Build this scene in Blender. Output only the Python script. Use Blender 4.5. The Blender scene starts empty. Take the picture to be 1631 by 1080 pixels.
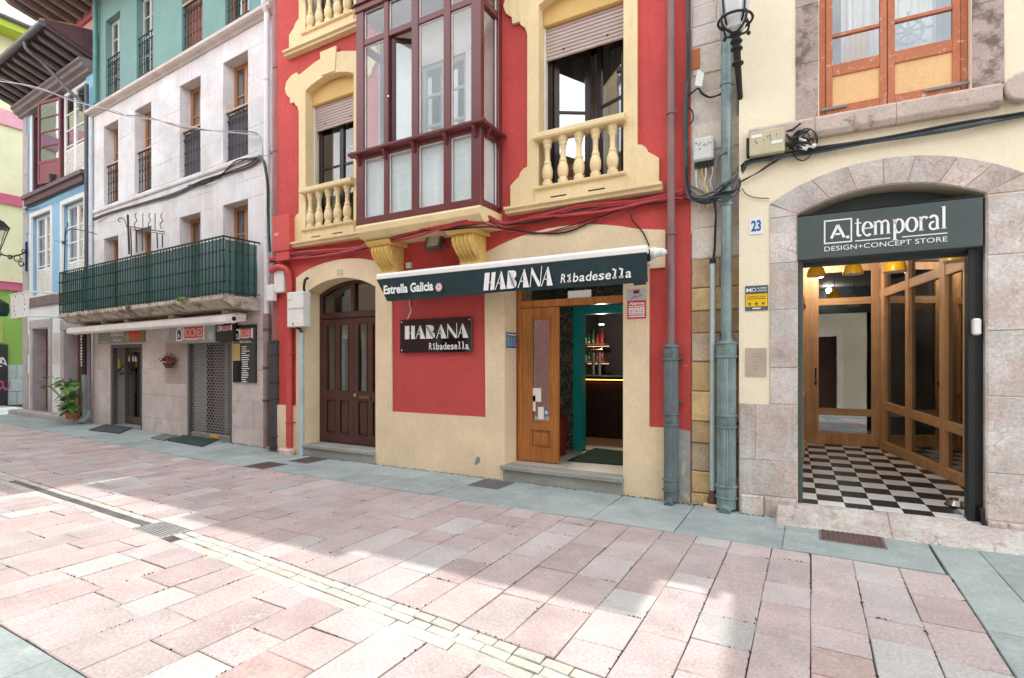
import bpy, bmesh, math, random
from mathutils import Vector, Matrix
from mathutils.geometry import tessellate_polygon

SC = bpy.context.scene
COL = SC.collection
rnd = random.Random(11)
rad = math.radians

# ---------------------------------------------------------------- camera
cam_d = bpy.data.cameras.new('camera')
cam = bpy.data.objects.new('camera', cam_d)
COL.objects.link(cam)
cam.location = (0, 0, 1.6)
cam.rotation_euler = (rad(90), 0, rad(29.3))
cam_d.sensor_width = 36.0
cam_d.lens = 36.0 * 846.0 / 1631.0
cam_d.shift_y = 37.0 / 1631.0
cam_d.clip_start = 0.05
cam_d.clip_end = 2000
SC.camera = cam

# ---------------------------------------------------------------- sky and sun
SUN_EL, SUN_AZ = 76.0, 5.0           # the sun stands high behind the row of houses, a touch to the left
world = bpy.data.worlds.new('World')
SC.world = world
world.use_nodes = True
nt = world.node_tree
nt.nodes.clear()
wo = nt.nodes.new('ShaderNodeOutputWorld')
bg = nt.nodes.new('ShaderNodeBackground')
sky = nt.nodes.new('ShaderNodeTexSky')
sky.sky_type = 'NISHITA'
sky.sun_disc = False
sky.sun_elevation = rad(SUN_EL)
sky.sun_rotation = rad(-SUN_AZ)
sky.air_density = 1.0
sky.dust_density = 2.0
tc = nt.nodes.new('ShaderNodeTexCoord')
mp = nt.nodes.new('ShaderNodeMapping')
mp.inputs['Scale'].default_value = (1.6, 1.6, 3.2)
cn = nt.nodes.new('ShaderNodeTexNoise')
cn.inputs['Scale'].default_value = 1.7
cn.inputs['Detail'].default_value = 6
cr = nt.nodes.new('ShaderNodeMapRange')
cr.inputs['From Min'].default_value = 0.35
cr.inputs['From Max'].default_value = 0.62
cr.inputs['To Min'].default_value = 0.45
cr.inputs['To Max'].default_value = 0.95
mixc = nt.nodes.new('ShaderNodeMix')
mixc.data_type = 'RGBA'
mixc.inputs[7].default_value = (16.0, 16.4, 16.8, 1)     # thin bright cloud veil
nt.links.new(tc.outputs['Generated'], mp.inputs['Vector'])
nt.links.new(mp.outputs['Vector'], cn.inputs['Vector'])
nt.links.new(cn.outputs['Fac'], cr.inputs['Value'])
nt.links.new(cr.outputs['Result'], mixc.inputs[0])
nt.links.new(sky.outputs['Color'], mixc.inputs[6])
nt.links.new(mixc.outputs[2], bg.inputs['Color'])
bg.inputs['Strength'].default_value = 0.15
nt.links.new(bg.outputs['Background'], wo.inputs['Surface'])

sun_d = bpy.data.lights.new('sun', 'SUN')
sun_d.energy = 2.6
sun_d.angle = rad(0.55)
sun_d.color = (1.0, 0.96, 0.9)
sun = bpy.data.objects.new('sun', sun_d)
COL.objects.link(sun)
_h = math.cos(rad(SUN_EL))
SUN_DIR = Vector((math.sin(rad(SUN_AZ)) * _h, -math.cos(rad(SUN_AZ)) * _h, -math.sin(rad(SUN_EL))))
sun.rotation_euler = SUN_DIR.to_track_quat('-Z', 'Y').to_euler()
sun.location = (0, 0, 30)

SC.view_settings.view_transform = 'Standard'
SC.view_settings.look = 'None'
SC.view_settings.gamma = 1.0
SC.view_settings.exposure = 0.56
SC.view_settings.use_curve_mapping = False
SC.render.engine = 'CYCLES'
SC.cycles.max_bounces = 10
SC.cycles.diffuse_bounces = 5
SC.cycles.glossy_bounces = 4
SC.cycles.transparent_max_bounces = 16
SC.cycles.sample_clamp_indirect = 8.0
SC.cycles.use_denoising = True

# ---------------------------------------------------------------- survey of the street
TH = rad(29.3)
FPX, CX, CY, HC = 846.0, 815.5, 577.0, 1.6


class Plane:
    """A facade plane: s along it to the right, y into the building, z up (metres)."""
    def __init__(self, ox, oy, deg):
        self.o = (ox, oy)
        self.a = rad(deg)
        self.e = (math.cos(self.a), math.sin(self.a))
        self.n = (-math.sin(self.a), math.cos(self.a))

    def P(self, px, py, y=0.0):
        u, v = (px - CX) / FPX, (CY - py) / FPX
        d = (-math.sin(TH) + u * math.cos(TH), math.cos(TH) + u * math.sin(TH))
        t = ((self.o[0] * self.n[0] + self.o[1] * self.n[1]) + y) / (d[0] * self.n[0] + d[1] * self.n[1])
        p = (d[0] * t - self.o[0], d[1] * t - self.o[1])
        return p[0] * self.e[0] + p[1] * self.e[1], HC + v * t

    def world(self, s, y, z):
        return Vector((self.o[0] + s * self.e[0] + y * self.n[0], self.o[1] + s * self.e[1] + y * self.n[1], z))


R = Plane(0, 6.25, 0)                 # red house
A = Plane(-0.66, 6.12, 2.0)           # house with the stone arch
W = Plane(-8.807, 6.42, -2.8)         # pale stone and teal house, blue house
FAR = Plane(-26.0, 0.0, 90)           # green house across the side street
OPP = Plane(0.0, -0.9, 180)           # houses on the camera's side
GND = Plane(0, 0, 0)


def G(px, py, z=0.0):
    u = (px - CX) / FPX
    t = FPX * (HC - z) / (py - CY)
    return (t * (-math.sin(TH) + u * math.cos(TH)), t * (math.cos(TH) + u * math.sin(TH)))


# ---------------------------------------------------------------- mesh helper
ORG = {}


def arc(s0, s1, zs, za, n=12):
    """points of a segmental arch from (s0,zs) over (mid,za) to (s1,zs)"""
    h, r = (s1 - s0) / 2, za - zs
    rr = (h * h + r * r) / (2 * r)
    c = (s0 + s1) / 2
    a0 = math.asin(min(1, h / rr))
    return [(c + rr * math.sin(-a0 + 2 * a0 * i / n), za - rr + rr * math.cos(-a0 + 2 * a0 * i / n)) for i in range(n + 1)]


def arched(s0, s1, z0, zs, za, n=12):
    return [(s1, z0), (s0, z0)] + arc(s0, s1, zs, za, n)


def rect(s0, s1, z0, z1):
    return [(s0, z0), (s1, z0), (s1, z1), (s0, z1)]


def smooth(pts, k=6):
    """Catmull-Rom through points"""
    P = [Vector(p) for p in pts]
    if len(P) < 3:
        return P
    Q = [2 * P[0] - P[1]] + P + [2 * P[-1] - P[-2]]
    out = []
    for i in range(1, len(Q) - 2):
        p0, p1, p2, p3 = Q[i - 1], Q[i], Q[i + 1], Q[i + 2]
        for j in range(k):
            t = j / k
            out.append(0.5 * ((2 * p1) + (p2 - p0) * t + (2 * p0 - 5 * p1 + 4 * p2 - p3) * t * t + (3 * p1 - p0 - 3 * p2 + p3) * t ** 3))
    out.append(P[-1])
    return out


class MB:
    def __init__(self):
        self.v, self.f = [], []

    def add(self, vs, fs):
        b = len(self.v)
        self.v += [tuple(p) for p in vs]
        self.f += [tuple(i + b for i in q) for q in fs]
        return self

    def box(self, s0, s1, y0, y1, z0, z1):
        return self.add([(s0, y0, z0), (s1, y0, z0), (s1, y1, z0), (s0, y1, z0), (s0, y0, z1), (s1, y0, z1), (s1, y1, z1), (s0, y1, z1)],
                        [(0, 3, 2, 1), (4, 5, 6, 7), (0, 1, 5, 4), (1, 2, 6, 5), (2, 3, 7, 6), (3, 0, 4, 7)])

    def obox(self, c, ax, ay, az, lx, ly, lz):
        """box centred at c with half lengths along given axes"""
        c, ax, ay, az = Vector(c), Vector(ax).normalized(), Vector(ay).normalized(), Vector(az).normalized()
        vs = [c + ax * (lx * i) + ay * (ly * j) + az * (lz * k) for k in (-1, 1) for j in (-1, 1) for i in (-1, 1)]
        return self.add(vs, [(0, 2, 3, 1), (4, 5, 7, 6), (0, 1, 5, 4), (1, 3, 7, 5), (3, 2, 6, 7), (2, 0, 4, 6)])

    def _prism(self, poly, holes, fn):
        loops = [list(poly)] + [list(h) for h in holes]
        flat = [p for l in loops for p in l]
        tris = tessellate_polygon([[Vector((p[0], p[1], 0)) for p in l] for l in loops])
        n = len(flat)
        vs = [fn(p, 0) for p in flat] + [fn(p, 1) for p in flat]
        fs = [tuple(t) for t in tris] + [tuple(i + n for i in reversed(t)) for t in tris]
        b = 0
        for l in loops:
            m = len(l)
            for i in range(m):
                j = (i + 1) % m
                fs.append((b + i, b + j, n + b + j, n + b + i))
            b += m
        return self.add(vs, fs)

    def prism(self, poly, y0, y1, holes=()):
        return self._prism(poly, holes, lambda p, k: (p[0], y1 if k else y0, p[1]))

    def prism_z(self, poly, z0, z1, holes=()):
        return self._prism(poly, holes, lambda p, k: (p[0], p[1], z1 if k else z0))

    def prism_s(self, poly, s0, s1):
        return self._prism(poly, (), lambda p, k: (s1 if k else s0, p[0], p[1]))

    def tube(self, pts, r, n=6, cap=True):
        P = [Vector(p) for p in pts]
        m = len(P)
        rr = r if isinstance(r, (list, tuple)) else [r] * m
        vs, fs = [], []
        up = None
        for i in range(m):
            t = (P[min(i + 1, m - 1)] - P[max(i - 1, 0)])
            t = t.normalized() if t.length > 1e-9 else Vector((0, 0, 1))
            if up is None:
                up = Vector((0, 0, 1)) if abs(t.z) < 0.9 else Vector((0, 1, 0))
            a = t.cross(up)
            a = a.normalized() if a.length > 1e-6 else t.orthogonal().normalized()
            b = a.cross(t).normalized()
            up = b
            for k in range(n):
                w = 2 * math.pi * k / n
                vs.append(P[i] + (a * math.cos(w) + b * math.sin(w)) * rr[i])
        for i in range(m - 1):
            for k in range(n):
                k2 = (k + 1) % n
                fs.append((i * n + k, i * n + k2, (i + 1) * n + k2, (i + 1) * n + k))
        if cap:
            fs.append(tuple(range(n - 1, -1, -1)))
            fs.append(tuple((m - 1) * n + k for k in range(n)))
        return self.add(vs, fs)

    def lathe(self, prof, c, n=10, axis='z'):
        """prof: (radius, height) pairs, about an axis through c=(s,y,z)"""
        vs, fs = [], []
        m = len(prof)
        for (r, h) in prof:
            for k in range(n):
                w = 2 * math.pi * k / n
                x, y = r * math.cos(w), r * math.sin(w)
                if axis == 'z':
                    vs.append((c[0] + x, c[1] + y, c[2] + h))
                elif axis == 'y':
                    vs.append((c[0] + x, c[1] + h, c[2] + y))
                else:
                    vs.append((c[0] + h, c[1] + x, c[2] + y))
        for i in range(m - 1):
            for k in range(n):
                k2 = (k + 1) % n
                fs.append((i * n + k, i * n + k2, (i + 1) * n + k2, (i + 1) * n + k))
        fs.append(tuple(range(n - 1, -1, -1)))
        fs.append(tuple((m - 1) * n + k for k in range(n)))
        return self.add(vs, fs)

    def ribbon(self, pts, w, y=0.0, d=0.002):
        """flat stroke of width w along (s,z) points, facing the street"""
        ws = w if isinstance(w, (list, tuple)) else [w] * len(pts)
        P = [Vector((p[0], p[1])) for p in pts]
        L, Rr = [], []
        for i, p in enumerate(P):
            t = (P[min(i + 1, len(P) - 1)] - P[max(i - 1, 0)])
            t = t.normalized() if t.length > 1e-9 else Vector((1, 0))
            nn = Vector((-t.y, t.x))
            L.append(p + nn * ws[i] / 2)
            Rr.append(p - nn * ws[i] / 2)
        for i in range(len(P) - 1):
            self.add([(L[i].x, y, L[i].y), (L[i + 1].x, y, L[i + 1].y), (Rr[i + 1].x, y, Rr[i + 1].y), (Rr[i].x, y, Rr[i].y)], [(0, 1, 2, 3)])
        return self

    def mesh(self, name, off=(0, 0, 0), sm=False):
        me = bpy.data.meshes.new(name)
        o = off
        me.from_pydata([(v[0] - o[0], v[1] - o[1], v[2] - o[2]) for v in self.v], [], self.f)
        bm = bmesh.new()
        bm.from_mesh(me)
        bmesh.ops.recalc_face_normals(bm, faces=bm.faces)
        bm.to_mesh(me)
        bm.free()
        if sm:
            me.shade_smooth()
            me.set_sharp_from_angle(angle=rad(42))
        return me

    def build(self, name, mat, parent=None, F=None, at=None, sm=False, bev=0.0, **tags):
        off = ORG.get(parent.name, (0, 0, 0)) if parent else (at or (0, 0, 0))
        me = self.mesh(name, off, sm)
        me.materials.append(mat)
        o = bpy.data.objects.new(name, me)
        COL.objects.link(o)
        if parent:
            o.parent = parent
            ORG[o.name] = off
        else:
            F = F or GND
            o.location = F.world(*off)
            o.rotation_euler = (0, 0, F.a)
            ORG[o.name] = off
        if bev:
            md = o.modifiers.new('edge', 'BEVEL')
            md.width = bev
            md.segments = 1
            md.limit_method = 'ANGLE'
        for k, v in tags.items():
            if v:
                o[k] = v
        return o


def thing(name, label, category, F, at=(0, 0, 0), group=None, kind=None):
    o = bpy.data.objects.new(name, None)
    COL.objects.link(o)
    o.empty_display_size = 0.2
    o.location = F.world(*at)
    o.rotation_euler = (0, 0, F.a)
    if label:
        o['label'] = label
    if category:
        o['category'] = category
    if group:
        o['group'] = group
    if kind:
        o['kind'] = kind
    ORG[o.name] = tuple(at)
    return o


def inst(me, name, parent, loc=(0, 0, 0), rot=(0, 0, 0), scale=(1, 1, 1)):
    """another object on shared mesh data, a child of parent; loc in the facade's coordinates"""
    o = bpy.data.objects.new(name, me)
    COL.objects.link(o)
    off = ORG.get(parent.name, (0, 0, 0))
    o.parent = parent
    o.location = (loc[0] - off[0], loc[1] - off[1], loc[2] - off[2])
    o.rotation_euler = rot
    o.scale = scale
    return o


def dup(root, loc, rotz=None, label=None):
    """copy of a thing with its parts and sub-parts"""
    def rec(o, par):
        c = o.copy()
        COL.objects.link(c)
        ORG[c.name] = ORG.get(o.name, (0, 0, 0))
        if par:
            c.parent = par
        for ch in list(o.children):
            rec(ch, c)
        return c
    c = rec(root, None)
    c.location = loc
    if rotz is not None:
        c.rotation_euler = (0, 0, rotz)
    if label:
        c['label'] = label
    return c


# ---------------------------------------------------------------- lettering
_fc = {}


def text(mb, body, s0, s1, z0, z1, y, bold=0.0, shear=0.0, mono=False):
    """flat lettering fitted into the box s0..s1 x z0..z1 (cap height to baseline), facing the street"""
    cu = bpy.data.curves.new('lettering_curve', 'FONT')
    cu.body = body
    cu.size = 1.0
    cu.offset = bold
    cu.resolution_u = 3
    tmp = bpy.data.objects.new('lettering_tmp', cu)
    COL.objects.link(tmp)
    dg = bpy.context.evaluated_depsgraph_get()
    me = bpy.data.meshes.new_from_object(tmp.evaluated_get(dg))
    xs = [v.co.x for v in me.vertices]
    x0, x1 = min(xs), max(xs)
    cap = 0.70
    sx, sz = (s1 - s0) / (x1 - x0), (z1 - z0) / cap
    mb.add([(s0 + (v.co.x - x0) * sx + shear * v.co.y * sz, y, z0 + v.co.y * sz) for v in me.vertices],
           [tuple(p.vertices) for p in me.polygons])
    bpy.data.objects.remove(tmp)
    bpy.data.meshes.remove(me)
    bpy.data.curves.remove(cu)
    return mb


def text_mono(mb, body, s0, s1, z0, z1, y, bold=0.0, shear=0.0, wfac=0.86):
    p = (s1 - s0) / len(body)
    narrow = {'i': 0.62, 'l': 0.55, 'R': .95}
    for i, ch in enumerate(body):
        w = p * wfac * narrow.get(ch, 1.0) * (0.55 if ch in 'il' else 1)
        c = s0 + p * (i + .5)
        text(mb, ch, c - w / 2, c + w / 2, z0, z1, y, bold, shear)
        if ch in 'il':
            mb.ribbon([(c - p * .3, z0 + .012), (c + p * .3, z0 + .012)], .02 * (z1 - z0) / .1, y)
            mb.ribbon([(c - p * .3, (z1 if ch == 'l' else z0 + .72 * (z1 - z0))), (c, (z1 if ch == 'l' else z0 + .72 * (z1 - z0)))], .02 * (z1 - z0) / .1, y)
    return mb


# ---------------------------------------------------------------- materials
MATS = {}


def mat(name, col, rough=0.75, metal=0.0, noise=(3.0, 0.10), fine=(60.0, 0.06), stain=None, bump=(80.0, 0.15), vary=0.0, spec=0.4,
        streak=None, tint2=None, grain=None, coat=0.0, crack=None):
    """procedural surface: base colour, broad and fine mottling, optional stains/streaks, relief"""
    if name in MATS:
        return MATS[name]
    m = bpy.data.materials.new(name)
    MATS[name] = m
    m.use_nodes = True
    t = m.node_tree
    N, L = t.nodes, t.links
    b = N['Principled BSDF']
    b.inputs['Roughness'].default_value = rough
    b.inputs['Metallic'].default_value = metal
    b.inputs['Specular IOR Level'].default_value = spec
    if coat:
        b.inputs['Coat Weight'].default_value = coat
        b.inputs['Coat Roughness'].default_value = 0.08
    geo = N.new('ShaderNodeNewGeometry')
    pos = geo.outputs['Position']

    def nz(scale, detail=4, vec=None, rough_=0.6):
        n = N.new('ShaderNodeTexNoise')
        n.inputs['Scale'].default_value = scale
        n.inputs['Detail'].default_value = detail
        n.inputs['Roughness'].default_value = rough_
        L.new(vec or pos, n.inputs['Vector'])
        return n.outputs['Fac']

    def rng(v, a, bb, c, d):
        r = N.new('ShaderNodeMapRange')
        r.inputs['From Min'].default_value = a
        r.inputs['From Max'].default_value = bb
        r.inputs['To Min'].default_value = c
        r.inputs['To Max'].default_value = d
        L.new(v, r.inputs['Value'])
        return r.outputs['Result']

    def mixc_(fac, c1, c2, mode='MIX'):
        x = N.new('ShaderNodeMix')
        x.data_type = 'RGBA'
        x.blend_type = mode
        if isinstance(fac, float):
            x.inputs[0].default_value = fac
        else:
            L.new(fac, x.inputs[0])
        for c, i in ((c1, 6), (c2, 7)):
            if isinstance(c, tuple):
                x.inputs[i].default_value = (*c[:3], 1)
            else:
                L.new(c, x.inputs[i])
        return x.outputs[2]

    def scaled(v, c):
        x = N.new('ShaderNodeVectorMath')
        x.operation = 'SCALE'
        L.new(c, x.inputs[0])
        L.new(v, x.inputs['Scale'])
        return x.outputs[0]

    rgb = N.new('ShaderNodeRGB')
    rgb.outputs[0].default_value = (*col, 1)
    c = rgb.outputs[0]
    if tint2:
        c = mixc_(rng(nz(tint2[1], 3), 0.42, 0.6, 0, 1), c, tint2[0])
    if noise:
        c = scaled(rng(nz(noise[0], 5), 0.3, 0.7, 1 - noise[1], 1 + noise[1]), c)
    if fine:
        c = scaled(rng(nz(fine[0], 3), 0.3, 0.7, 1 - fine[1], 1 + fine[1]), c)
    if vary:
        oi = N.new('ShaderNodeObjectInfo')
        ad = N.new('ShaderNodeMath')
        ad.operation = 'ADD'
        L.new(oi.outputs['Random'], ad.inputs[0])
        L.new(geo.outputs['Random Per Island'], ad.inputs[1])
        fr = N.new('ShaderNodeMath')
        fr.operation = 'FRACT'
        L.new(ad.outputs[0], fr.inputs[0])
        c = scaled(rng(fr.outputs[0], 0, 1, 1 - vary, 1 + vary), c)
    if grain:                                   # wood grain: (colour, along-axis 'z'/'x', scale, amount)
        mp_ = N.new('ShaderNodeMapping')
        sc = {'z': (grain[2], grain[2], grain[2] * .06), 'x': (grain[2] * .06, grain[2], grain[2])}[grain[1]]
        mp_.inputs['Scale'].default_value = sc
        L.new(pos, mp_.inputs['Vector'])
        gn = nz(1.0, 5, mp_.outputs['Vector'])
        c = mixc_(rng(gn, 0.42, 0.66, 0, grain[3]), c, grain[0])
    if stain:                                   # (colour, scale, threshold, amount)
        c = mixc_(rng(nz(stain[1], 7, None, 0.7), stain[2], stain[2] + 0.12, 0, stain[3]), c, stain[0])
    if streak:                                  # vertical run-off marks (colour, threshold, amount)
        mp_ = N.new('ShaderNodeMapping')
        mp_.inputs['Scale'].default_value = (7, 7, 0.55)
        L.new(pos, mp_.inputs['Vector'])
        c = mixc_(rng(nz(1.0, 6, mp_.outputs['Vector'], 0.7), streak[1], streak[1] + 0.16, 0, streak[2]), c, streak[0])
    if crack:                                   # (colour, scale, width, amount)
        nn = N.new('ShaderNodeTexNoise')
        nn.inputs['Scale'].default_value = crack[1] * 2.2
        nn.inputs['Detail'].default_value = 4
        L.new(pos, nn.inputs['Vector'])
        va = N.new('ShaderNodeVectorMath')
        va.operation = 'MULTIPLY_ADD'
        va.inputs[1].default_value = (.9 / crack[1],) * 3
        L.new(nn.outputs['Color'], va.inputs[0])
        L.new(pos, va.inputs[2])
        vo = N.new('ShaderNodeTexVoronoi')
        vo.feature = 'DISTANCE_TO_EDGE'
        vo.inputs['Scale'].default_value = crack[1]
        L.new(va.outputs[0], vo.inputs['Vector'])
        lim = N.new('ShaderNodeMath')
        lim.operation = 'MULTIPLY'
        L.new(rng(vo.outputs['Distance'], 0, crack[2], crack[3], 0), lim.inputs[0])
        L.new(rng(nz(crack[1] * .7, 2), .45, .6, 0, 1), lim.inputs[1])
        c = mixc_(lim.outputs[0], c, crack[0])
    L.new(c, b.inputs['Base Color'])
    if bump:
        bp = N.new('ShaderNodeBump')
        bp.inputs['Strength'].default_value = bump[1]
        bp.inputs['Distance'].default_value = 0.01
        h = nz(bump[0], 5, None, 0.65)
        L.new(h, bp.inputs['Height'])
        L.new(bp.outputs['Normal'], b.inputs['Normal'])
    rr = rng(nz(9, 4), 0.3, 0.7, max(0.02, rough - .1), min(1, rough + .1))
    if rough > .5:
        L.new(rr, b.inputs['Roughness'])
    return m


def glass_mat(name, tint=(0.93, 0.95, 0.95), refl=0.07, rough=0.012, wave=0.006):
    if name in MATS:
        return MATS[name]
    m = bpy.data.materials.new(name)
    MATS[name] = m
    m.use_nodes = True
    N, L = m.node_tree.nodes, m.node_tree.links
    N.remove(N['Principled BSDF'])
    out = N['Material Output']
    tr = N.new('ShaderNodeBsdfTransparent')
    tr.inputs['Color'].default_value = (*tint, 1)
    gl = N.new('ShaderNodeBsdfGlossy')
    gl.inputs['Roughness'].default_value = rough
    gl.inputs['Color'].default_value = (1, 1, 1, 1)
    lw = N.new('ShaderNodeLayerWeight')
    lw.inputs['Blend'].default_value = 0.5
    pw = N.new('ShaderNodeMath'); pw.operation = 'POWER'; pw.inputs[1].default_value = 4.0
    L.new(lw.outputs['Facing'], pw.inputs[0])
    ma = N.new('ShaderNodeMath'); ma.operation = 'MULTIPLY_ADD'
    ma.inputs[1].default_value = 0.8; ma.inputs[2].default_value = refl
    L.new(pw.outputs[0], ma.inputs[0])
    mx = N.new('ShaderNodeMixShader')
    L.new(ma.outputs[0], mx.inputs[0]); L.new(tr.outputs[0], mx.inputs[1]); L.new(gl.outputs[0], mx.inputs[2])
    L.new(mx.outputs[0], out.inputs['Surface'])
    if wave:
        n = N.new('ShaderNodeTexNoise'); n.inputs['Scale'].default_value = 2.2; n.inputs['Detail'].default_value = 1
        g = N.new('ShaderNodeNewGeometry'); L.new(g.outputs['Position'], n.inputs['Vector'])
        bp = N.new('ShaderNodeBump'); bp.inputs['Strength'].default_value = wave; bp.inputs['Distance'].default_value = .1
        L.new(n.outputs['Fac'], bp.inputs['Height']); L.new(bp.outputs['Normal'], gl.inputs['Normal'])
    return m


def emit_mat(name, col, strength):
    if name in MATS:
        return MATS[name]
    m = bpy.data.materials.new(name)
    MATS[name] = m
    m.use_nodes = True
    b = m.node_tree.nodes['Principled BSDF']
    b.inputs['Base Color'].default_value = (*col, 1)
    b.inputs['Emission Color'].default_value = (*col, 1)
    b.inputs['Emission Strength'].default_value = strength
    return m


def sheer_mat(name, col, alpha):
    """woven stuff that lets some light through"""
    if name in MATS:
        return MATS[name]
    m = mat(name, col, .9, bump=None, noise=(4, .12), fine=(90, .15))
    N, L = m.node_tree.nodes, m.node_tree.links
    out, b = N['Material Output'], N['Principled BSDF']
    tr = N.new('ShaderNodeBsdfTransparent')
    mx = N.new('ShaderNodeMixShader')
    mx.inputs[0].default_value = alpha
    L.new(tr.outputs[0], mx.inputs[1]); L.new(b.outputs[0], mx.inputs[2]); L.new(mx.outputs[0], out.inputs['Surface'])
    return m


RED = mat('red_render', (0.53, 0.068, 0.060), .8, noise=(1.1, .15), fine=(25, .07), stain=((.70, .52, .46), 7, .675, .7), bump=(45, .25), streak=((.40, .06, .055), .52, .6))
REDF = mat('red_panel_render', (0.49, 0.066, 0.063), .72, noise=(1.4, .08), fine=(25, .05), stain=((.6, .3, .28), 16, .76, .5), bump=(45, .2))
CREAM = mat('cream_render', (0.78, 0.62, 0.36), .8, noise=(1.3, .09), fine=(30, .05), stain=((.40, .30, .2), 5, .64, .40), bump=(45, .18), streak=((.52, .39, .22), .56, .5))
CREAM2 = mat('ochre_trim', (0.76, 0.53, 0.17), .75, noise=(2, .08), fine=(30, .05), stain=((.3, .2, .08), 8, .66, .45), bump=(40, .2))
CREAML = mat('cream_plinth_render', (0.755, 0.605, 0.405), .8, noise=(1.3, .10), fine=(30, .06), stain=((.42, .33, .25), 4, .60, .35), bump=(45, .2), streak=((.62, .50, .36), .56, .4))
PALE = mat('pale_cream_render', (0.79, 0.70, 0.53), .8, noise=(1.1, .06), fine=(30, .04), stain=((.45, .36, .25), 11, .73, .4), bump=(45, .15), streak=((.68, .57, .4), .6, .3))
MAROON = mat('maroon_lacquer', (0.135, 0.030, 0.032), .36, noise=(2, .10), fine=(50, .08), bump=None, spec=.5)
BROWN = mat('brown_lacquer', (0.075, 0.028, 0.020), .35, noise=(4, .15), fine=(50, .1), bump=(60, .08), grain=((.045, .015, .012), 'z', 30, .5))
DKFRAME = mat('dark_brown_frame', (0.035, 0.02, 0.018), .4, bump=None)
OAK = mat('varnished_oak', (0.43, 0.165, 0.038), .35, noise=(3, .14), fine=(60, .06), bump=(60, .06), grain=((.25, .075, .018), 'z', 26, .75))
PINE = mat('knotty_pine', (0.64, 0.365, 0.175), .5, noise=(5, .12), fine=(60, .06), bump=(60, .05), grain=((.45, .23, .10), 'z', 22, .7), stain=((.10, .03, .01), 13, .655, .9))
PINEX = mat('knotty_pine_rail', (0.62, 0.355, 0.17), .5, noise=(5, .12), fine=(60, .06), bump=(60, .05), grain=((.45, .23, .10), 'x', 22, .7), stain=((.10, .03, .01), 13, .655, .9))
WHITEP = mat('white_paint', (0.78, 0.77, 0.74), .5, noise=(3, .05), stain=((.5, .45, .4), 9, .7, .3), bump=None)
PLASTIC = mat('white_plastic', (0.74, 0.74, 0.71), .4, noise=(5, .06), stain=((.4, .36, .3), 14, .68, .3), bump=None)
BLACKM = mat('black_rubber', (0.014, 0.014, 0.016), .5, noise=(6, .2), bump=None)
CABLER = mat('red_painted_cable', (0.42, 0.05, 0.055), .55, noise=(6, .25), bump=None)
CABLEG = mat('green_grey_cable', (0.045, 0.075, 0.08), .5, noise=(6, .3), bump=None)
IRON = mat('dark_iron', (0.03, 0.033, 0.035), .55, metal=.3, noise=(6, .25), bump=(60, .1))
IRONG = mat('green_black_iron', (0.012, 0.035, 0.033), .5, metal=.2, noise=(6, .25), bump=(60, .1))
CASTG = mat('grey_green_cast_iron', (0.13, 0.165, 0.17), .55, metal=.2, noise=(5, .2), fine=(60, .1), stain=((.10, .05, .035), 10, .65, .5), bump=(60, .12))
CASTT = mat('verdigris_cast_iron', (0.185, 0.25, 0.25), .55, metal=.2, noise=(5, .25), fine=(60, .12), streak=((.33, .41, .40), .52, .7), stain=((.08, .09, .09), 9, .6, .55), bump=(60, .12))
PIPEBR = mat('brown_grey_pipe', (0.235, 0.13, 0.125), .5, noise=(3, .15), stain=((.45, .33, .32), 9, .66, .3), bump=(50, .05))
PIPEG = mat('grey_pipe', (0.30, 0.33, 0.34), .5, noise=(3, .15), stain=((.15, .1, .09), 9, .64, .35), bump=(50, .05))
PIPELB = mat('pale_blue_pipe', (0.42, 0.53, 0.55), .5, noise=(3, .12), stain=((.25, .2, .18), 9, .66, .4), bump=(50, .05))
DARKG = mat('charcoal_paint', (0.058, 0.078, 0.082), .5, noise=(3, .12), bump=(90, .05))
BLACKP = mat('black_gloss', (0.006, 0.007, 0.007), .06, noise=None, fine=None, bump=None, spec=.6)
FABRIC = mat('dark_teal_canvas', (0.020, 0.042, 0.050), .85, noise=(4, .12), fine=(300, .15), bump=(250, .2))
LETTER = mat('white_lettering', (0.80, 0.80, 0.78), .6, noise=None, fine=None, bump=None)
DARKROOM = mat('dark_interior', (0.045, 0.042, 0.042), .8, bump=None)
CURTAIN = mat('white_curtain', (0.80, 0.79, 0.76), .9, noise=(3, .06), fine=None, bump=None)
TEALP = mat('turquoise_paint', (0.012, 0.42, 0.43), .45, noise=(3, .06), bump=(50, .05))
GLASS = glass_mat('window_glass')
GLASSD = glass_mat('shop_glass', (0.80, 0.85, 0.85), .09)
STEP = mat('grey_step_stone', (0.30, 0.30, 0.27), .75, noise=(3, .16), fine=(40, .12), stain=((.14, .13, .11), 6, .6, .4), bump=(45, .4))
CHROME = mat('brushed_steel', (0.62, 0.62, 0.62), .22, metal=1, noise=None, fine=None, bump=None)
PAPER = mat('white_paper', (0.78, 0.78, 0.74), .8, noise=None, fine=None, bump=None)
YELLOW = mat('yellow_enamel', (0.72, 0.37, 0.01), .3, noise=(5, .05), fine=None, bump=None)
PINKST = mat('pink_sandstone', (0.50, 0.412, 0.368), .85, noise=(3.2, .20), fine=(42, .17), stain=((.24, .18, .16), 6, .60, .55), bump=(30, .7), vary=.13, tint2=((.52, .49, .46), 2.6), streak=((.62, .59, .58), .56, .6), crack=((.16, .11, .10), 4.5, .03, .5))
OCHREST = mat('ochre_sandstone', (0.50, 0.33, 0.165), .88, noise=(4, .26), fine=(45, .18), stain=((.2, .12, .07), 6, .62, .5), bump=(22, .7), vary=.2, tint2=((.46, .36, .25), 1.8))
RUBBLE = mat('limewashed_rubble', (0.60, 0.52, 0.43), .9, noise=(3, .16), fine=(40, .12), stain=((.25, .19, .15), 11, .66, .7), bump=(18, .8), vary=.07, tint2=((.55, .50, .46), 3), crack=((.3, .24, .2), 5, .03, .6))
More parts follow.
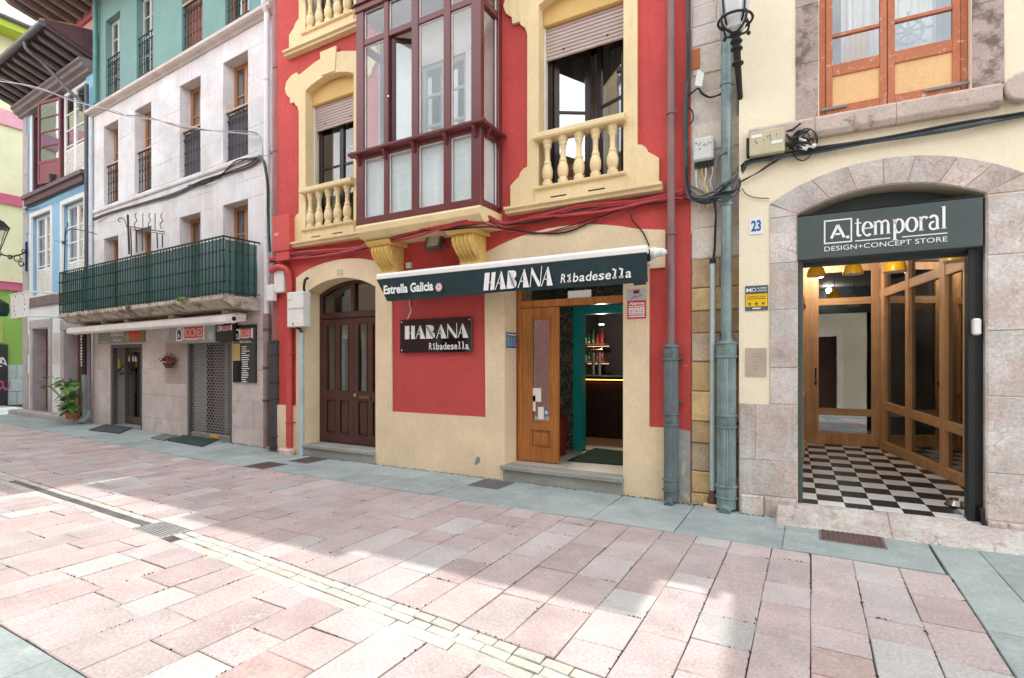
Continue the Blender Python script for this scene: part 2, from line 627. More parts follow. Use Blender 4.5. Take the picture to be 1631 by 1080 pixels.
WHITEST = mat('whitewashed_stone', (0.67, 0.62, 0.615), .85, noise=(1.6, .13), fine=(35, .08), stain=((.50, .42, .39), 5, .64, .5), bump=(25, .4), vary=.05, tint2=((.69, .69, .70), 1.4), streak=((.82, .79, .78), .52, .7), crack=((.48, .42, .40), 2.4, .02, .6))
GROUNDST = mat('pinkish_cladding_stone', (0.55, 0.475, 0.445), .8, noise=(2.4, .13), fine=(35, .11), stain=((.38, .28, .22), 3, .56, .6), bump=(30, .4), vary=.07, tint2=((.58, .53, .51), 1.5), crack=((.3, .24, .21), 3, .02, .6))
MORTAR = mat('joint_mortar', (0.30, 0.26, 0.23), .95, noise=(6, .2), bump=(60, .5))
MORTARW = mat('pale_mortar', (0.60, 0.54, 0.51), .95, noise=(4, .15), stain=((.3, .25, .22), 8, .6, .5), bump=(50, .4))
# ================================================================ THE GROUND
EARTH = mat('joint_sand', (0.115, 0.10, 0.09), .95, noise=(5, .3), fine=(60, .3), bump=(60, .6), stain=((.03, .03, .02), 2.6, .48, .9))
mb = MB()
mb.box(-600, 600, -600, 600, -1.0, -0.020)
mb.build('ground', EARTH, F=GND, at=(0, 0, 0), kind='structure')

PAVE = [mat('paver_rose', (0.42, 0.338, 0.328), .8, noise=(2.5, .14), fine=(55, .2), bump=(50, .6), vary=.09, stain=((.58, .50, .48), 4.5, .56, .45), crack=((.62, .56, .54), 3.1, .02, .5)),
        mat('paver_pink_grey', (0.425, 0.362, 0.354), .8, noise=(2.5, .14), fine=(55, .2), bump=(50, .6), vary=.09, stain=((.30, .22, .2), 3.5, .60, .45), crack=((.2, .15, .14), 3.4, .014, .5)),
        mat('paver_pale', (0.455, 0.41, 0.40), .8, noise=(2.5, .12), fine=(55, .18), bump=(50, .55), vary=.10, stain=((.36, .29, .27), 4.5, .6, .35)),
        mat('paver_grey', (0.42, 0.405, 0.395), .8, noise=(2.5, .12), fine=(55, .18), bump=(50, .55), vary=.12, stain=((.28, .25, .24), 4.5, .6, .35)),
        mat('paver_brick_red', (0.41, 0.31, 0.29), .85, noise=(3, .18), fine=(38, .16), bump=(38, .6), vary=.12, stain=((.45, .35, .33), 6.5, .56, .45))]
PW = [34, 34, 13, 9, 2]
KERBS = mat('blue_green_kerb_stone', (0.30, 0.35, 0.345), .75, noise=(2.2, .16), fine=(40, .13), bump=(40, .45), vary=.12, stain=((.42, .455, .45), 3.3, .54, .55))
CHAN = mat('cream_channel_stone', (0.44, 0.445, 0.415), .8, noise=(3, .12), fine=(40, .12), bump=(40, .45), vary=.12, stain=((.38, .40, .36), 5, .58, .5), tint2=((.47, .44, .385), 2.5))


def chan_y(x):                                   # upper edge of the gutter channel
    pts = [(-40, 4.55), (-10.5, 3.13), (-5.4, 2.93), (-4.15, 2.86), (-1.73, 2.665), (-1.05, 2.60), (3, 2.27)]
    for (a, b), (c, d) in zip(pts, pts[1:]):
        if x <= c:
            return b + (d - b) * (x - a) / (c - a)
    return pts[-1][1]


CH_W = 0.265


def kerb_y(x):                                   # street edge of the blue-green strip
    return 5.10 if x > -9 else 5.10 + (-9 - x) * 0.055


def slab(mb, q, z, h=0.06, e=0.006, jit=0.002):
    """stone with a slightly rounded arris from quad q (x,y)"""
    c = Vector((sum(p[0] for p in q) / 4, sum(p[1] for p in q) / 4))
    q = [(p[0] + rnd.uniform(-.003, .003), p[1] + rnd.uniform(-.003, .003)) for p in q]
    zs = [z + rnd.uniform(-jit, jit) for _ in range(4)]
    top, mid, bot = [], [], []
    for p, zz in zip(q, zs):
        d = (c - Vector(p))
        d = d.normalized() * e * 1.4
        w = rnd.uniform(.4, 1.6)
        top.append((p[0] + d.x * w, p[1] + d.y * w, zz))
        mid.append((p[0], p[1], zz - e * .8))
        bot.append((p[0], p[1], z - h))
    fs = [(0, 1, 2, 3)]
    for a, b in ((0, 4), (4, 8)):
        for i in range(4):
            j = (i + 1) % 4
            fs.append((a + i, b + i, b + j, a + j))
    return mb.add(top + mid + bot, fs)


def campx(x, y):
    d = -math.sin(TH) * x + math.cos(TH) * y
    r = math.cos(TH) * x + math.sin(TH) * y
    if d < .4:
        return None
    return CX + FPX * r / d, CY + FPX * HC / d, d


quads = []                                       # (quad, material index)


def lay(x0, x1, ylo, yhi, off):
    """one column of pavers across the street between two edges"""
    y = ylo(x0) if callable(ylo) else ylo
    yb = [(ylo(x0), ylo(x1)) if callable(ylo) else (ylo, ylo)]
    top = (yhi(x0), yhi(x1)) if callable(yhi) else (yhi, yhi)
    cuts = []
    yy = yb[0][0] + off
    while yy < min(top) - .16:
        cuts.append((yy, yy))
        yy += rnd.choice([.30, .36, .42, .48, .55, .64, .72])
    cuts = yb + [c for c in cuts if c[0] > max(yb[0]) + .14] + [top]
    for a, b in zip(cuts, cuts[1:]):
        gx0, gx1 = rnd.uniform(.001, .0055), rnd.uniform(.001, .0055)
        gy0, gy1 = rnd.uniform(.001, .004), rnd.uniform(.001, .004)
        k = rnd.choices(range(5), PW)[0]
        quads.append(([(x0 + gx0, a[0] + gy0), (x1 - gx1, a[1] + gy0), (x1 - gx1, b[1] - gy1), (x0 + gx0, b[0] - gy1)], k))


x = 0.915
while x > -26:
    w = rnd.uniform(.29, .345)
    lay(x - w, x, lambda t: chan_y(t), lambda t: kerb_y(t), rnd.uniform(.25, .6))
    x -= w
x = 0.915
while x > -26:
    w = rnd.uniform(.30, .40)
    lay(x - w, x, lambda t: 1.30, lambda t: chan_y(t) - CH_W, rnd.uniform(.25, .65))
    x -= w
# beyond the crossing band on the right
x = 1.245
while x < 4:
    w = rnd.uniform(.30, .36)
    lay(x, x + w, lambda t: 1.4, lambda t: 4.62, rnd.uniform(.2, .5))
    x += w

pv = thing('street_paving', None, None, GND, (0, 0, 0), kind='structure')


def area_px(q):
    ps = [campx(*p) for p in q]
    if any(p is None for p in ps):
        return 0
    if all(p[0] < -20 or p[0] > 1650 or p[1] > 1095 for p in ps):
        return 0
    a = 0
    for i in range(4):
        j = (i + 1) % 4
        a += ps[i][0] * ps[j][1] - ps[j][0] * ps[i][1]
    return abs(a) / 2


order = sorted(range(len(quads)), key=lambda i: -area_px(quads[i][0]))
near = set(order[:296])
rest = [MB() for _ in PAVE]
for i, (q, k) in enumerate(quads):
    if i in near:
        m_ = MB()
        slab(m_, q, rnd.uniform(-.003, .002))
        m_.build('paver', PAVE[k], pv)
    else:
        slab(rest[k], q, rnd.uniform(-.003, .002))
# the far pavers: one mesh, five materials
big = MB()
idx = []
for k, r_ in enumerate(rest):
    n0 = len(big.f)
    big.add(r_.v, r_.f)
    idx += [k] * (len(big.f) - n0)
me = big.mesh('far_pavers')
for m_ in PAVE:
    me.materials.append(m_)
for p, k in zip(me.polygons, idx):
    p.material_index = k
fo = bpy.data.objects.new('far_pavers', me)
COL.objects.link(fo)
fo.parent = pv
fo['kind'] = 'stuff'

# moss and dirt crumbs caught in the joints
cr = MB()
for i, (q, k) in enumerate(quads):
    if i not in near:
        continue
    for (a, b, pr_) in ((q[1], q[2], .75), (q[0], q[1], .35)):
        if rnd.random() > pr_:
            continue
        t0_, n_ = rnd.random(), rnd.randint(2, 8)
        for _ in range(n_):
            t = min(1, max(0, rnd.gauss(t0_, .16)))
            c = Vector((a[0] + (b[0] - a[0]) * t + rnd.gauss(0, .004), a[1] + (b[1] - a[1]) * t + rnd.gauss(0, .004), -.004))
            r = rnd.uniform(.0025, .007)
            cr.add([(c.x - r, c.y - r * rnd.random(), c.z), (c.x + r, c.y - r, c.z), (c.x + r * rnd.random(), c.y + r, c.z), (c.x, c.y, c.z + r * 1.1 + .003)], [(0, 1, 3), (1, 2, 3), (2, 0, 3)])
cr.build('joint_moss', mat('joint_moss', (.045, .035, .024), .95, noise=(8, .4), bump=None), pv, kind='stuff')

# ---- blue-green strip along the houses
ks = thing('kerb_strip', None, None, GND, (0, 0, 0), kind='structure')
x = 0.90
while x > -27:
    w = rnd.uniform(.75, 1.25)
    a, b = x - w, x
    m_ = rnd.uniform(.46, .54)
    mid = lambda t: kerb_y(t) + 1.15 * m_
    for lo, hi in ((kerb_y, mid), (mid, lambda t: kerb_y(t) + 1.9)):
        q = [(a + .003, lo(a) + .003), (b - .003, lo(b) + .003), (b - .003, hi(b) - .002), (a + .003, hi(a) - .002)]
        m2 = MB()
        slab(m2, q, rnd.uniform(.002, .006))
        m2.build('kerb_slab', KERBS, ks)
    x -= w
# crossing band of the same stone, right of the shop, and the strip on the near side
y = 1.35
while y < 6.2:
    h = rnd.uniform(.7, 1.1)
    m2 = MB()
    slab(m2, [(.918, y + .003), (1.24, y + .003), (1.24, y + h - .003), (.918, y + h - .003)], .003)
    m2.build('kerb_slab', KERBS, ks)
    y += h
x = 1.245
while x < 4:
    m2 = MB()
    slab(m2, [(x, 4.63), (x + .9, 4.63), (x + .9, 6.6), (x, 6.6)], .003)
    m2.build('kerb_slab', KERBS, ks)
    x += .905
x = 4.0
while x > -26:
    w = rnd.uniform(.8, 1.2)
    m2 = MB()
    slab(m2, [(x - w + .003, -.9), (x - .003, -.9), (x - .003, 1.29), (x - w + .003, 1.29)], .004)
    m2.build('kerb_slab', KERBS, ks)
    x -= w

dl = MB()
for _ in range(900):
    x_ = rnd.uniform(-11, .9)
    y_ = (6.215 if x_ < -.66 else 6.09) - abs(rnd.gauss(0, .025))
    if x_ < -8.6: y_ = 6.40 - (x_ + 8.8) * .049 - abs(rnd.gauss(0, .03))
    r = rnd.uniform(.004, .014)
    dl.add([(x_ - r, y_ - r * rnd.random(), .003), (x_ + r, y_ - r, .003), (x_ + r * rnd.random(), y_ + r, .003), (x_, y_, .004 + r)], [(0, 1, 3), (1, 2, 3), (2, 0, 3)])
dl.build('wall_foot_dirt', mat('wall_foot_dirt', (.11, .095, .075), .95, noise=(8, .4), bump=None), ks, kind='stuff')

# ---- gutter channel of cream setts: two rows of small setts and one long row
gc = thing('gutter_channel', None, None, GND, (0, 0, 0), kind='structure')
GR0, GR1 = -9.35, -5.48                          # the slot drain runs here
SUMP = (-5.68, -5.14)
setts = []
for row, (o0, o1, l0, l1) in enumerate(((0, .082, .13, .22), (.085, .165, .13, .24), (.168, CH_W, .28, .55))):
    x = 2.2
    while x > -26:
        w = rnd.uniform(l0, l1)
        a, b = x - w, x
        x -= w
        if SUMP[0] - .05 < (a + b) / 2 < SUMP[1] + .02:
            continue
        if row == 1 and GR0 - .05 < (a + b) / 2 < GR1 + .1:
            continue
        q = [(a + .003, chan_y(a) - o1 + .002), (b - .003, chan_y(b) - o1 + .002), (b - .003, chan_y(b) - o0 - .002), (a + .003, chan_y(a) - o0 - .002)]
        setts.append(q)
so = sorted(range(len(setts)), key=lambda i: -area_px(setts[i]))
sn = set(so[:230])
far_s = MB()
for i, q in enumerate(setts):
    z = -.006 + rnd.uniform(-.003, .002)
    if i in sn:
        m2 = MB()
        slab(m2, q, z)
        m2.build('channel_stone', CHAN, gc)
    else:
        slab(far_s, q, z)
far_s.build('far_channel_stones', CHAN, gc, kind='stuff')

GRATE = mat('worn_drain_steel', (0.17, 0.17, 0.17), .55, metal=.2, noise=(4, .2), fine=(60, .15), bump=(60, .1), stain=((.15, .10, .07), 7, .62, .4))
RUST = mat('rusty_cover_iron', (0.150, 0.095, 0.085), .75, metal=.3, noise=(5, .2), fine=(60, .2), bump=(60, .3))
# slot drain: long bars
def on_ch(x, o, z):
    return (x, chan_y(x) - o, z)
n_g = 0
GRN = ['farthest from the sump cover', 'second from the far end', 'third from the far end', 'middle of the row', 'third from the sump cover', 'second from the sump cover', 'touching the sump cover']
x = GR0
while x < GR1 - .05:
    x1 = min(x + .62, GR1)
    g = thing('drain_grate', 'slotted steel drain grate in the gutter, %s' % GRN[n_g], 'drain', GND, (x, chan_y(x) - .12, 0), group='slotted drain grates in the gutter')
    mb = MB()
    for k in range(6):
        o = .088 + k * .0145
        mb.add([on_ch(x + .004, o, -.002), on_ch(x1 - .004, o, -.002), on_ch(x1 - .004, o + .0105, -.002), on_ch(x + .004, o + .0105, -.002),
                on_ch(x + .004, o, -.03), on_ch(x1 - .004, o, -.03), on_ch(x1 - .004, o + .0105, -.03), on_ch(x + .004, o + .0105, -.03)],
               [(0, 1, 2, 3), (0, 4, 5, 1), (1, 5, 6, 2), (2, 6, 7, 3), (3, 7, 4, 0)])
    mb.build('bar', GRATE, g)
    mb = MB()
    t = x + .004
    while t < x1 - .01:
        mb.add([on_ch(t, .086, -.005), on_ch(t + .012, .086, -.005), on_ch(t + .012, .168, -.005), on_ch(t, .168, -.005)], [(0, 1, 2, 3)])
        t += .1
    mb.build('cross_bars', GRATE, g, kind='stuff')
    x = x1 + .004
    n_g = min(n_g + 1, 6)
# sump cover at the end of the drain (grey studded)
g = thing('sump_cover', 'square grey studded sump cover at the end of the slotted drain', 'drain cover', GND, (-5.41, 2.78, 0))
mb = MB()
mb.add([(-5.68, chan_y(-5.68) - .27, .002), (-5.14, chan_y(-5.14) - .27, .002), (-5.14, chan_y(-5.14) + .005, .002), (-5.68, chan_y(-5.68) + .005, .002),
        (-5.68, chan_y(-5.68) - .27, -.04), (-5.14, chan_y(-5.14) - .27, -.04), (-5.14, chan_y(-5.14) + .005, -.04), (-5.68, chan_y(-5.68) + .005, -.04)],
       [(0, 1, 2, 3), (0, 4, 5, 1), (1, 5, 6, 2), (2, 6, 7, 3), (3, 7, 4, 0)])
mb.build('plate', mat('grey_cover', (0.38, 0.38, 0.37), .7, metal=.2, noise=(8, .15), fine=(80, .2), bump=(60, .3)), g)
mb = MB()
for i in range(22):
    for j in range(10):
        xx = -5.655 + i * .0228 + (j % 2) * .011
        yy = chan_y(xx) - .25 + j * .0265
        mb.box(xx - .006, xx + .006, yy - .006, yy + .006, .002, .0055)
mb.build('stud', GRATE, g)


def cover(name, label, cat, x0, x1, y0, y1, m_, rows=10, cols=18, z=.006):
    g = thing(name, label, cat, GND, ((x0 + x1) / 2, (y0 + y1) / 2, 0))
    mb = MB()
    mb.box(x0, x1, y0, y1, z - .02, z)
    mb.build('plate', m_, g)
    mb = MB()
    e = .018
    mb.box(x0 - e, x1 + e, y0 - e, y0 - .002, z - .03, z - .001)
    mb.box(x0 - e, x1 + e, y1 + .002, y1 + e, z - .03, z - .001)
    mb.box(x0 - e, x0 - .002, y0 - .0015, y1 + .0015, z - .03, z - .001)
    mb.box(x1 + .002, x1 + e, y0 - .0015, y1 + .0015, z - .03, z - .001)
    mb.build('frame', GRATE, g, kind='stuff')
    mb = MB()
    for i in range(cols):
        for j in range(rows):
            cx = x0 + (i + .5) * (x1 - x0) / cols
            cy = y0 + (j + .5) * (y1 - y0) / rows
            a, b = (x1 - x0) / cols * .34, (y1 - y0) / rows * .18
            if (i + j) % 2:
                a, b = b, a
            mb.box(cx - a, cx + a, cy - b, cy + b, z, z + .004)
    mb.build('stud', m_, g)


cover('manhole_cover', 'rusty cast iron cover in the kerb strip before the arched shop', 'drain cover', .09, .56, 5.53, 5.93, RUST, 11, 12, .010)
cover('manhole_cover', 'grey cast iron cover in the kerb strip beside the bar step', 'drain cover', -3.86, -3.42, 5.72, 6.14, mat('grey_iron_cover', (.17, .165, .16), .7, metal=.3, bump=(60, .3)), 11, 12, .010)
cover('manhole_cover', 'small dark brown cover among the pink pavers', 'drain cover', -7.55, -7.13, 5.10, 5.50, RUST, 8, 9, .010)
cover('manhole_cover', 'rusty brown cover in the kerb strip before the arched brown door', 'drain cover', -7.33, -6.93, 5.72, 6.15, RUST, 8, 9, .010)
# ================================================================ SHARED BUILDING HELPERS
ROOFT = mat('clay_roof_tile', (0.36, 0.15, 0.09), .85, noise=(3, .2), fine=(40, .2), bump=(30, .4), stain=((.25, .24, .18), 4, .55, .5))
SLATEB = mat('plain_back_wall', (0.5, 0.47, 0.43), .85, noise=(2, .1), bump=(30, .2))


def shell(root, s0, s1, depth, z1, floors, eave, eave_z, ov_s=0.0, m_side=None, eave_mat=None):
    """closed body behind a facade: side walls, back wall, floors, tiled roof with an eave"""
    m_side = m_side or SLATEB
    mb = MB()
    mb.box(s0 + .001, s0 + .25, .36, depth, -.2, z1)
    mb.box(s1 - .25, s1 - .001, .36, depth, -.2, z1)
    mb.box(s0 + .25, s1 - .25, depth - .2, depth, -.2, z1)
    mb.build('side_wall', m_side, root)
    mb = MB()
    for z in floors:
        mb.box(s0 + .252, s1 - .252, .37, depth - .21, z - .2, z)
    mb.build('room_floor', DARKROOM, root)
    mb = MB()
    a, b = s0 - ov_s, s1 + ov_s
    mb.prism_s([(-eave, eave_z), (-eave, eave_z + .16), (depth * .5, z1 + 2.2), (depth + .3, z1 + .25), (depth + .3, z1 + .02), (.4, z1 + .02), (0.0, eave_z + .02)], a, b)
    mb.build('roof', ROOFT, root)


def sash_window(parent, s0, s1, z0, z1, y, m_frame, bars=(), fw=.07, mull=True, glass=None, name='window', depth=.055, cols=1):
    """a casement pair: frame, central meeting stile, glazing bars, panes"""
    mb = MB()
    mb.box(s0, s0 + fw, y, y + depth, z0, z1)
    mb.box(s1 - fw, s1, y, y + depth, z0, z1)
    mb.box(s0 + fw, s1 - fw, y + .002, y + depth, z1 - fw, z1)
    mb.box(s0 + fw, s1 - fw, y + .002, y + depth, z0, z0 + fw * 1.3)
    win = mb.build(name, m_frame, parent, bev=.006)
    c = (s0 + s1) / 2
    if mull:
        MB().box(c - fw * .62, c + fw * .62, y - .006, y + depth, z0 + fw * 1.3, z1 - fw).build('meeting_stile', m_frame, win, bev=.006)
    for (a, b) in ((s0 + fw, c - (fw * .62 if mull else 0)), (c + (fw * .62 if mull else 0), s1 - fw)) if mull else ((s0 + fw, s1 - fw),):
        for zz in bars:
            MB().box(a, b, y + .01, y + depth - .01, zz - .016, zz + .016).build('glazing_bar', m_frame, win)
        zs = [z0 + fw * 1.3] + [zz for zz in bars] + [z1 - fw]
        for k in range(len(zs) - 1):
            lo = zs[k] + (.016 if k else 0)
            hi = zs[k + 1] - (.016 if k < len(zs) - 2 else 0)
            MB().box(a, b, y + .025, y + .031, lo, hi).build('pane', glass or GLASS, win)
    return win


def curtain(parent, s0, s1, z0, z1, y, m_=None, amp=.03, k=14, name='curtain'):
    mb = MB()
    n = 40
    vs = []
    for i in range(n + 1):
        s = s0 + (s1 - s0) * i / n
        yy = y + amp * math.sin(i * 2 * math.pi * k / n) + amp * .5 * math.sin(i * 1.7)
        vs += [(s, yy, z0), (s, yy, z1), (s, yy + .004, z0), (s, yy + .004, z1)]
    fs = []
    for i in range(n):
        b, c = i * 4, i * 4 + 4
        fs += [(b, c, c + 1, b + 1), (b + 3, c + 3, c + 2, b + 2)]
    mb.add(vs, fs)
    return mb.build(name, m_ or CURTAIN, parent, sm=True)


# ================================================================ THE RED HOUSE
red = thing('town_house', 'red rendered town house with cream window surrounds and a glazed maroon bay', 'house', R, (-4.9, 0, 0))
WC = (-6.98, -2.52)                               # window axes
FL = 3.36
wall_holes, cream_parts = [], []
DOOR = arched(-7.57, -5.935, -.05, 2.80, 3.00)
BAR = arched(-3.618, -1.948, -.05, 2.82, 2.99)
wall_holes += [DOOR, BAR]
for k in (0, 1):
    for c in WC:
        wall_holes.append(arched(c - .58, c + .58, 3.86 + k * FL, 6.27 + k * FL, 6.40 + k * FL, 8))
    wall_holes.append(rect(-5.35, -4.25, 3.95 + k * FL, 6.15 + k * FL))
RTOP = 9.75
MB().prism(rect(-8.47, -1.18, -.1, RTOP), 0, .34, wall_holes).build('wall', RED, red)
shell(red, -8.47, -1.18, 8.0, RTOP, [.2, 3.45, 6.8], .50, RTOP - .02)

# --- cream ground floor dressing, standing 3 cm proud
def inset(poly, d):
    c = Vector((sum(p[0] for p in poly) / len(poly), sum(p[1] for p in poly) / len(poly)))
    x0, x1 = min(p[0] for p in poly), max(p[0] for p in poly)
    z0, z1 = min(p[1] for p in poly), max(p[1] for p in poly)
    cx, cz = (x0 + x1) / 2, (z0 + z1) / 2
    kx, kz = (x1 - x0 - 2 * d) / (x1 - x0), (z1 - z0 - 2 * d) / (z1 - z0)
    return [(cx + (p[0] - cx) * kx, cz + (p[1] - cz) * kz) for p in poly]


outline = [(-8.43, -.09), (-8.43, .84), (-7.80, .84), (-7.80, 3.07)] + arc(-7.78, -5.64, 3.09, 3.29, 12)[1:-1] + [(-5.613, 3.02), (-5.613, .84), (-3.912, .84), (-3.93, 3.11)] \
    + arc(-3.9, -1.62, 3.12, 3.335, 12)[1:-1] + [(-1.46, 3.13), (-1.46, 2.70), (-1.645, 2.70), (-1.645, .84), (-1.33, .84), (-1.33, -.09)]
d_in = [(p[0] + (.012 if p[0] < -6.75 else -.012), p[1] - (.012 if p[1] > 2 else 0)) for p in DOOR]
b_in = [(p[0] + (.012 if p[0] < -2.78 else -.012), p[1] - (.012 if p[1] > 2 else 0)) for p in BAR]
d_in = [(p[0], -.06 if p[1] < 0 else p[1]) for p in d_in]
b_in = [(p[0], -.06 if p[1] < 0 else p[1]) for p in b_in]
MB().prism(outline, -.03, .30, [d_in, b_in]).build('ground_floor_dressing', CREAML, red)
# a flake of render knocked off the plinth beside the step
s_, z_ = R.P(761, 733, -.03)
MB().prism([(s_ - .05, z_ - .05), (s_ - .02, z_ - .07), (s_ + .03, z_ - .03), (s_ + .04, z_ + .03), (s_ + .0, z_ + .06), (s_ - .03, z_ + .02)], -.034, -.02).build('render_scar', mat('scar_grey', (.26, .25, .23), .9, noise=(20, .3), bump=(60, .5)), red)
MB().box(-5.612, -3.913, -.006, .1, .845, 3.0).build('recessed_panel', REDF, red)
# patched render at the right-hand foot
PATCH = mat('grey_patch_render', (0.34, 0.34, 0.33), .9, noise=(5, .2), bump=(40, .4), stain=((.66, .55, .36), 5, .53, .9))
MB().prism([(-1.328, -.09), (-1.328, .84), (-1.183, .82), (-1.183, -.09)], -.022, .1).build('patched_foot', PATCH, red)


# --- window surrounds (two storeys)
def surround(c, dz, full=True):
    rt = [(.76, 3.60), (.99, 3.60), (.99, 3.97), (.93, 4.02), (.86, 4.07), (.84, 4.12), (.79, 4.165), (.735, 4.18), (.735, 5.93), (.77, 6.03), (.83, 6.08), (.85, 6.13), (.96, 6.14),
          (.97, 6.23), (1.06, 6.31), (1.10, 6.42), (1.06, 6.54), (.93, 6.615), (.80, 6.635), (.74, 6.565)]
    top = [(.53, 6.625), (.34, 6.68), (.165, 6.705), (.165, 6.78)]
    right = [(c + x, z + dz) for x, z in rt + top]
    left = [(c - x, z + dz) for x, z in reversed(rt + top)]
    out = right + left
    hole = arched(c - .568, c + .568, 3.84 + dz, 6.258 + dz, 6.388 + dz, 8)
    MB().prism(out, -.04, .30, [hole]).build('window_surround', CREAM, red)
    # keystone lines
    MB().prism([(c - .16, 6.40 + dz), (c + .16, 6.40 + dz), (c + .19, 6.80 + dz), (c - .19, 6.80 + dz)], -.058, -.02).build('keystone', CREAM, red)
    # ledge under the balustrade
    pr = [(.0, 3.575), (-.10, 3.585), (-.10, 3.62), (-.14, 3.635), (-.14, 3.665), (-.035, 3.68), (.0, 3.68)]
    MB().prism_s([(y, z + dz) for y, z in pr], c - 1.04, c + 1.04).build('sill_ledge', CREAM, red)
    pn = MB().prism(rect(c - .60, c + .60, 3.68 + dz, 3.835 + dz), -.075, .0)
    pn.build('parapet_panel', CREAM, red)
    MB().prism_s([(-.02, 3.835 + dz), (-.105, 3.835 + dz), (-.115, 3.85 + dz), (-.115, 3.87 + dz), (-.02, 3.875 + dz), (.22, 3.88 + dz), (.22, 3.84 + dz)], c - .61, c + .61).build('parapet_cap', CREAM, red)
    for q in (-.27, .24):
        MB().box(c + q - .11, c + q + .11, -.0765, -.05, 3.705 + dz, 3.722 + dz).build('weep_slot', DKFRAME, red)
    bal = MB()
    bal.prism_s([(y, z + dz) for y, z in [(-.13, 4.47), (-.145, 4.49), (-.145, 4.54), (-.12, 4.56), (.06, 4.56), (.06, 4.47)]], c - .61, c + .61)
    rail = bal.build('balustrade_rail', CREAM, red)
    return rail


BP = [(.062, 0), (.062, .05), (.05, .055), (.045, .075), (.058, .095), (.066, .14), (.067, .19), (.055, .24), (.042, .265), (.05, .285), (.043, .30), (.033, .33), (.031, .42),
      (.036, .48), (.05, .505), (.05, .515), (.043, .525), (.058, .545), (.058, .60)]
bal_me = MB().lathe([(r * 1.06, h * .99) for r, h in BP], (0, 0, 0), 12).mesh('baluster', sm=True)
bal_me.materials.append(CREAM)
for k in (0, 1):
    for c in WC:
        surround(c, k * FL)
        for i in range(5):
            inst(bal_me, 'baluster', red, (c - .435 + i * .2175, -.045, 3.876 + k * FL))

# --- the windows with their roller shutters
SHUT = mat('pinkish_beige_shutter', (0.50, 0.40, 0.37), .5, noise=(3, .06), bump=None, fine=(80, .04))
OCHLINT = mat('ochre_lintel', (0.66, 0.44, 0.16), .75, noise=(2, .08), bump=(40, .15))


def shutter_window(c, dz, drop, opened):
    MB().box(c - .566, c + .566, .10, .298, 6.05 + dz, 6.37 + dz).build('shutter_lintel', OCHLINT, red, bev=.01)
    for sg in (-1, 1):
        MB().box(c + sg * .565 - .012, c + sg * .565 + .012, .14, .20, 3.88 + dz, 6.05 + dz).build('shutter_guide', PLASTIC, red)
    sh = MB().box(c - .55, c + .55, .175, .185, drop + dz, 6.05 + dz).build('roller_shutter', SHUT, red)
    n = int((6.05 - drop) / .047)
    h = (6.05 - drop) / n
    sl = MB().prism_s([(-.0, .003), (-.012, .008), (-.014, h - .012), (-.004, h - .004), (.0, h - .004)], -.548, .548).mesh('slat')
    sl.materials.append(SHUT)
    for i in range(n):
        inst(sl, 'slat', sh, (c, .175, drop + dz + i * h))
    for q in (-.3, .3):
        MB().lathe([(.012, 0), (.012, .012)], (c + q, .148, drop + dz + .09), 8, 'y').build('stop', BLACKM, sh)
    if not opened:
        sash_window(red, c - .56, c + .56, 3.90 + dz, 6.08 + dz, .24, DKFRAME, bars=(4.98 + dz,), fw=.075)
        curtain(red, c - .50, c - .12, 3.95 + dz, 6.0 + dz, .50, mat('drab_curtain', (.42, .38, .30), .9, bump=None))
        FLW = mat('pink_flower_print', (.6, .12, .16), .8, bump=None)
        if dz == 0:
            v = thing('flower_bunch', 'small bunch of pink and white flowers behind the left window pane', 'flowers', R, (c + .1, .42, 5.1))
            for q in range(9):
                a, b = rnd.uniform(-.14, .16), rnd.uniform(0, .12)
                MB().lathe([(.004, -.02), (.024, -.006), (.022, .012), (.004, .02)], (c + .1 + a, .42 + rnd.uniform(-.03, .03), 5.22 + b), 7).build('bloom', FLW if q % 2 else PAPER, v)
            MB().tube([(c + .1, .42, 4.9), (c + .12, .42, 5.22)], .006).build('stem', IRONG, v)
    else:
        # frame, and two sashes swung inwards
        mb = MB()
        for sg in (-1, 1):
            mb.box(c + sg * .53 - .03, c + sg * .53 + .03, .24, .30, 3.9 + dz, 6.08 + dz)
        fr = mb.build('window', DKFRAME, red)
        for sg, ang in ((-1, -32), (1, 24)):
            hinge = Vector((c + sg * .50, .30, 0))
            a = rad(ang) if sg < 0 else rad(180 + ang)
            # direction of the sash from its hinge, turned into the room
            d = Vector((math.cos(rad(abs(ang))) * -sg, math.sin(rad(abs(ang))), 0))
            nn = Vector((-d.y, d.x, 0))
            mb = MB()
            L_, z0, z1 = .49, 3.93 + dz, 6.02 + dz
            def pc(u, z, hu, hz, t=.025):
                mb.obox(hinge + d * u + Vector((0, 0, z)), d, nn, (0, 0, 1), hu, t, hz)
            pc(.035, (z0 + z1) / 2, .035, (z1 - z0) / 2)
            pc(L_ - .035, (z0 + z1) / 2, .035, (z1 - z0) / 2)
            pc(L_ / 2, z0 + .045, L_ / 2 - .07, .045)
            pc(L_ / 2, z1 - .035, L_ / 2 - .07, .035)
            pc(L_ / 2, 4.98 + dz, L_ / 2 - .07, .016, .02)
            s = mb.build('open_sash', DKFRAME, fr)
            for zz0, zz1 in ((z0 + .09, 4.964 + dz), (4.996 + dz, z1 - .07)):
                mb = MB()
                mb.obox(hinge + d * (L_ / 2) + Vector((0, 0, (zz0 + zz1) / 2)), d, nn, (0, 0, 1), L_ / 2 - .07, .003, (zz1 - zz0) / 2)
                mb.build('pane', glass_mat('swung_glass', (.8, .84, .86), .28), fr)
        curtain(red, c - .5, c + .5, 3.9 + dz, 6.0 + dz, .95, mat('net_curtain', (.62, .62, .58), .9, bump=None))


shutter_window(WC[0], 0, 5.62, False)
shutter_window(WC[1], 0, 5.62, True)
shutter_window(WC[0], FL, 5.3, False)
shutter_window(WC[1], FL, 5.2, False)

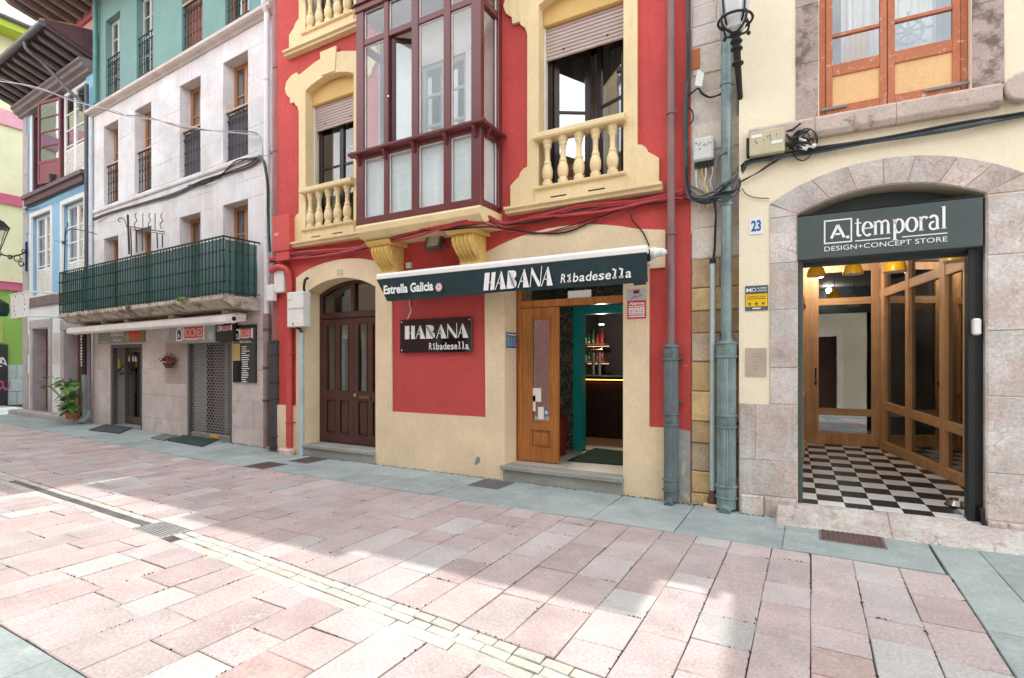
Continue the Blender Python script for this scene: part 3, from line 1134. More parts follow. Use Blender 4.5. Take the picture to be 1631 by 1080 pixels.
# ---------------------------------------------------------------- glazed bay (galeria)
BY = -.55
bay = MB()
B0, B1 = -5.835, -3.657
Z0, ZR, ZT, ZC = 3.63, 4.62, 6.27, 6.73
posts = [(-5.835, -5.69), (-5.295, -5.212), (-4.79, -4.675), (-4.245, -4.135), (-3.805, -3.657)]


def bay_storey(root, dz, detailed=True):
    fr = MB()
    for a, b in posts:
        fr.box(a, b, BY, BY + .09, Z0 + .05 + dz, ZC + dz)
    fr.box(B0 - .004, B1 + .004, BY - .004, BY + .095, Z0 - .02 + dz, Z0 + .075 + dz)
    fr.box(B0 + .01, B1 - .01, BY + .012, BY + .085, ZT - .045 + dz, ZT + .045 + dz)
    fr.box(B0 + .01, B1 - .01, BY + .011, BY + .086, ZR - .06 + dz, ZR + .02 + dz)
    for sx in (B0, B1 - .09):                      # returns to the wall
        fr.box(sx, sx + .09, -.10, -.002, Z0 + .05 + dz, ZC + dz)
        fr.box(sx + .005, sx + .085, BY + .09, -.10, Z0 - .018 + dz, Z0 + .07 + dz)
        fr.box(sx + .006, sx + .084, BY + .09, -.10, ZT - .045 + dz, ZT + .045 + dz)
        fr.box(sx + .006, sx + .084, BY + .09, -.10, ZR - .06 + dz, ZR + .02 + dz)
    bw = fr.build('bay_window', MAROON, root, bev=.006)
    # white glazing beads and panes
    bead = MB()
    for i in range(4):
        a, b = posts[i][1], posts[i + 1][0]
        opened = (i == 1)
        for z0, z1, low in ((Z0 + .075, ZR - .06, True), (ZR + .02, ZT - .045, False), (ZT + .045, ZC, False)):
            if opened and z0 == ZR + .02:
                continue
            z0, z1 = z0 + dz, z1 + dz
            t = .016
            for q in ((a, a + t, z0, z1), (b - t, b, z0, z1), (a + t, b - t, z0, z0 + t), (a + t, b - t, z1 - t, z1)):
                bead.box(q[0], q[1], BY + .035, BY + .05, q[2], q[3])
            MB().box(a + t, b - t, BY + .04, BY + .046, z0 + t, z1 - t).build('pane', glass_mat('bay_glass', (.93, .95, .95), .055), bw)
            if low:
                MB().box(a + .002, b - .002, BY + .075, BY + .08, z0 - .02, z1 + .02).build('infill_panel', mat('frosted_infill', (.88, .92, .93), .6, noise=(1.5, .08), bump=None), bw)
    for sx, sgn in ((B1 - .045, 1), (B0 + .045, -1)):
        for z0, z1, low in ((Z0 + .07, ZR - .06, True), (ZR + .02, ZT - .045, False), (ZT + .045, ZC, False)):
            z0, z1 = z0 + dz, z1 + dz
            for q in ((BY + .09, BY + .106, z0, z1), (-.116, -.10, z0, z1)):
                bead.box(sx - .008, sx + .008, q[0], q[1], z0, z1)
            MB().box(sx - .003, sx + .003, BY + .106, -.116, z0, z1).build('pane', glass_mat('bay_glass'), bw)
            if low:
                MB().box(sx - .03 * sgn - .002, sx - .03 * sgn + .002, BY + .1, -.105, z0, z1).build('infill_panel', MATS['frosted_infill'], bw)
    bead.build('glazing_bead', mat('pale_bead', (.72, .68, .68), .5, bump=None), bw)
    # moulded rail with its little brackets
    rl = MB()
    pr = [(0, 0), (-.075, .015), (-.085, .03), (-.085, .055), (-.05, .065), (0, .07)]
    rl.prism_s([(BY + y, ZR + dz + z - .01) for y, z in pr], B0 - .085, B1 + .085)
    for sx, sg in ((B1, 1), (B0, -1)):
        vs = [(sx - sg * .0, z) for _, z in pr]
        mbp = [(sx + sg * (-y), ZR + dz + z - .01) for y, z in pr]
        rl.prism(mbp, BY + .001, -.03)
    rl.build('rail', MAROON, bw)
    for a, b in posts:
        c = (a + b) / 2
        MB().prism_s([(BY - .001, ZR - .13 + dz), (BY - .02, ZR - .14 + dz), (BY - .03, ZR - .10 + dz), (BY - .065, ZR - .04 + dz), (BY - .07, ZR - .008 + dz), (BY - .001, ZR - .008 + dz)],
                     c - .022, c + .022).build('bracket', MAROON, bw)
    for yy in (BY + .12, -.10):
        MB().prism([(B1 + .001, ZR - .13 + dz), (B1 + .02, ZR - .14 + dz), (B1 + .03, ZR - .10 + dz), (B1 + .065, ZR - .04 + dz), (B1 + .07, ZR - .008 + dz), (B1 + .001, ZR - .008 + dz)],
                   yy - .02, yy + .02).build('bracket', MAROON, bw)
    # cornice band to the next storey
    cn_ = MB()
    cn_.box(B0 - .02, B1 + .02, BY - .02, -.002, ZC + dz, ZC + .09 + dz)
    cn_.box(B0 - .05, B1 + .05, BY - .05, -.003, ZC + .09 + dz, ZC + .12 + dz)
    cn_.box(B0 - .005, B1 + .005, BY - .005, -.003, ZC + .12 + dz, Z0 + FL - .02 + dz)
    cn_.build('cornice', MAROON, bw, bev=.008)
    MB().box(B0 + .09, B1 - .09, BY + .10, -.01, Z0 - .015 + dz, Z0 + .03 + dz).build('floor', SLATEB, bw)
    return bw


bw = bay_storey(red, 0)
bay_storey(red, FL)
MB().box(B0 - .06, B1 + .06, BY - .06, 0, Z0 + 2 * FL - .1, RTOP - .03).build('bay_top', MAROON, red)
# the opened casement of the second light and the narrow fixed stile next to it
a, b = posts[1][1], posts[2][0]
for sgn in (0,):
    hinge = Vector((a + .02, BY + .06, 0))
    d = Vector((math.cos(rad(38)), math.sin(rad(38)), 0))
    nn = Vector((-d.y, d.x, 0))
    L_, z0, z1 = b - a - .03, ZR + .03, ZT - .05
    mb = MB()
    for u, hu, z, hz in ((.03, .03, (z0 + z1) / 2, (z1 - z0) / 2), (L_ - .03, .03, (z0 + z1) / 2, (z1 - z0) / 2), (L_ / 2, L_ / 2 - .06, z0 + .03, .03), (L_ / 2, L_ / 2 - .06, z1 - .03, .03)):
        mb.obox(hinge + d * u + Vector((0, 0, z)), d, nn, (0, 0, 1), hu, .02, hz)
    osash = mb.build('open_casement', mat('dark_maroon', (.05, .012, .014), .35, bump=None), red)
    mb = MB()
    mb.obox(hinge + d * L_ / 2 + Vector((0, 0, (z0 + z1) / 2)), d, nn, (0, 0, 1), L_ / 2 - .06, .003, (z1 - z0) / 2 - .06)
    mb.build('pane', glass_mat('bay_sash_glass', (.8, .84, .86), .12), osash)
    MB().lathe([(.012, 0), (.012, .04)], (a + .03, BY - .03, 5.35), 8, 'y').build('handle', CHROME, osash)
# inner wall of the bay room: pale plaster round the room's window
MB().prism(rect(B0 + .1, B1 - .1, Z0 + .03, ZC), -.012, -.003, [rect(-5.05, -4.25, 4.2, 6.0)]).build('bay_lining', mat('bay_plaster', (.74, .70, .62), .85, bump=None), red)
sash_window(red, -5.05, -4.25, 4.2, 6.0, .02, mat('grey_green_frame', (.30, .33, .31), .5, bump=None), bars=(4.65, 5.1, 5.55), fw=.06)
# yellowish moulded base and wall under the bay
pr = [(0.0, 3.40), (-.30, 3.40), (-.47, 3.43), (-.545, 3.50), (-.56, 3.575), (-.545, 3.61), (0, 3.612)]
MB().prism_s(pr, B0 + .01, B1 - .01).build('bay_base', CREAM, red, sm=False)


def corbel(c):
    """console under the bay: S-scroll with acanthus ribs"""
    w = .17
    top = MB()
    top.prism_s([(-.0, 3.33), (-.36, 3.33), (-.40, 3.37), (-.42, 3.398), (0, 3.398)], c - .24, c + .24)
    body = MB()
    prof = [(0, 3.33), (-.33, 3.33), (-.36, 3.27), (-.34, 3.19), (-.27, 3.12), (-.19, 3.06), (-.155, 3.00), (-.17, 2.96), (-.15, 2.92), (-.08, 2.90), (0, 2.91)]
    body.prism_s(prof, c - w, c + w)
    o = body.build('console', CREAM2, red, sm=False, bev=.012)
    top.build('abacus', CREAM2, o, bev=.008)
    lf = MB()
    for i in range(5):
        x = c - .13 + i * .065
        pts = [(x, -.345, 3.30), (x, -.362, 3.25), (x + (i - 2) * .004, -.335, 3.18), (x, -.265, 3.11), (x, -.185, 3.05), (x, -.16, 2.99)]
        lf.tube(smooth(pts, 4), [.02 + .008 * math.sin(j * .6) for j in range(21)], 6)
    for i in range(3):
        x = c - .1 + i * .1
        lf.lathe([(.006, -.03), (.045, -.02), (.05, .0), (.03, .03), (.006, .04)], (x, -.155, 2.94), 8)
    for sg in (-1, 1):
        lf.tube([(c + sg * (w + .002), -.2 + .09 * math.cos(t * .5), 3.22 + .09 * math.sin(t * .5)) for t in range(11)], .014, 6)
    lf.build('acanthus', CREAM2, o, sm=True, kind='stuff')


corbel(-5.56)
corbel(-4.085)

# ---------------------------------------------------------------- arched house door
dz0, dy = .20, .27
fr = MB()
fr.prism([(p[0], max(p[1], dz0)) for p in DOOR], dy, dy + .10, [[(p[0] * 1, p[1]) for p in inset([(q[0], max(q[1], dz0 - .06)) for q in DOOR], .065)]])
fr.box(-7.51, -5.99, dy - .012, dy + .09, 2.36, 2.46)
fr.box(-6.79, -6.71, dy - .008, dy + .09, 2.46, 2.94)
dfr = fr.build('door_frame', BROWN, red, bev=.006)
MB().prism(inset([(q[0], max(q[1], 2.42)) for q in DOOR], .05), dy + .045, dy + .051).build('fanlight_pane', glass_mat('fanlight_glass', (.5, .52, .52), .12), dfr)


def leaf(s0, s1, z0, z1, y, m_, gz0, gz1, pz0, pz1, cols=2, glass=None, parent=red, name='door_leaf'):
    holes, panels = [], []
    st = .105
    wv = (s1 - s0 - st * (cols + 1)) / cols
    for k in range(cols):
        a = s0 + st + k * (wv + st)
        holes.append(rect(a, a + wv, gz0, gz1))
        panels.append(rect(a, a + wv, pz0, pz1))
    d = MB().prism(rect(s0, s1, z0, z1), y, y + .05, holes + panels).build(name, m_, parent, bev=.005)
    for h in holes:
        MB().box(h[0][0], h[1][0], y + .022, y + .028, gz0, gz1).build('pane', glass or GLASSD, d)
        t = .014
        bd = MB()
        bd.prism(h, y - .006, y + .02, [inset(h, t)])
        bd.build('bead', m_, d)
    for p in panels:
        q = inset(p, .035)
        mb = MB()
        mb.box(p[0][0], p[1][0], y + .028, y + .04, pz0, pz1)
        mb.box(q[0][0], q[1][0], y + .010, y + .03, q[0][1], q[2][1])
        mb.build('panel', m_, d, bev=.012)
        MB().prism(p, y - .007, y + .015, [inset(p, .018)]).build('moulding', m_, d)
    return d


lf1 = leaf(-7.505, -6.752, dz0 + .01, 2.355, dy + .01, BROWN, 1.10, 2.25, .36, .96)
lf2 = leaf(-6.748, -5.995, dz0 + .01, 2.355, dy + .01, BROWN, 1.10, 2.25, .36, .96)
MB().lathe([(.026, 0), (.026, .012), (.014, .014)], (-6.70, dy - .002, 1.045), 12, 'y').build('lock', CHROME, lf2)
MB().box(-6.60, -6.36, dy - .008, dy + .01, .985, 1.035).build('letter_plate', mat('bronze_plate', (.16, .10, .06), .4, metal=.7, bump=None), lf2, bev=.004)
# hallway seen through the glass
curtain(red, -7.42, -7.05, 1.0, 2.4, dy + .25, CURTAIN, .02, 8)
curtain(red, -6.62, -6.45, 1.0, 2.4, dy + .3, mat('magenta_cloth', (.42, .02, .16), .9, bump=None), .02, 5)
stp = MB()
stp.box(-7.565, -5.94, -.055, dy + .2, -.05, dz0 - .06)
stp.build('step_riser', STEP, red)
MB().box(-7.60, -5.94, -.085, dy + .2, dz0 - .06, dz0).build('step_tread', STEP, red, bev=.008)
tb = thing('house_number', 'small faded tile with a house number above the arched brown door', 'number plate', R, (-6.75, -.035, 3.08))
MB().box(-6.80, -6.66, -.038, -.0305, 3.03, 3.13).build('tile', mat('faded_tile', (.66, .58, .42), .6, bump=None), tb)
mb = MB(); text(mb, '21', -6.785, -6.675, 3.045, 3.115, -.0395, .02)
mb.build('digits', mat('faded_digits', (.44, .42, .36), .7, bump=None), tb)

# ---------------------------------------------------------------- the bar doorway
YD, ZF = .32, .215
fr = MB()
fr.box(-3.606, -3.55, YD, YD + .12, ZF, 2.86)
fr.box(-2.02, -1.96, YD, YD + .12, ZF, 2.86)
fr.box(-3.55, -2.02, YD - .006, YD + .11, 2.36, 2.455)
bfr = fr.build('bar_door_frame', OAK, red, bev=.006)
MB().prism(inset([(q[0], max(q[1], 2.40)) for q in BAR], .03), YD + .05, YD + .056).build('transom_pane', GLASS, bfr)
PX = lambda px, py, y: R.P(px, py, y)
ls0, ls1 = PX(828, 600, YD)[0], PX(889.5, 600, YD)[0]
g0, g1 = PX(846, 600, YD)[0], PX(876, 600, YD)[0]
lfb = MB().prism(rect(ls0, ls1, ZF + .01, 2.355), YD + .005, YD + .055, [rect(g0, g1, .78, 2.20), rect(g0, g1, .42, .66)]).build('bar_door_leaf', OAK, red, bev=.006)
MB().box(g0, g1, YD + .03, YD + .036, .78, 2.20).build('pane', glass_mat('bar_leaf_glass', (.86, .90, .88), .2), lfb)
MB().prism(rect(g0, g1, .78, 2.20), YD - .004, YD + .028, [inset(rect(g0, g1, .78, 2.20), .014)]).build('bead', OAK, lfb)
p = rect(g0, g1, .42, .66)
mb = MB(); mb.box(g0, g1, YD + .03, YD + .045, .42, .66); q = inset(p, .035); mb.box(q[0][0], q[1][0], YD + .012, YD + .032, q[0][1], q[2][1])
mb.build('panel', OAK, lfb, bev=.01)
# notices stuck on the inside of the glass
for (x0, x1, y0, y1, m_) in ((848, 862, 618, 640, PAPER), (846.5, 853, 630, 655, PAPER), (857, 866, 648, 668, PAPER)):
    a, zt = PX(x0, y0, YD + .029); b, zb = PX(x1, y1, YD + .029)
    MB().box(a, b, YD + .0275, YD + .029, zb, zt).build('notice', m_, lfb)
a, zt = PX(870.5, 657, YD + .029)
MB().lathe([(.043, 0), (.043, .001)], (a, YD + .0275, zt), 16, 'y').build('round_sticker', mat('blue_sticker', (.12, .28, .45), .5, bump=None), lfb)
MB().lathe([(.02, 0), (.02, .001)], (a, YD + .0265, zt), 12, 'y').build('sticker_centre', PAPER, lfb)
# lobby: floor, wallpapered back wall with turquoise door case, ceiling
YB = 1.55
FLOORT = mat('beige_lobby_tile', (.50, .46, .40), .5, noise=(3, .06), bump=None)
MB().box(-3.62, -1.90, .12, 6.2, ZF - .1, ZF).build('lobby_floor', FLOORT, red)
MB().box(-3.75, -1.80, .36, YB + .05, 2.98, 3.05).build('lobby_ceiling', mat('lobby_ceiling_paint', (.5, .48, .45), .8, bump=None), red)


def wallpaper_mat():
    m = mat('jungle_wallpaper', (0.035, 0.040, 0.038), .7, noise=None, fine=None, bump=None)
    N, L = m.node_tree.nodes, m.node_tree.links
    b = N['Principled BSDF']
    geo = N.new('ShaderNodeNewGeometry')
    def vor(scale, off, feat='F1', dist='EUCLIDEAN'):
        mp_ = N.new('ShaderNodeMapping'); mp_.inputs['Location'].default_value = off
        L.new(geo.outputs['Position'], mp_.inputs['Vector'])
        nz_ = N.new('ShaderNodeTexNoise'); nz_.inputs['Scale'].default_value = scale * 1.3; nz_.inputs['Detail'].default_value = 2
        L.new(mp_.outputs[0], nz_.inputs['Vector'])
        ad = N.new('ShaderNodeVectorMath'); ad.operation = 'MULTIPLY_ADD'
        ad.inputs[1].default_value = (.16, .16, .16)
        L.new(nz_.outputs['Color'], ad.inputs[0]); L.new(mp_.outputs[0], ad.inputs[2])
        v = N.new('ShaderNodeTexVoronoi'); v.inputs['Scale'].default_value = scale; v.feature = feat
        L.new(ad.outputs[0], v.inputs['Vector'])
        return v
    def mixer(fac, a, bcol):
        x = N.new('ShaderNodeMix'); x.data_type = 'RGBA'
        L.new(fac, x.inputs[0])
        if isinstance(a, tuple): x.inputs[6].default_value = (*a, 1)
        else: L.new(a, x.inputs[6])
        if isinstance(bcol, tuple): x.inputs[7].default_value = (*bcol, 1)
        else: L.new(bcol, x.inputs[7])
        return x.outputs[2]
    def step(v, a, c, inv=False):
        r = N.new('ShaderNodeMapRange'); r.inputs['From Min'].default_value = a; r.inputs['From Max'].default_value = c
        if inv: r.inputs['To Min'].default_value = 1; r.inputs['To Max'].default_value = 0
        L.new(v, r.inputs['Value']); return r.outputs[0]
    wv = N.new('ShaderNodeTexWave'); wv.wave_type = 'RINGS'; wv.inputs['Scale'].default_value = 9; wv.inputs['Distortion'].default_value = 9; wv.inputs['Detail'].default_value = 2; wv.inputs['Detail Scale'].default_value = 2.2
    L.new(geo.outputs['Position'], wv.inputs['Vector'])
    c = mixer(step(wv.outputs['Fac'], .62, .72), (.05, .056, .052), (.19, .21, .165))
    v1 = vor(5.5, (3, 1, 2), 'DISTANCE_TO_EDGE')
    c = mixer(step(v1.outputs['Distance'], .02, .05, True), c, (.15, .165, .13))
    v2 = vor(6.0, (0, 0, 0))
    c = mixer(step(v2.outputs['Distance'], .24, .27, True), c, (.30, .16, .14))
    v3 = vor(6.0, (0, 0, 0))
    c = mixer(step(v3.outputs['Distance'], .09, .12, True), c, (.10, .045, .045))
    v4 = vor(8.0, (7, 2, 9))
    c = mixer(step(v4.outputs['Distance'], .20, .22, True), c, (.035, .085, .06))
    L.new(c, b.inputs['Base Color'])
    return m


WALLP = wallpaper_mat()
t0 = R.P(914, 600, YB)[0]
t1 = R.P(928, 600, YB)[0]
TZ0, TZ1 = 2.35, 2.475
TR = -1.55
MB().prism(rect(-3.9, -1.2, ZF, 2.98), YB, YB + .1, [rect(t0 + .04, TR, ZF - .02 + .03, TZ1 - .04)]).build('wallpapered_wall', WALLP, red)
MB().prism(rect(-3.74, -3.60, .36, 3.0), .46, YB).build('lobby_side_wall', WALLP, red)
MB().box(-3.75, -3.625, .47, YB - .002, ZF, 2.97).build('lobby_side', WALLP, red)
MB().box(-1.93, -1.80, .36, YB - .002, ZF, 2.97).build('lobby_side', WALLP, red)
tc_ = MB()
tc_.box(t0, t1, YB - .04, YB + .14, ZF, TZ1)
tc_.box(t1, TR - .1, YB - .04, YB + .14, TZ0, TZ1)
tc_.box(TR - .1, TR + .02, YB - .04, YB + .14, ZF, TZ1)
tcase = tc_.build('turquoise_door_case', TEALP, red, bev=.006)
# red stool edge beside the leaf
bx = thing('red_box', 'dark red box standing in the lobby behind the oak door leaf', 'box', R, (R.P(892, 690, .9)[0], .9, ZF))
s_ = R.P(890, 690, .9)[0]
MB().box(s_ - .3, s_ + .04, .75, 1.1, ZF, ZF + .55).build('body', mat('dark_red_box', (.20, .02, .02), .5, bump=None), bx, bev=.01)
MB().box(s_ - .32, s_ + .05, .74, 1.11, ZF + .55, ZF + .58).build('lid', mat('dark_red_box2', (.12, .012, .012), .5, bump=None), bx)
# bar room beyond
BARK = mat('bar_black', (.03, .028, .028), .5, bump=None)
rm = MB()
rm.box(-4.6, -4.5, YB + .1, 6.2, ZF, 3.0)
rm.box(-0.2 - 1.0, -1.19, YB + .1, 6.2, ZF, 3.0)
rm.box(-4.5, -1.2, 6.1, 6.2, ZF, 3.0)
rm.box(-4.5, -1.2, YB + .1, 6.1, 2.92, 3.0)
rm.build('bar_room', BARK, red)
LAMPB = emit_mat('ceiling_spot', (1, .93, .8), 6)
bl_ = bpy.data.lights.new('ceiling_spot_light', 'POINT'); bl_.energy = 75; bl_.color = (1, .86, .68); bl_.shadow_soft_size = .06
blo = bpy.data.objects.new('ceiling_spot_light', bl_); COL.objects.link(blo); blo.location = R.world(R.P(958, 517, 3.6)[0], 3.6, R.P(958, 517, 3.6)[1] - .08)
MB().lathe([(.05, 0), (.05, .01)], (R.P(958, 517, 3.6)[0], 3.6, R.P(958, 517, 3.6)[1]), 12).build('ceiling_spot', LAMPB, red)
mt = thing('door_mat', 'dark green doormat lying inside the bar doorway', 'doormat', R, (-2.3, .9, ZF))
def GZ(px, py, z):
    x, y = G(px, py, z); return (x, y - 6.25)
m4 = [GZ(903, 735, ZF), GZ(996, 742, ZF), GZ(1012, 722, ZF), GZ(948, 714.5, ZF)]
MB().prism_z(m4, ZF + .001, ZF + .014).build('mat', mat('green_mat_pile', (.008, .045, .018), .95, noise=(20, .3), fine=(300, .4), bump=(300, .6)), mt)
# counter with ribbed curved front and an LED strip under its top
ct = thing('bar_counter', 'curved bar counter with dark vertical ribs and an orange light strip', 'bar counter', R, (-2.2, 3.2, ZF))
CT = mat('counter_rib', (.075, .050, .042), .45, bump=None)
path = []
for i in range(40):
    s = -4.4 + i * .068
    path.append((s, 3.02))
cx, cy, rr_ = -1.75, 3.9, .88
path = [(s, y) for s, y in path if s < cx]
for i in range(1, 20):
    a = -math.pi / 2 + i * (math.pi / 2) / 14
    path.append((cx + rr_ * math.cos(a), cy + rr_ * math.sin(a)))
mb = MB()
mb.prism_z([(p[0], p[1] + .06) for p in path] + [(path[-1][0] - .9, path[-1][1]), (-4.4, 4.2)], ZF, 1.22)
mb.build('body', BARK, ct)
rb = MB()
for (a, b) in zip(path, path[1:]):
    for t in (.0, .5):
        s, y = a[0] + (b[0] - a[0]) * t, a[1] + (b[1] - a[1]) * t
        rb.box(s - .011, s + .011, y + .01, y + .055, ZF + .02, 1.24)
rb.build('ribs', CT, ct, kind='stuff')
mb = MB()
mb.prism_z([(p[0], p[1] - .10) for p in path] + [(path[-1][0] + .1, path[-1][1]), (path[-1][0] - .9, path[-1][1]), (-4.4, 4.2)], 1.29, 1.34)
mb.build('top', mat('counter_top', (.02, .018, .018), .25, bump=None), ct)
LED = emit_mat('orange_led', (1.0, .33, .05), 6)
mb = MB()
for a, b in zip(path, path[1:]):
    mb.add([(a[0], a[1] - .02, 1.275), (b[0], b[1] - .02, 1.275), (b[0], b[1] - .02, 1.29), (a[0], a[1] - .02, 1.29),
            (a[0], a[1] + .0, 1.275), (b[0], b[1] + .0, 1.275), (b[0], b[1] + .0, 1.29), (a[0], a[1] + .0, 1.29)], [(0, 1, 2, 3), (0, 4, 5, 1), (4, 7, 6, 5), (3, 2, 6, 7)])
mb.build('light_strip', LED, ct)
tp = thing('beer_tap', 'chrome beer tap column standing on the bar counter', 'beer tap', R, (R.P(950, 590, 3.3)[0], 3.3, 1.34))
sx = R.P(950, 590, 3.3)[0]
MB().tube([(sx - .06, 3.3, 1.34), (sx - .06, 3.3, 1.80)], .035, 10).build('column', CHROME, tp, sm=True)
MB().tube([(sx + .06, 3.3, 1.34), (sx + .06, 3.3, 1.80)], .035, 10).build('column', CHROME, tp, sm=True)
MB().tube([(sx - .12, 3.3, 1.81), (sx + .12, 3.3, 1.81)], .04, 10).build('cross_piece', CHROME, tp, sm=True)
sf = thing('bottle_shelf', 'lit shelf of bottles on the back wall of the bar', 'shelf', R, (R.P(940, 560, 5.2)[0], 5.2, 1.5))
for zz in (1.62, 2.02):
    s0_, _ = R.P(905, 560, 5.2); s1_, _ = R.P(966, 560, 5.2)
    MB().box(s0_, s1_, 5.1, 5.35, zz - .03, zz).build('board', mat('shelf_wood', (.22, .10, .05), .5, bump=None), sf)
    MB().box(s0_, s1_, 5.36, 5.37, zz - .06, zz - .05).build('shelf_light', emit_mat('shelf_glow', (1, .55, .25), 1.5), sf)
    BC = [mat('bottle_amber', (.20, .07, .015), .15, bump=None), mat('bottle_clear', (.45, .45, .42), .12, bump=None), mat('bottle_green', (.03, .08, .03), .15, bump=None), mat('bottle_red', (.28, .03, .03), .15, bump=None)]
    for i in range(8):
        s = s0_ + .1 + i * (s1_ - s0_ - .2) / 7
        tall = i % 8 in (0, 2, 5, 7)
        h = .33 if tall else .22
        b_ = MB().lathe([(.042, 0), (.044, .02), (.044, h * .6), (.018, h * .76), (.014, h), (.016, h)], (s, 5.2, zz), 8).build('bottle', BC[i // 2], F=R, at=(s, 5.2, zz), sm=True)
        b_['label'] = '%s %s bottle standing on the %s bar shelf' % ('tall' if tall else 'short', ('amber', 'clear', 'green', 'red')[i // 2], 'lower' if zz < 1.8 else 'upper'); b_['category'] = 'bottle'; b_['group'] = 'bottles on the %s bar shelf' % ('lower' if zz < 1.8 else 'upper')
# step
MB().box(-3.612, -1.955, -.055, .40, -.05, .155).build('step_riser', STEP, red)
MB().box(-3.64, -1.95, -.095, .31, .155, .213).build('step_tread', STEP, red, bev=.008)
# white slip behind the transom
a, zt = R.P(905, 464, YD + .05); b, zb = R.P(942, 478, YD + .05)
MB().box(a, b, YD + .04, YD + .046, zb, zt).build('transom_notice', PAPER, red)
# ================================================================ STONE PARTY WALL BETWEEN THE RED AND THE CREAM HOUSE
def blocks(parent, rows, y0, y1, m_, gap=.004, jit=.006, name='stone', bev=.008):
    """rows: list of (z0, z1, [s cuts]) -> one bevelled block each"""
    for z0, z1, cuts in rows:
        for a, b in zip(cuts, cuts[1:]):
            if b - a < .03:
                continue
            d = rnd.uniform(-jit, jit)
            mb = MB()
            e = lambda: rnd.uniform(-.003, .003)
            g = gap
            v = [(a + g + e(), z0 + g + e()), (b - g + e(), z0 + g + e()), (b - g + e(), z1 - g + e()), (a + g + e(), z1 - g + e())]
            i = bev
            vs = [(p[0], y1, p[1]) for p in v] + [(p[0], y0 + d + i, p[1]) for p in v]
            c = ((a + b) / 2, (z0 + z1) / 2)
            for p in v:
                dx = i if p[0] < c[0] else -i
                dz = i if p[1] < c[1] else -i
                vs.append((p[0] + dx * rnd.uniform(.7, 1.8), y0 + d + rnd.uniform(-.002, .002), p[1] + dz * rnd.uniform(.7, 1.8)))
            fs = [(8, 9, 10, 11), (0, 1, 2, 3)]
            for q in (0, 4):
                for k in range(4):
                    fs.append((q + k, q + (k + 1) % 4, q + 4 + (k + 1) % 4, q + 4 + k))
            mb.add(vs, fs)
            mb.build(name, m_, parent)


OCHRE2 = mat('yellow_sandstone', (.56, .40, .20), .88, noise=(4, .26), fine=(45, .18), stain=((.3, .17, .05), 4, .56, .6), bump=(22, .7), vary=.15)
OCHRE3 = mat('grey_buff_sandstone', (.47, .37, .27), .88, noise=(4, .24), fine=(45, .18), stain=((.25, .17, .1), 5, .58, .5), bump=(22, .7), vary=.15)
pw = thing('party_wall', 'narrow strip of rough ochre sandstone blocks between the red and the cream house', 'wall', R, (-.92, 0, 0))
PX0, PX1 = -1.176, -.635
MB().box(PX0 - .06, PX1 + .06, .02, .5, -.1, 3.05).build('core', MORTAR, pw)
MB().box(PX0 - .06, PX1 + .06, .006, .5, 3.05, 9.3).build('core', RUBBLE, pw)
zs = [R.P(1140, y)[1] for y in (803, 788, 753, 707, 672, 624, 576, 530, 494, 457, 411)]
zs[0] = -.05
rows = []
for i, (a, b) in enumerate(zip(zs, zs[1:])):
    c = [PX0] + ([rnd.uniform(PX0 + .18, PX1 - .18)] if i % 3 != 1 else []) + [PX1]
    rows.append((a, b, c))
for r0_ in rows:
    blocks(pw, [r0_], -.012, .1, rnd.choice([OCHREST, OCHRE2, OCHRE3]), .005, .012)
rows = []
z = zs[-1]
i = 0
while z < 9.2:
    h = rnd.uniform(.2, .36)
    c = [PX0] + ([rnd.uniform(PX0 + .15, PX1 - .15)] if rnd.random() < .7 else []) + [PX1]
    rows.append((z, z + h, c))
    z += h
blocks(pw, rows, -.002, .1, RUBBLE, .003, .008, bev=.012)
s_, z_ = R.P(1105, 97)
MB().box(PX0 + .01, PX0 + .095, -.022, .05, R.P(1105, 112)[1], R.P(1105, 80)[1]).build('brick', mat('orange_brick', (.42, .14, .05), .9, bump=(40, .5)), pw, bev=.004)


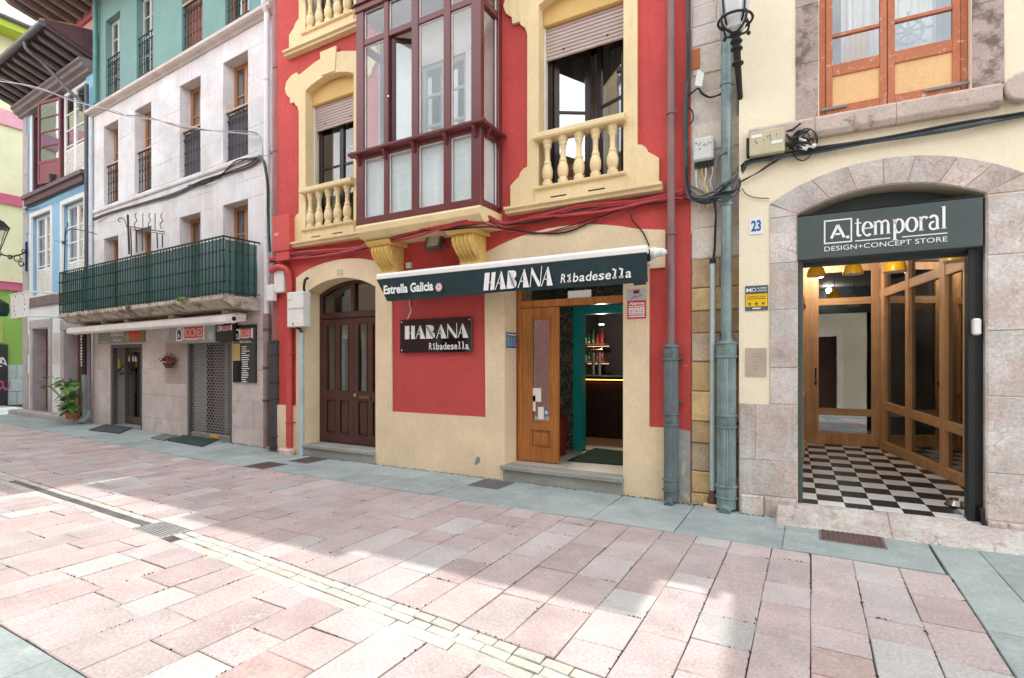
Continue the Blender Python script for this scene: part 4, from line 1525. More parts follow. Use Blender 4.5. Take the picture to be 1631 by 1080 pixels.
# ---------------------------------------------------------------- rainwater pipes with cast iron feet
def rainpipe(F, label, s, y, z_top, z_slv, r_pipe, r_slv, m_pipe, m_slv, group=None, clips=(), z0=.0, mid=.5, spout=True):
    t = thing('drainpipe', label, 'drainpipe', F, (s, y, z0), group=group)
    MB().tube([(s, y, z_slv - .05), (s, y, z_top)], r_pipe, 14).build('pipe', m_pipe, t, sm=True)
    for zc in clips:
        c = MB()
        c.lathe([(r_pipe + .002, -.018), (r_pipe + .012, -.014), (r_pipe + .012, .014), (r_pipe + .002, .018)], (s, y, zc), 14)
        c.box(s - .012, s + .012, y, .02, zc - .012, zc + .012)
        c.build('clip', m_pipe, t, sm=True)
    # fluted sleeve
    n = 40
    h0 = z0 + (.13 if spout else .0)
    mb = MB()
    vs, fs = [], []
    for z in (h0, z_slv):
        for k in range(n):
            w = 2 * math.pi * k / n
            rr = r_slv * (1.0 if k % 2 else .93)
            vs.append((s + rr * math.cos(w), y + rr * math.sin(w), z))
    for k in range(n):
        fs.append((k, (k + 1) % n, n + (k + 1) % n, n + k))
    fs += [tuple(range(n)), tuple(range(n, 2 * n))]
    sl = mb.add(vs, fs).build('fluted_sleeve', m_slv, t)
    H = z_slv - h0
    def band(za, zb, k=1.06):
        MB().lathe([(r_slv * k * .97, za), (r_slv * k, za + .01), (r_slv * k, zb - .01), (r_slv * k * .97, zb)], (s, y, 0), 20).build('band', m_slv, t, sm=True)
        for zz in (za, zb):
            MB().lathe([(r_slv * k, -.010), (r_slv * k + .014, -.006), (r_slv * k + .014, .006), (r_slv * k, .010)], (s, y, zz), 20).build('ring', m_slv, t, sm=True)
    band(z_slv - .145, z_slv, 1.05)
    zm = h0 + H * mid
    band(zm - .06, zm + .06, 1.03)
    band(h0 + .02, h0 + .14, 1.05)
    MB().lathe([(r_slv * 1.05, 0), (r_slv * .8, .02), (r_pipe + .006, .03), (r_pipe + .004, .06)], (s, y, z_slv), 20).build('collar', m_slv, t, sm=True)
    for zz in (z_slv - .07, zm):                 # rosettes
        mb = MB()
        for k in range(8):
            w = 2 * math.pi * k / 8
            mb.obox((s + .028 * math.cos(w), y - r_slv * 1.06, zz + .028 * math.sin(w)), (math.cos(w), 0, math.sin(w)), (0, 1, 0), (-math.sin(w), 0, math.cos(w)), .02, .008, .007)
        mb.lathe([(.013, -.018), (.008, -.022), (.001, -.022)], (s, y - r_slv * 1.06 + .008, zz), 8, 'y')
        mb.build('rosette', m_slv, t)
    # lugs fixing the sleeve to the wall
    for zz in (z_slv - .13, h0 + H * .62):
        MB().box(s - r_slv - .04, s + r_slv + .04, y + r_slv * .5, .01, zz - .012, zz + .012).build('lug', m_slv, t)
    if spout:
        sp = MB()
        sp.tube(smooth([(s, y, h0 + .04), (s, y - .01, h0 - .03), (s, y - .06, h0 - .09), (s, y - .14, h0 - .125)], 4), [r_pipe * 1.1] * 13, 12)
        sp.build('shoe', m_slv, t, sm=True)
        k = MB()
        k.lathe([(r_slv * 1.0, 0), (r_slv * 1.02, .06), (r_slv * 1.0, .13)], (s, y, h0 - .10), 20)
        k.build('foot', m_slv, t, sm=True)
    return t


sR = R.P(1069, 700, -.10)[0]
zR = R.P(1069, 552, -.10)[1]
rainpipe(R, 'grey brown drainpipe with a fluted grey foot on the red wall by the stone strip', sR, -.10, 9.6, zR, .044, .080, PIPEBR, CASTG, clips=(R.P(1070, 180, -.1)[1], R.P(1070, 372, -.1)[1]))
sA = R.P(1157, 700, -.12)[0]
zA = R.P(1157, 547, -.12)[1]
rainpipe(R, 'verdigris drainpipe with a thick fluted foot before the stone strip', sA, -.12, 9.2, zA, .055, .098, CASTT, CASTT, clips=(3.3, 4.6))
# thin pale conduit with a bell foot
sC = R.P(1135, 600, -.07)[0]
cd = thing('conduit', 'thin pale grey conduit running down the stone strip into a rusty foot', 'conduit', R, (sC, -.07, 0))
MB().tube([(sC, -.07, .1), (sC, -.07, R.P(1135, 415, -.07)[1])], .028, 10).build('tube', PIPELB, cd, sm=True)
MB().lathe([(.055, 0), (.058, .05), (.04, .09), (.034, .14), (.028, .15)], (sC, -.07, .04), 12).build('foot', mat('rusty_foot', (.13, .065, .05), .8, bump=(50, .4)), cd, sm=True)
MB().lathe([(.034, 0), (.034, .05)], (sC, -.07, R.P(1135, 420, -.07)[1]), 10).build('collar', BLACKM, cd, sm=True)
mb = MB()
MBv = [(sC + .11 * math.cos(w) * rnd.uniform(.6, 1.1), -.11 + .07 * math.sin(w) * rnd.uniform(.6, 1.1)) for w in [k * .6 for k in range(10)]]
mb.prism_z(MBv, -.01, .05)
mb.build('mortar_lump', mat('cream_mortar_lump', (.62, .52, .38), .95, bump=(30, .8)), cd, bev=.015)


# ================================================================ THE CREAM HOUSE WITH THE STONE ARCH
arch_house = thing('town_house', 'cream rendered town house with a pink stone arch over the shop entrance', 'house', A, (2.0, 0, 0))
AD0, AD1 = .547, 2.03
ATOP = 11.3
holes = [arched(AD0, AD1, -.05, 3.10, 3.29), rect(.74, 1.925, 4.06, 6.5), rect(.74 + 3.0, 1.925 + 3.0, 4.06, 6.5)]
for k in (0, 1):
    holes.append(rect(.74 + 3 * k, 1.925 + 3 * k, 7.6, 10.0))
MB().prism(rect(0.0, 7.0, -.1, ATOP), 0, .35, holes).build('wall', PALE, arch_house)
shell(arch_house, 0.0, 7.0, 9, ATOP, [3.75, 7.2], .62, ATOP - .05)
# stone jambs and plinths, each block its own piece, standing slightly proud of the render
JL = [(-.02, .21, [.005, .24, .545]), (.21, .58, [.005, .545]), (.58, 1.165, [.005, .16, .545]), (1.165, 1.545, [.294, .545]), (1.545, 2.14, [.294, .545]), (2.14, 2.62, [.294, .545]), (2.62, 3.09, [.294, .545])]
blocks(arch_house, JL[:1], -.035, .02, PINKST, .003, .006, 'stone', .016)
blocks(arch_house, JL[1:], -.014, .02, PINKST, .0018, .003, 'stone', .005)
JR = [(-.02, .20, [2.033, 2.17, 2.62]), (.20, .62, [2.033, 2.60]), (.62, .98, [2.033, 2.48]), (.98, 1.30, [2.033, 2.55]), (1.30, 1.88, [2.033, 2.286, 2.6]), (1.88, 2.55, [2.033, 2.33]), (2.55, 3.08, [2.033, 2.30])]
blocks(arch_house, JR[:1], -.035, .02, PINKST, .003, .006, 'stone', .016)
blocks(arch_house, JR[1:], -.014, .02, PINKST, .0018, .003, 'stone', .005)
JOINT = mat('dusty_pink_joint', (.36, .29, .265), .95, noise=(8, .3), bump=(60, .5))
mb = MB(); mb.box(.006, .544, -.008, .01, -.02, 1.163); mb.box(.296, .543, -.0075, .012, 1.163, 3.09); mb.box(2.035, 2.28, -.008, .01, -.02, 3.08)
mb.build('joint_bed', JOINT, arch_house)
# reveal stones of the doorway
for s0, s1 in ((AD0 - .01, AD0 + .006), (AD1 - .006, AD1 + .01)):
    MB().box(s0, s1, -.005, .36, -.02, 3.09).build('reveal_stone', PINKST, arch_house)
# voussoirs
h_, r_ = (AD1 - AD0) / 2, .19
RR = (h_ * h_ + r_ * r_) / (2 * r_)
ac, az = (AD0 + AD1) / 2, 3.29 - RR
amax = math.asin(h_ / RR)
RO = RR + .255
amax_o = math.asin(.996 / RO)
cuts = [-1, -.60, -.30, -.02, .22, .52, .78, 1]
for a, b in zip(cuts, cuts[1:]):
    inner, outer = [], []
    for i in range(5):
        t = a + (b - a) * i / 4
        g = .0013 * (1 if i == 0 else -1 if i == 4 else 0)
        wi, wo = t * amax + g, t * amax_o + g
        inner.append((ac + (RR + .003) * math.sin(wi), az + (RR + .003) * math.cos(wi)))
        outer.append((ac + RO * math.sin(wo), az + RO * math.cos(wo)))
    mb = MB().prism(inner + outer[::-1], -.014 + rnd.uniform(-.003, .003), .02)
    mb.build('arch_stone', PINKST, arch_house, bev=.006)
MB().prism([(ac + (RR + .006) * math.sin(t * amax / 8), az + (RR + .006) * math.cos(t * amax / 8)) for t in range(-8, 9)] + [(ac + (RO - .004) * math.sin(t * amax_o / 8), az + (RO - .004) * math.cos(t * amax_o / 8)) for t in range(8, -9, -1)], -.007, .01).build('joint_bed', JOINT, arch_house)
# springer wedges left and right of the arch feet
for sg in (-1, 1):
    e = AD0 if sg < 0 else AD1
    o_ = ac + sg * .996
    MB().prism([(e, 3.094), (o_, 3.094), (o_, 3.235), (ac + sg * (.7415 + .003), 3.112)] if sg > 0 else [(o_, 3.094), (e, 3.094), (ac - .7445, 3.112), (o_, 3.235)], -.0135, .02).build('springer', PINKST, arch_house, bev=.004)
THRESH = mat('worn_threshold_stone', (.45, .385, .355), .85, noise=(4, .24), fine=(40, .18), stain=((.23, .21, .16), 4, .52, .65), bump=(26, .8), tint2=((.52, .50, .46), 3), crack=((.12, .1, .08), 5, .04, .7))
# threshold: weathered pink sill stone sloping down to the strip
mb = MB()
mb.prism_s([(.30, .150), (.03, .163), (-.01, .155), (-.16, .080), (-.31, .010), (-.31, -.05), (.30, -.05)], .36, 1.30)
mb.build('threshold_stone', THRESH, arch_house, bev=.02)
mb = MB()
mb.prism_s([(.30, .150), (.03, .163), (-.01, .152), (-.16, .076), (-.32, .008), (-.32, -.05), (.30, -.05)], 1.303, 2.40)
mb.build('threshold_stone', THRESH, arch_house, bev=.02)

# ---- upper window: stained stone surround, flaking frame
STAINST = mat('lichen_stained_stone', (0.42, 0.325, 0.295), .9, noise=(3, .16), fine=(45, .16), stain=((.10, .07, .06), 5.2, .50, .8), bump=(28, .6), vary=.06)
blocks(arch_house, [(4.05, 4.62, [.53, .735]), (4.62, 5.2, [.53, .735]), (5.2, 5.9, [.53, .735]), (5.9, 6.5, [.53, .735])], -.012, .03, STAINST, .002, .002, 'stone', .004)
blocks(arch_house, [(4.05, 4.8, [1.93, 2.15]), (4.8, 5.1, [1.93, 2.15]), (5.1, 5.8, [1.93, 2.15]), (5.8, 6.5, [1.93, 2.15])], -.012, .03, STAINST, .002, .002, 'stone', .004)
MB().box(.50, 2.18, -.012, .03, 6.503, 6.8).build('lintel_stone', STAINST, arch_house)
SILLM = mat('moss_spotted_sill', (0.50, 0.40, 0.355), .88, noise=(3, .14), fine=(45, .12), stain=((.08, .055, .04), 5.5, .575, .85), bump=(28, .5), vary=.05)
sz0, sz1 = 3.835, 4.045
for a, b in ((.10, .70), (.70, 1.36), (1.36, 2.12)):
    MB().prism_s([(.12, sz1 + .01), (-.07, sz1 - .008), (-.09, sz1 - .03), (-.09, sz0 + .05), (-.06, sz0), (.02, sz0)], a + .0015, b - .0015).build('sill_stone', SILLM, arch_house, bev=.006)
MB().lathe([(.11, -.10), (.13, -.09), (.13, -.02), (.11, .0)], (2.26, -.0, 3.97), 18, 'y').build('sill_boss', SILLM, arch_house, bev=.01)
FLAKE = mat('flaking_orange_paint', (0.46, 0.155, 0.075), .65, noise=(3, .12), fine=(40, .1), stain=((.62, .57, .56), 13, .575, .9), bump=(45, .35))
FLAKEP = mat('sun_bleached_panel', (0.74, 0.46, 0.23), .7, noise=(2, .08), fine=(40, .06), stain=((.42, .23, .09), 3.5, .56, .5), bump=(40, .2))
yw = .085
wz0, wz1 = 4.07, 6.5
fr = MB()
fr.box(.742, .80, yw, yw + .09, wz0, wz1)
fr.box(1.868, 1.923, yw, yw + .09, wz0, wz1)
fr.box(.80, 1.868, yw + .004, yw + .09, wz1 - .06, wz1)
wf = fr.build('window', FLAKE, arch_house, bev=.005)
def zpx(px, py): return A.P(px, py, yw)[1]
mid = A.P(1413, 100, yw)[0]
for a, b in ((.802, mid - .003), (mid + .003, 1.866)):
    st = .072
    lf = MB()
    lf.box(a, a + st * .8, yw - .012, yw + .045, wz0 + .01, wz1 - .06)
    lf.box(b - st * .8, b, yw - .012, yw + .045, wz0 + .01, wz1 - .06)
    lf.box(a + st * .8, b - st * .8, yw - .01, yw + .04, wz0 + .01, 4.17)
    lf.box(a + st * .8, b - st * .8, yw - .01, yw + .04, 4.47, 4.585)
    lf.box(a + st * .8, b - st * .8, yw - .006, yw + .035, 4.86, 4.895)
    lf.box(a + st * .8, b - st * .8, yw - .006, yw + .035, 5.45, 5.485)
    lo = lf.build('casement', FLAKE, wf, bev=.004)
    MB().box(a + st * .8, b - st * .8, yw + .006, yw + .02, 4.17, 4.47).build('panel', FLAKEP, wf)
    for z0, z1 in ((4.585, 4.86), (4.895, 5.45), (5.485, 6.42)):
        MB().box(a + st * .8, b - st * .8, yw + .012, yw + .017, z0, z1).build('pane', glass_mat('old_glass', (.92, .94, .94), .10), wf)
for a, b in ((.755, .98), (1.60, 1.93)):
    MB().box(a, b, yw - .035, yw - .014, 4.135, 4.157).build('bolt_bar', mat('grey_iron_bar', (.22, .24, .25), .6, metal=.3, bump=None), wf)
curtain(arch_house, .95, 1.30, 4.1, 6.4, .30, CURTAIN, .03, 4)
curtain(arch_house, 1.34, 1.75, 4.1, 6.4, .34, CURTAIN, .02, 3)
curtain(arch_house, .99, 1.18, 4.1, 4.95, .26, mat('peach_cloth', (.72, .50, .30), .9, bump=None), .02, 3, name='peach_cloth')
curtain(arch_house, 1.72, 1.83, 4.1, 6.4, .24, mat('blue_cloth', (.05, .20, .30), .9, bump=None), .015, 2, name='blue_cloth')
# ship's wheel ornament hanging inside the right pane
wh = thing('ship_wheel', 'pale blue ship wheel ornament hanging inside the upper right window', 'ornament', A, (1.50, .20, 4.72))
wx, wz = A.P(1447, 50, .2)
BLW = mat('ornament_blue', (.16, .30, .42), .7, bump=None)
MB().tube([(wx + .115 * math.cos(w * math.pi / 12), .2, wz + .115 * math.sin(w * math.pi / 12)) for w in range(25)], .016, 6, cap=False).build('rim', BLW, wh, sm=True)
MB().lathe([(.04, -.012), (.04, .012)], (wx, .2, wz), 12, 'y').build('hub', BLW, wh)
for k in range(8):
    w = k * math.pi / 4
    MB().tube([(wx + .03 * math.cos(w), .2, wz + .03 * math.sin(w)), (wx + .19 * math.cos(w), .2, wz + .19 * math.sin(w))], [.008, .013], 6).build('spoke', BLW, wh, sm=True)

# ================================================================ SHOP ENTRANCE UNDER THE ARCH
shop = thing('glazed_shop_entrance', 'knotty pine and glass shop front set deep behind a black shutter frame', 'shop front', A, (1.29, .3, .15))
BLK = mat('black_steel', (.016, .018, .019), .45, metal=.2, noise=(4, .15), bump=None)
# shutter guides
g_ = MB(); g_.box(AD0 + .008, AD0 + .05, .03, .14, .15, 2.66); g_.build('shutter_guide', DARKG, shop, bev=.004)
ax0 = A.P(1540, 600, .06)[0]
g_ = MB()
g_.box(ax0, ax0 + .055, .03, .14, .10, 2.66)
g_.box(ax0 + .055, AD1 - .008, .06, .15, .10, 2.66)
g_.build('shutter_guide', BLK, shop, bev=.004)
MB().prism([(ax0 + .07, .30), (ax0 + .10, .30), (AD1 + .015, .04), (AD1 + .015, -.02), (AD1 - .015, -.02)], -.02, .055).build('guide_foot', BLK, shop)
# recessed black field of the arch above the sign
MB().prism(arched(AD0 + .008, AD1 - .008, 2.60, 3.09, 3.28), .25, .29).build('tympanum', DARKG, shop)
MB().box(AD0 + .01, AD1 - .01, .06, .25, 2.645, 2.665).build('soffit', BLK, shop)

# vestibule: the floor rises gently to the back
SL = .0465
def zf(y): return .165 + SL * max(0, y)
def gfl(px, py):
    """point on the vestibule floor seen at a pixel, in the house's coordinates"""
    lo, hi = 0.0, 6.0
    for _ in range(50):
        m_ = (lo + hi) / 2
        s, z = A.P(px, py, m_)
        if z < zf(m_):
            hi = m_
        else:
            lo = m_
    return s, m_
back_l = gfl(1292, 706)
back_r = gfl(1403, 714)
front_r = gfl(1538.5, 774.6)
YBK = (back_l[1] + back_r[1]) / 2
TOPZ = A.P(1345, 419, YBK)[1]
tl = []
TW, TD = .236, .236
BT = mat('black_tile', (.020, .021, .021), .35, noise=(4, .15), bump=(60, .04), spec=.5)
WT = mat('white_tile', (.68, .68, .66), .35, noise=(4, .06), bump=(60, .04), spec=.5, stain=((.5, .47, .42), 5, .6, .3))
fl = thing('checkered_floor', None, None, A, (1.3, 1.5, .15), kind='structure')
mb = MB(); mb.prism_s([(.06, zf(.06) - .006), (YBK + .3, zf(YBK + .3) - .006), (YBK + .3, -.05), (.06, -.05)], AD0, 2.4); mb.build('screed', MORTAR, fl)
s_ref = A.P(1303.3, 798.7, .03)[0]
tile_me = {}
for i in range(-3, 9):
    for j in range(0, 16):
        a, b = s_ref + i * TW, s_ref + (i + 1) * TW
        y0, y1 = .05 + (j - .35) * TD, .05 + (j + .65) * TD
        a, b, y0 = max(a, AD0 + .01), min(b, 2.38), max(y0, .055)
        y1 = min(y1, YBK + .2)
        if b - a < .02 or y1 - y0 < .02:
            continue
        g = .0012
        m_ = WT if (i + j) % 2 == 0 else BT
        mb = MB()
        mb.add([(a + g, y0 + g, zf(y0)), (b - g, y0 + g, zf(y0)), (b - g, y1 - g, zf(y1)), (a + g, y1 - g, zf(y1)),
                (a + g, y0 + g, zf(y0) - .01), (b - g, y0 + g, zf(y0) - .01), (b - g, y1 - g, zf(y1) - .01), (a + g, y1 - g, zf(y1) - .01)],
               [(0, 1, 2, 3), (0, 4, 5, 1), (1, 5, 6, 2), (2, 6, 7, 3), (3, 7, 4, 0)])
        mb.build('tile', m_, fl)
CEILG = mat('grey_ceiling', (.30, .29, .29), .8, bump=None)
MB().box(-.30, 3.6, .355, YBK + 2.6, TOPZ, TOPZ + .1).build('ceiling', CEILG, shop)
# dark shop interior around the vestibule
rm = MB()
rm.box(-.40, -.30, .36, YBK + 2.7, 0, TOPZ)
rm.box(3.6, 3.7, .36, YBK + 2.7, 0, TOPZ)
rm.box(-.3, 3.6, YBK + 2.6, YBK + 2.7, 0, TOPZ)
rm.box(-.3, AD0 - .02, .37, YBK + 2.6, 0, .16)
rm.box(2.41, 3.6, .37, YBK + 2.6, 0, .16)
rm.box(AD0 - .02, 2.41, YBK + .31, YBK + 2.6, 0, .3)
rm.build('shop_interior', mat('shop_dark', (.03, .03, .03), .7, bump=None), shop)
def post(s, y, w, d, z0, z1, m_=PINE, name='post'):
    return MB().box(s - w / 2, s + w / 2, y - d / 2, y + d / 2, z0, z1).build(name, m_, shop, bev=.004)
# back door with its transom
zb = zf(YBK)
def sb(px): return A.P(px, 600, YBK)[0]
def zbk(px, py): return A.P(px, py, YBK)[1]
L0, L1 = sb(1304), sb(1388)
dl, dr = sb(1293), sb(1406)
zlow0, zlow1 = zbk(1345, 690), zbk(1345, 662)
zmid0, zmid1 = zbk(1345, 651), zbk(1345, 485)
ztr0, ztr1 = zbk(1345, 474), zbk(1345, 433)
hol = [rect(L0, L1, zlow0, zlow1), rect(L0, L1, zmid0, zmid1), rect(L0, L1, ztr0, ztr1)]
door = MB().prism(rect(dl, dr, zb + .005, TOPZ - .02), YBK, YBK + .06, hol).build('glazed_door', PINE, shop, bev=.004)
for h in hol:
    MB().box(h[0][0], h[1][0], YBK + .025, YBK + .032, h[0][1], h[2][1]).build('pane', glass_mat('shop_pane', (.45, .48, .48), .22, wave=.004), door)
for (za, zc) in ((zlow1, zmid0), (zmid1, ztr0)):
    MB().box(L0 - .0, L1 + .0, YBK - .006, YBK + .0, za + .001, zc - .001).build('cross_rail', PINEX, door)
hx = sb(1299)
MB().tube([(hx, YBK - .05, zbk(1299, 586)), (hx, YBK - .05, zbk(1299, 605))], .011, 8).build('pull_handle', BLACKM, door)
MB().box(hx - .015, hx + .015, YBK - .014, YBK, zbk(1299, 613), zbk(1299, 607)).build('lock_plate', BLACKM, door)
# left side: a narrow glazed panel going back from the front
lx = AD0 + .012
ls = []
y_ = .22
MB().box(sb(1283) - .0, sb(1293), YBK - .002, YBK + .058, zb, TOPZ - .02).build('jamb', PINE, shop)
for yq in (.35, YBK * .5, YBK - .12):
    s_left = lx - .03 + (sb(1284) - lx) * yq / YBK
    post(s_left, yq, .06, .10, zf(yq), TOPZ)
for zz in (zf(0) + .02, .95, 2.35):
    a, b = (lx - .03, .35), (sb(1284) - .03, YBK - .1)
    MB().add([(a[0] - .03, a[1], zz), (a[0] + .03, a[1], zz), (b[0] + .03, b[1], zz + .1), (b[0] - .03, b[1], zz + .1),
              (a[0] - .03, a[1], zz + .10), (a[0] + .03, a[1], zz + .10), (b[0] + .03, b[1], zz + .2), (b[0] - .03, b[1], zz + .2)],
             [(0, 1, 2, 3), (4, 5, 6, 7), (0, 1, 5, 4), (1, 2, 6, 5), (2, 3, 7, 6), (3, 0, 4, 7)]).build('rail', PINEX, shop)
# right side: the glazed screen running from the back corner out to the front
p0 = Vector((back_r[0] + .02, YBK - .02))
p1 = Vector((front_r[0], front_r[1]))
p1 = p0 + (p1 - p0) * 1.25
dv = (p1 - p0).normalized()
nv = Vector((-dv.y, dv.x))
def scr(t, off=0.0):
    q = p0 + (p1 - p0) * t
    return q.x + nv.x * off, q.y + nv.y * off
def t_of(px):
    lo, hi = -.2, 1.3
    for _ in range(50):
        m_ = (lo + hi) / 2
        s, y = scr(m_)
        w = A.world(s, y, 1.0)
        d = -math.sin(TH) * w.x + math.cos(TH) * w.y
        r = math.cos(TH) * w.x + math.sin(TH) * w.y
        if CX + FPX * r / d < px: lo = m_
        else: hi = m_
    return m_
def spost(t, w, z0, z1, d=.09, name='post'):
    s, y = scr(t)
    mb = MB(); mb.obox((s, y, (z0 + z1) / 2), (dv.x, dv.y, 0), (nv.x, nv.y, 0), (0, 0, 1), w / 2, d / 2, (z1 - z0) / 2)
    return mb.build(name, PINE, shop, bev=.004)
zfl = lambda t: zf(scr(t)[1])
tp0, tp1, tp2 = t_of(1411), t_of(1450), t_of(1507)
spost(tp0, .10, zfl(tp0), TOPZ)
spost(tp1, .085, zfl(tp1), TOPZ)
spost(tp2, .11, zfl(tp2), TOPZ)
spost(t_of(1545), .10, zfl(.95), TOPZ)
def srail(z_at0, h, t0, t1, zslope, d=.085, name='rail'):
    a, b = scr(t0), scr(t1)
    za, zb_ = z_at0(t0), z_at0(t1)
    n = nv * d / 2
    mb = MB()
    vs = []
    for z_add in (0, h):
        for (q, zz) in ((a, za), (b, zb_)):
            for sg in (-1, 1):
                vs.append((q[0] + n.x * sg, q[1] + n.y * sg, zz + z_add))
    mb.add(vs, [(0, 1, 3, 2), (4, 5, 7, 6), (0, 1, 5, 4), (1, 3, 7, 5), (3, 2, 6, 7), (2, 0, 4, 6)])
    return mb.build(name, PINEX, shop, bev=.004)
srail(lambda t: zfl(t) + .0, .13, 0, 1, 0, .10)
def zscr(px, py):
    t = t_of(px); s, y = scr(t)
    return A.P(px, py, y)[1]
zm0 = zscr(1420, 655) ; zm1 = zscr(1530, 692)
tm0, tm1 = t_of(1420), t_of(1530)
srail(lambda t: zm0 + (zm1 - zm0) * (t - tm0) / (tm1 - tm0), .115, 0, 1, 0, .075)
zu0 = zscr(1420, 470); zu1 = zscr(1530, 432)
srail(lambda t: zu0 + (zu1 - zu0) * (t - tm0) / (tm1 - tm0), .12, 0, 1, 0, .075)
srail(lambda t: TOPZ - .12, .12, 0, 1, 0, .08)
for a, b in ((tp0, tp1), (tp1, tp2), (tp2, 1.0)):
    q0, q1 = scr(a + .012), scr(b - .012)
    mb = MB()
    n = nv * .003
    vs = [(q[0] + n.x * sg, q[1] + n.y * sg, zz) for zz in (zfl(a) + .12, TOPZ - .1) for q in (q0, q1) for sg in (-1, 1)]
    mb.add(vs, [(0, 1, 3, 2), (4, 5, 7, 6), (0, 1, 5, 4), (1, 3, 7, 5), (3, 2, 6, 7), (2, 0, 4, 6)])
    mb.build('screen_pane', glass_mat('shop_pane'), shop)
# timbers of the second frame seen through the screen
for t in (.3, .62):
    s, y = scr(t, .55)
    MB().box(s - .05, s + .05, y - .04, y + .04, .2, TOPZ).build('inner_post', PINE, shop)
s, y = scr(.15, -.7); s2, y2 = scr(.9, -.7)
MB().box(2.2, 3.5, YBK - .1, YBK - .02, 2.35, 2.48).build('inner_rail', PINEX, shop)
MB().box(2.2, 3.5, YBK - .1, YBK - .02, .78, .9).build('inner_rail', PINEX, shop)
# garments hanging in the dark shop
for i, (cc) in enumerate(((.30, .05, .06), (.06, .06, .09), (.25, .22, .2))):
    curtain(shop, 2.55 + i * .22, 2.72 + i * .22, 1.0, 1.9, .9, mat('garment_%d' % i, cc, .9, bump=None), .02, 3, name='garment')
# sign over the entrance
sg = thing('shop_sign', 'dark grey box sign lettered A. temporal design and concept store', 'sign', A, (1.29, -.02, 2.63))
SBOX = mat('sign_grey_enamel', (.066, .085, .088), .45, noise=(1.5, .06), bump=None)
ys = -.03
MB().box(AD0 + .004, AD1 - .03, ys, .20, 2.632, 3.075).build('box', SBOX, sg, bev=.006)
MB().box(AD0 + .002, AD1 - .028, ys - .006, .2, 3.077, 3.088).build('edge_trim', BLK, sg)
Ls = MB()
def SP(px, py): return A.P(px, py, ys - .002)
yy = ys - .002
# framed A
a, zt = SP(1313.5, 351.5); b, zb_ = SP(1356, 386)
zb_ = SP(1314, 388)[1]; zt = SP(1314, 352.5)[1]
w_ = .013
for q in ([(a, zb_), (a, zt)], [(a - w_ / 2, zt), (b + w_ / 2, zt)], [(b, zt), (b, zb_)], [(b + w_ / 2, zb_), (a - w_ / 2, zb_)]):
    Ls.ribbon(q, w_, yy)
hA = (zt - zb_)
A0, A1, Az0, Az1 = a + (b - a) * .25, a + (b - a) * .74, zb_ + hA * .20, zb_ + hA * .78
Ls.ribbon([(A0, Az0), ((A0 + A1) / 2, Az1)], .024, yy)
Ls.ribbon([((A0 + A1) / 2, Az1), (A1, Az0)], .024, yy)
Ls.ribbon([(A0 + .035, Az0 + (Az1 - Az0) * .30), (A1 - .035, Az0 + (Az1 - Az0) * .30)], .02, yy)
Ls.ribbon([(A1 + .028, Az0 - .012), (A1 + .028, Az0 + .014)], .026, yy)


def serif_word(mb, word, s0, s1, zb, xh, y, st):
    """roman lettering drawn stroke by stroke: x-height xh, stem width st"""
    def ell(cx, cz, rx, rz, a0, a1, n=14):
        return [(cx + rx * math.cos(a0 + (a1 - a0) * i / n), cz + rz * math.sin(a0 + (a1 - a0) * i / n)) for i in range(n + 1)]
    G_ = {}
    pi = math.pi
    def mod(n, lo=.5, hi=1.1, ph=0): return [lo + (hi - lo) * abs(math.cos(ph + 2 * pi * i / n)) for i in range(n + 1)]
    G_['t'] = (.62, [([(.26, 1.32), (.26, .22), (.30, .07), (.40, .02), (.56, .10)], [.6, 1, 1, .8, .5]), ([(.03, .97), (.56, .97)], .5)])
    G_['e'] = (.86, [(ell(.43, .5, .36, .49, 0.05, 1.72 * pi, 22), mod(22)), ([(.1, .54), (.78, .54)], .5)])
    G_['m'] = (1.5, [([(.2, 0), (.2, .98)], 1), ([(.2, .72)] + ell(.45, .68, .25, .29, pi * .8, 0, 8), .75), ([(.70, .70), (.70, 0)], 1), ([(.70, .72)] + ell(.95, .68, .25, .29, pi * .8, 0, 8), .75), ([(1.2, .70), (1.2, 0)], 1),
                     ([(.03, .03), (.37, .03)], .35), ([(.55, .03), (.85, .03)], .35), ([(1.05, .03), (1.37, .03)], .35), ([(.03, .95), (.2, .95)], .35)])
    G_['p'] = (1.0, [([(.2, -.5), (.2, .98)], 1), (ell(.52, .49, .33, .48, pi * .9, -pi * .9, 22), mod(22, .55, 1.1)), ([(.03, -.48), (.40, -.48)], .35), ([(.03, .95), (.2, .95)], .35)])
    G_['o'] = (.98, [(ell(.49, .5, .38, .49, 0, 2 * pi, 24), mod(24))])
    G_['r'] = (.72, [([(.2, 0), (.2, .98)], 1), ([(.2, .66)] + ell(.48, .62, .26, .33, pi * .8, pi * .3, 6), .7), ([(.60, .88), (.66, .82)], 1.1), ([(.03, .03), (.42, .03)], .35), ([(.03, .95), (.2, .95)], .35)])
    G_['a'] = (.9, [(ell(.40, .68, .27, .29, pi * .85, 0, 8) + [(.67, .5), (.67, .1), (.80, .03)], .95), (ell(.40, .28, .28, .26, pi * .45, pi * 1.75, 14), .8)])
    G_['l'] = (.5, [([(.25, 0), (.25, 1.55)], 1), ([(.06, .03), (.44, .03)], .35), ([(.07, 1.51), (.25, 1.51)], .35)])
    tot = sum(G_[c][0] for c in word)
    k = (s1 - s0) / tot
    x = s0
    for c in word:
        adv, strokes = G_[c]
        for pts, wd in strokes:
            P_ = [(x + p[0] * k, zb + p[1] * xh) for p in pts]
            ws = [w * st for w in wd] if isinstance(wd, list) else [wd * st] * len(pts)
            mb.ribbon(P_, ws, y)
        x += adv * k


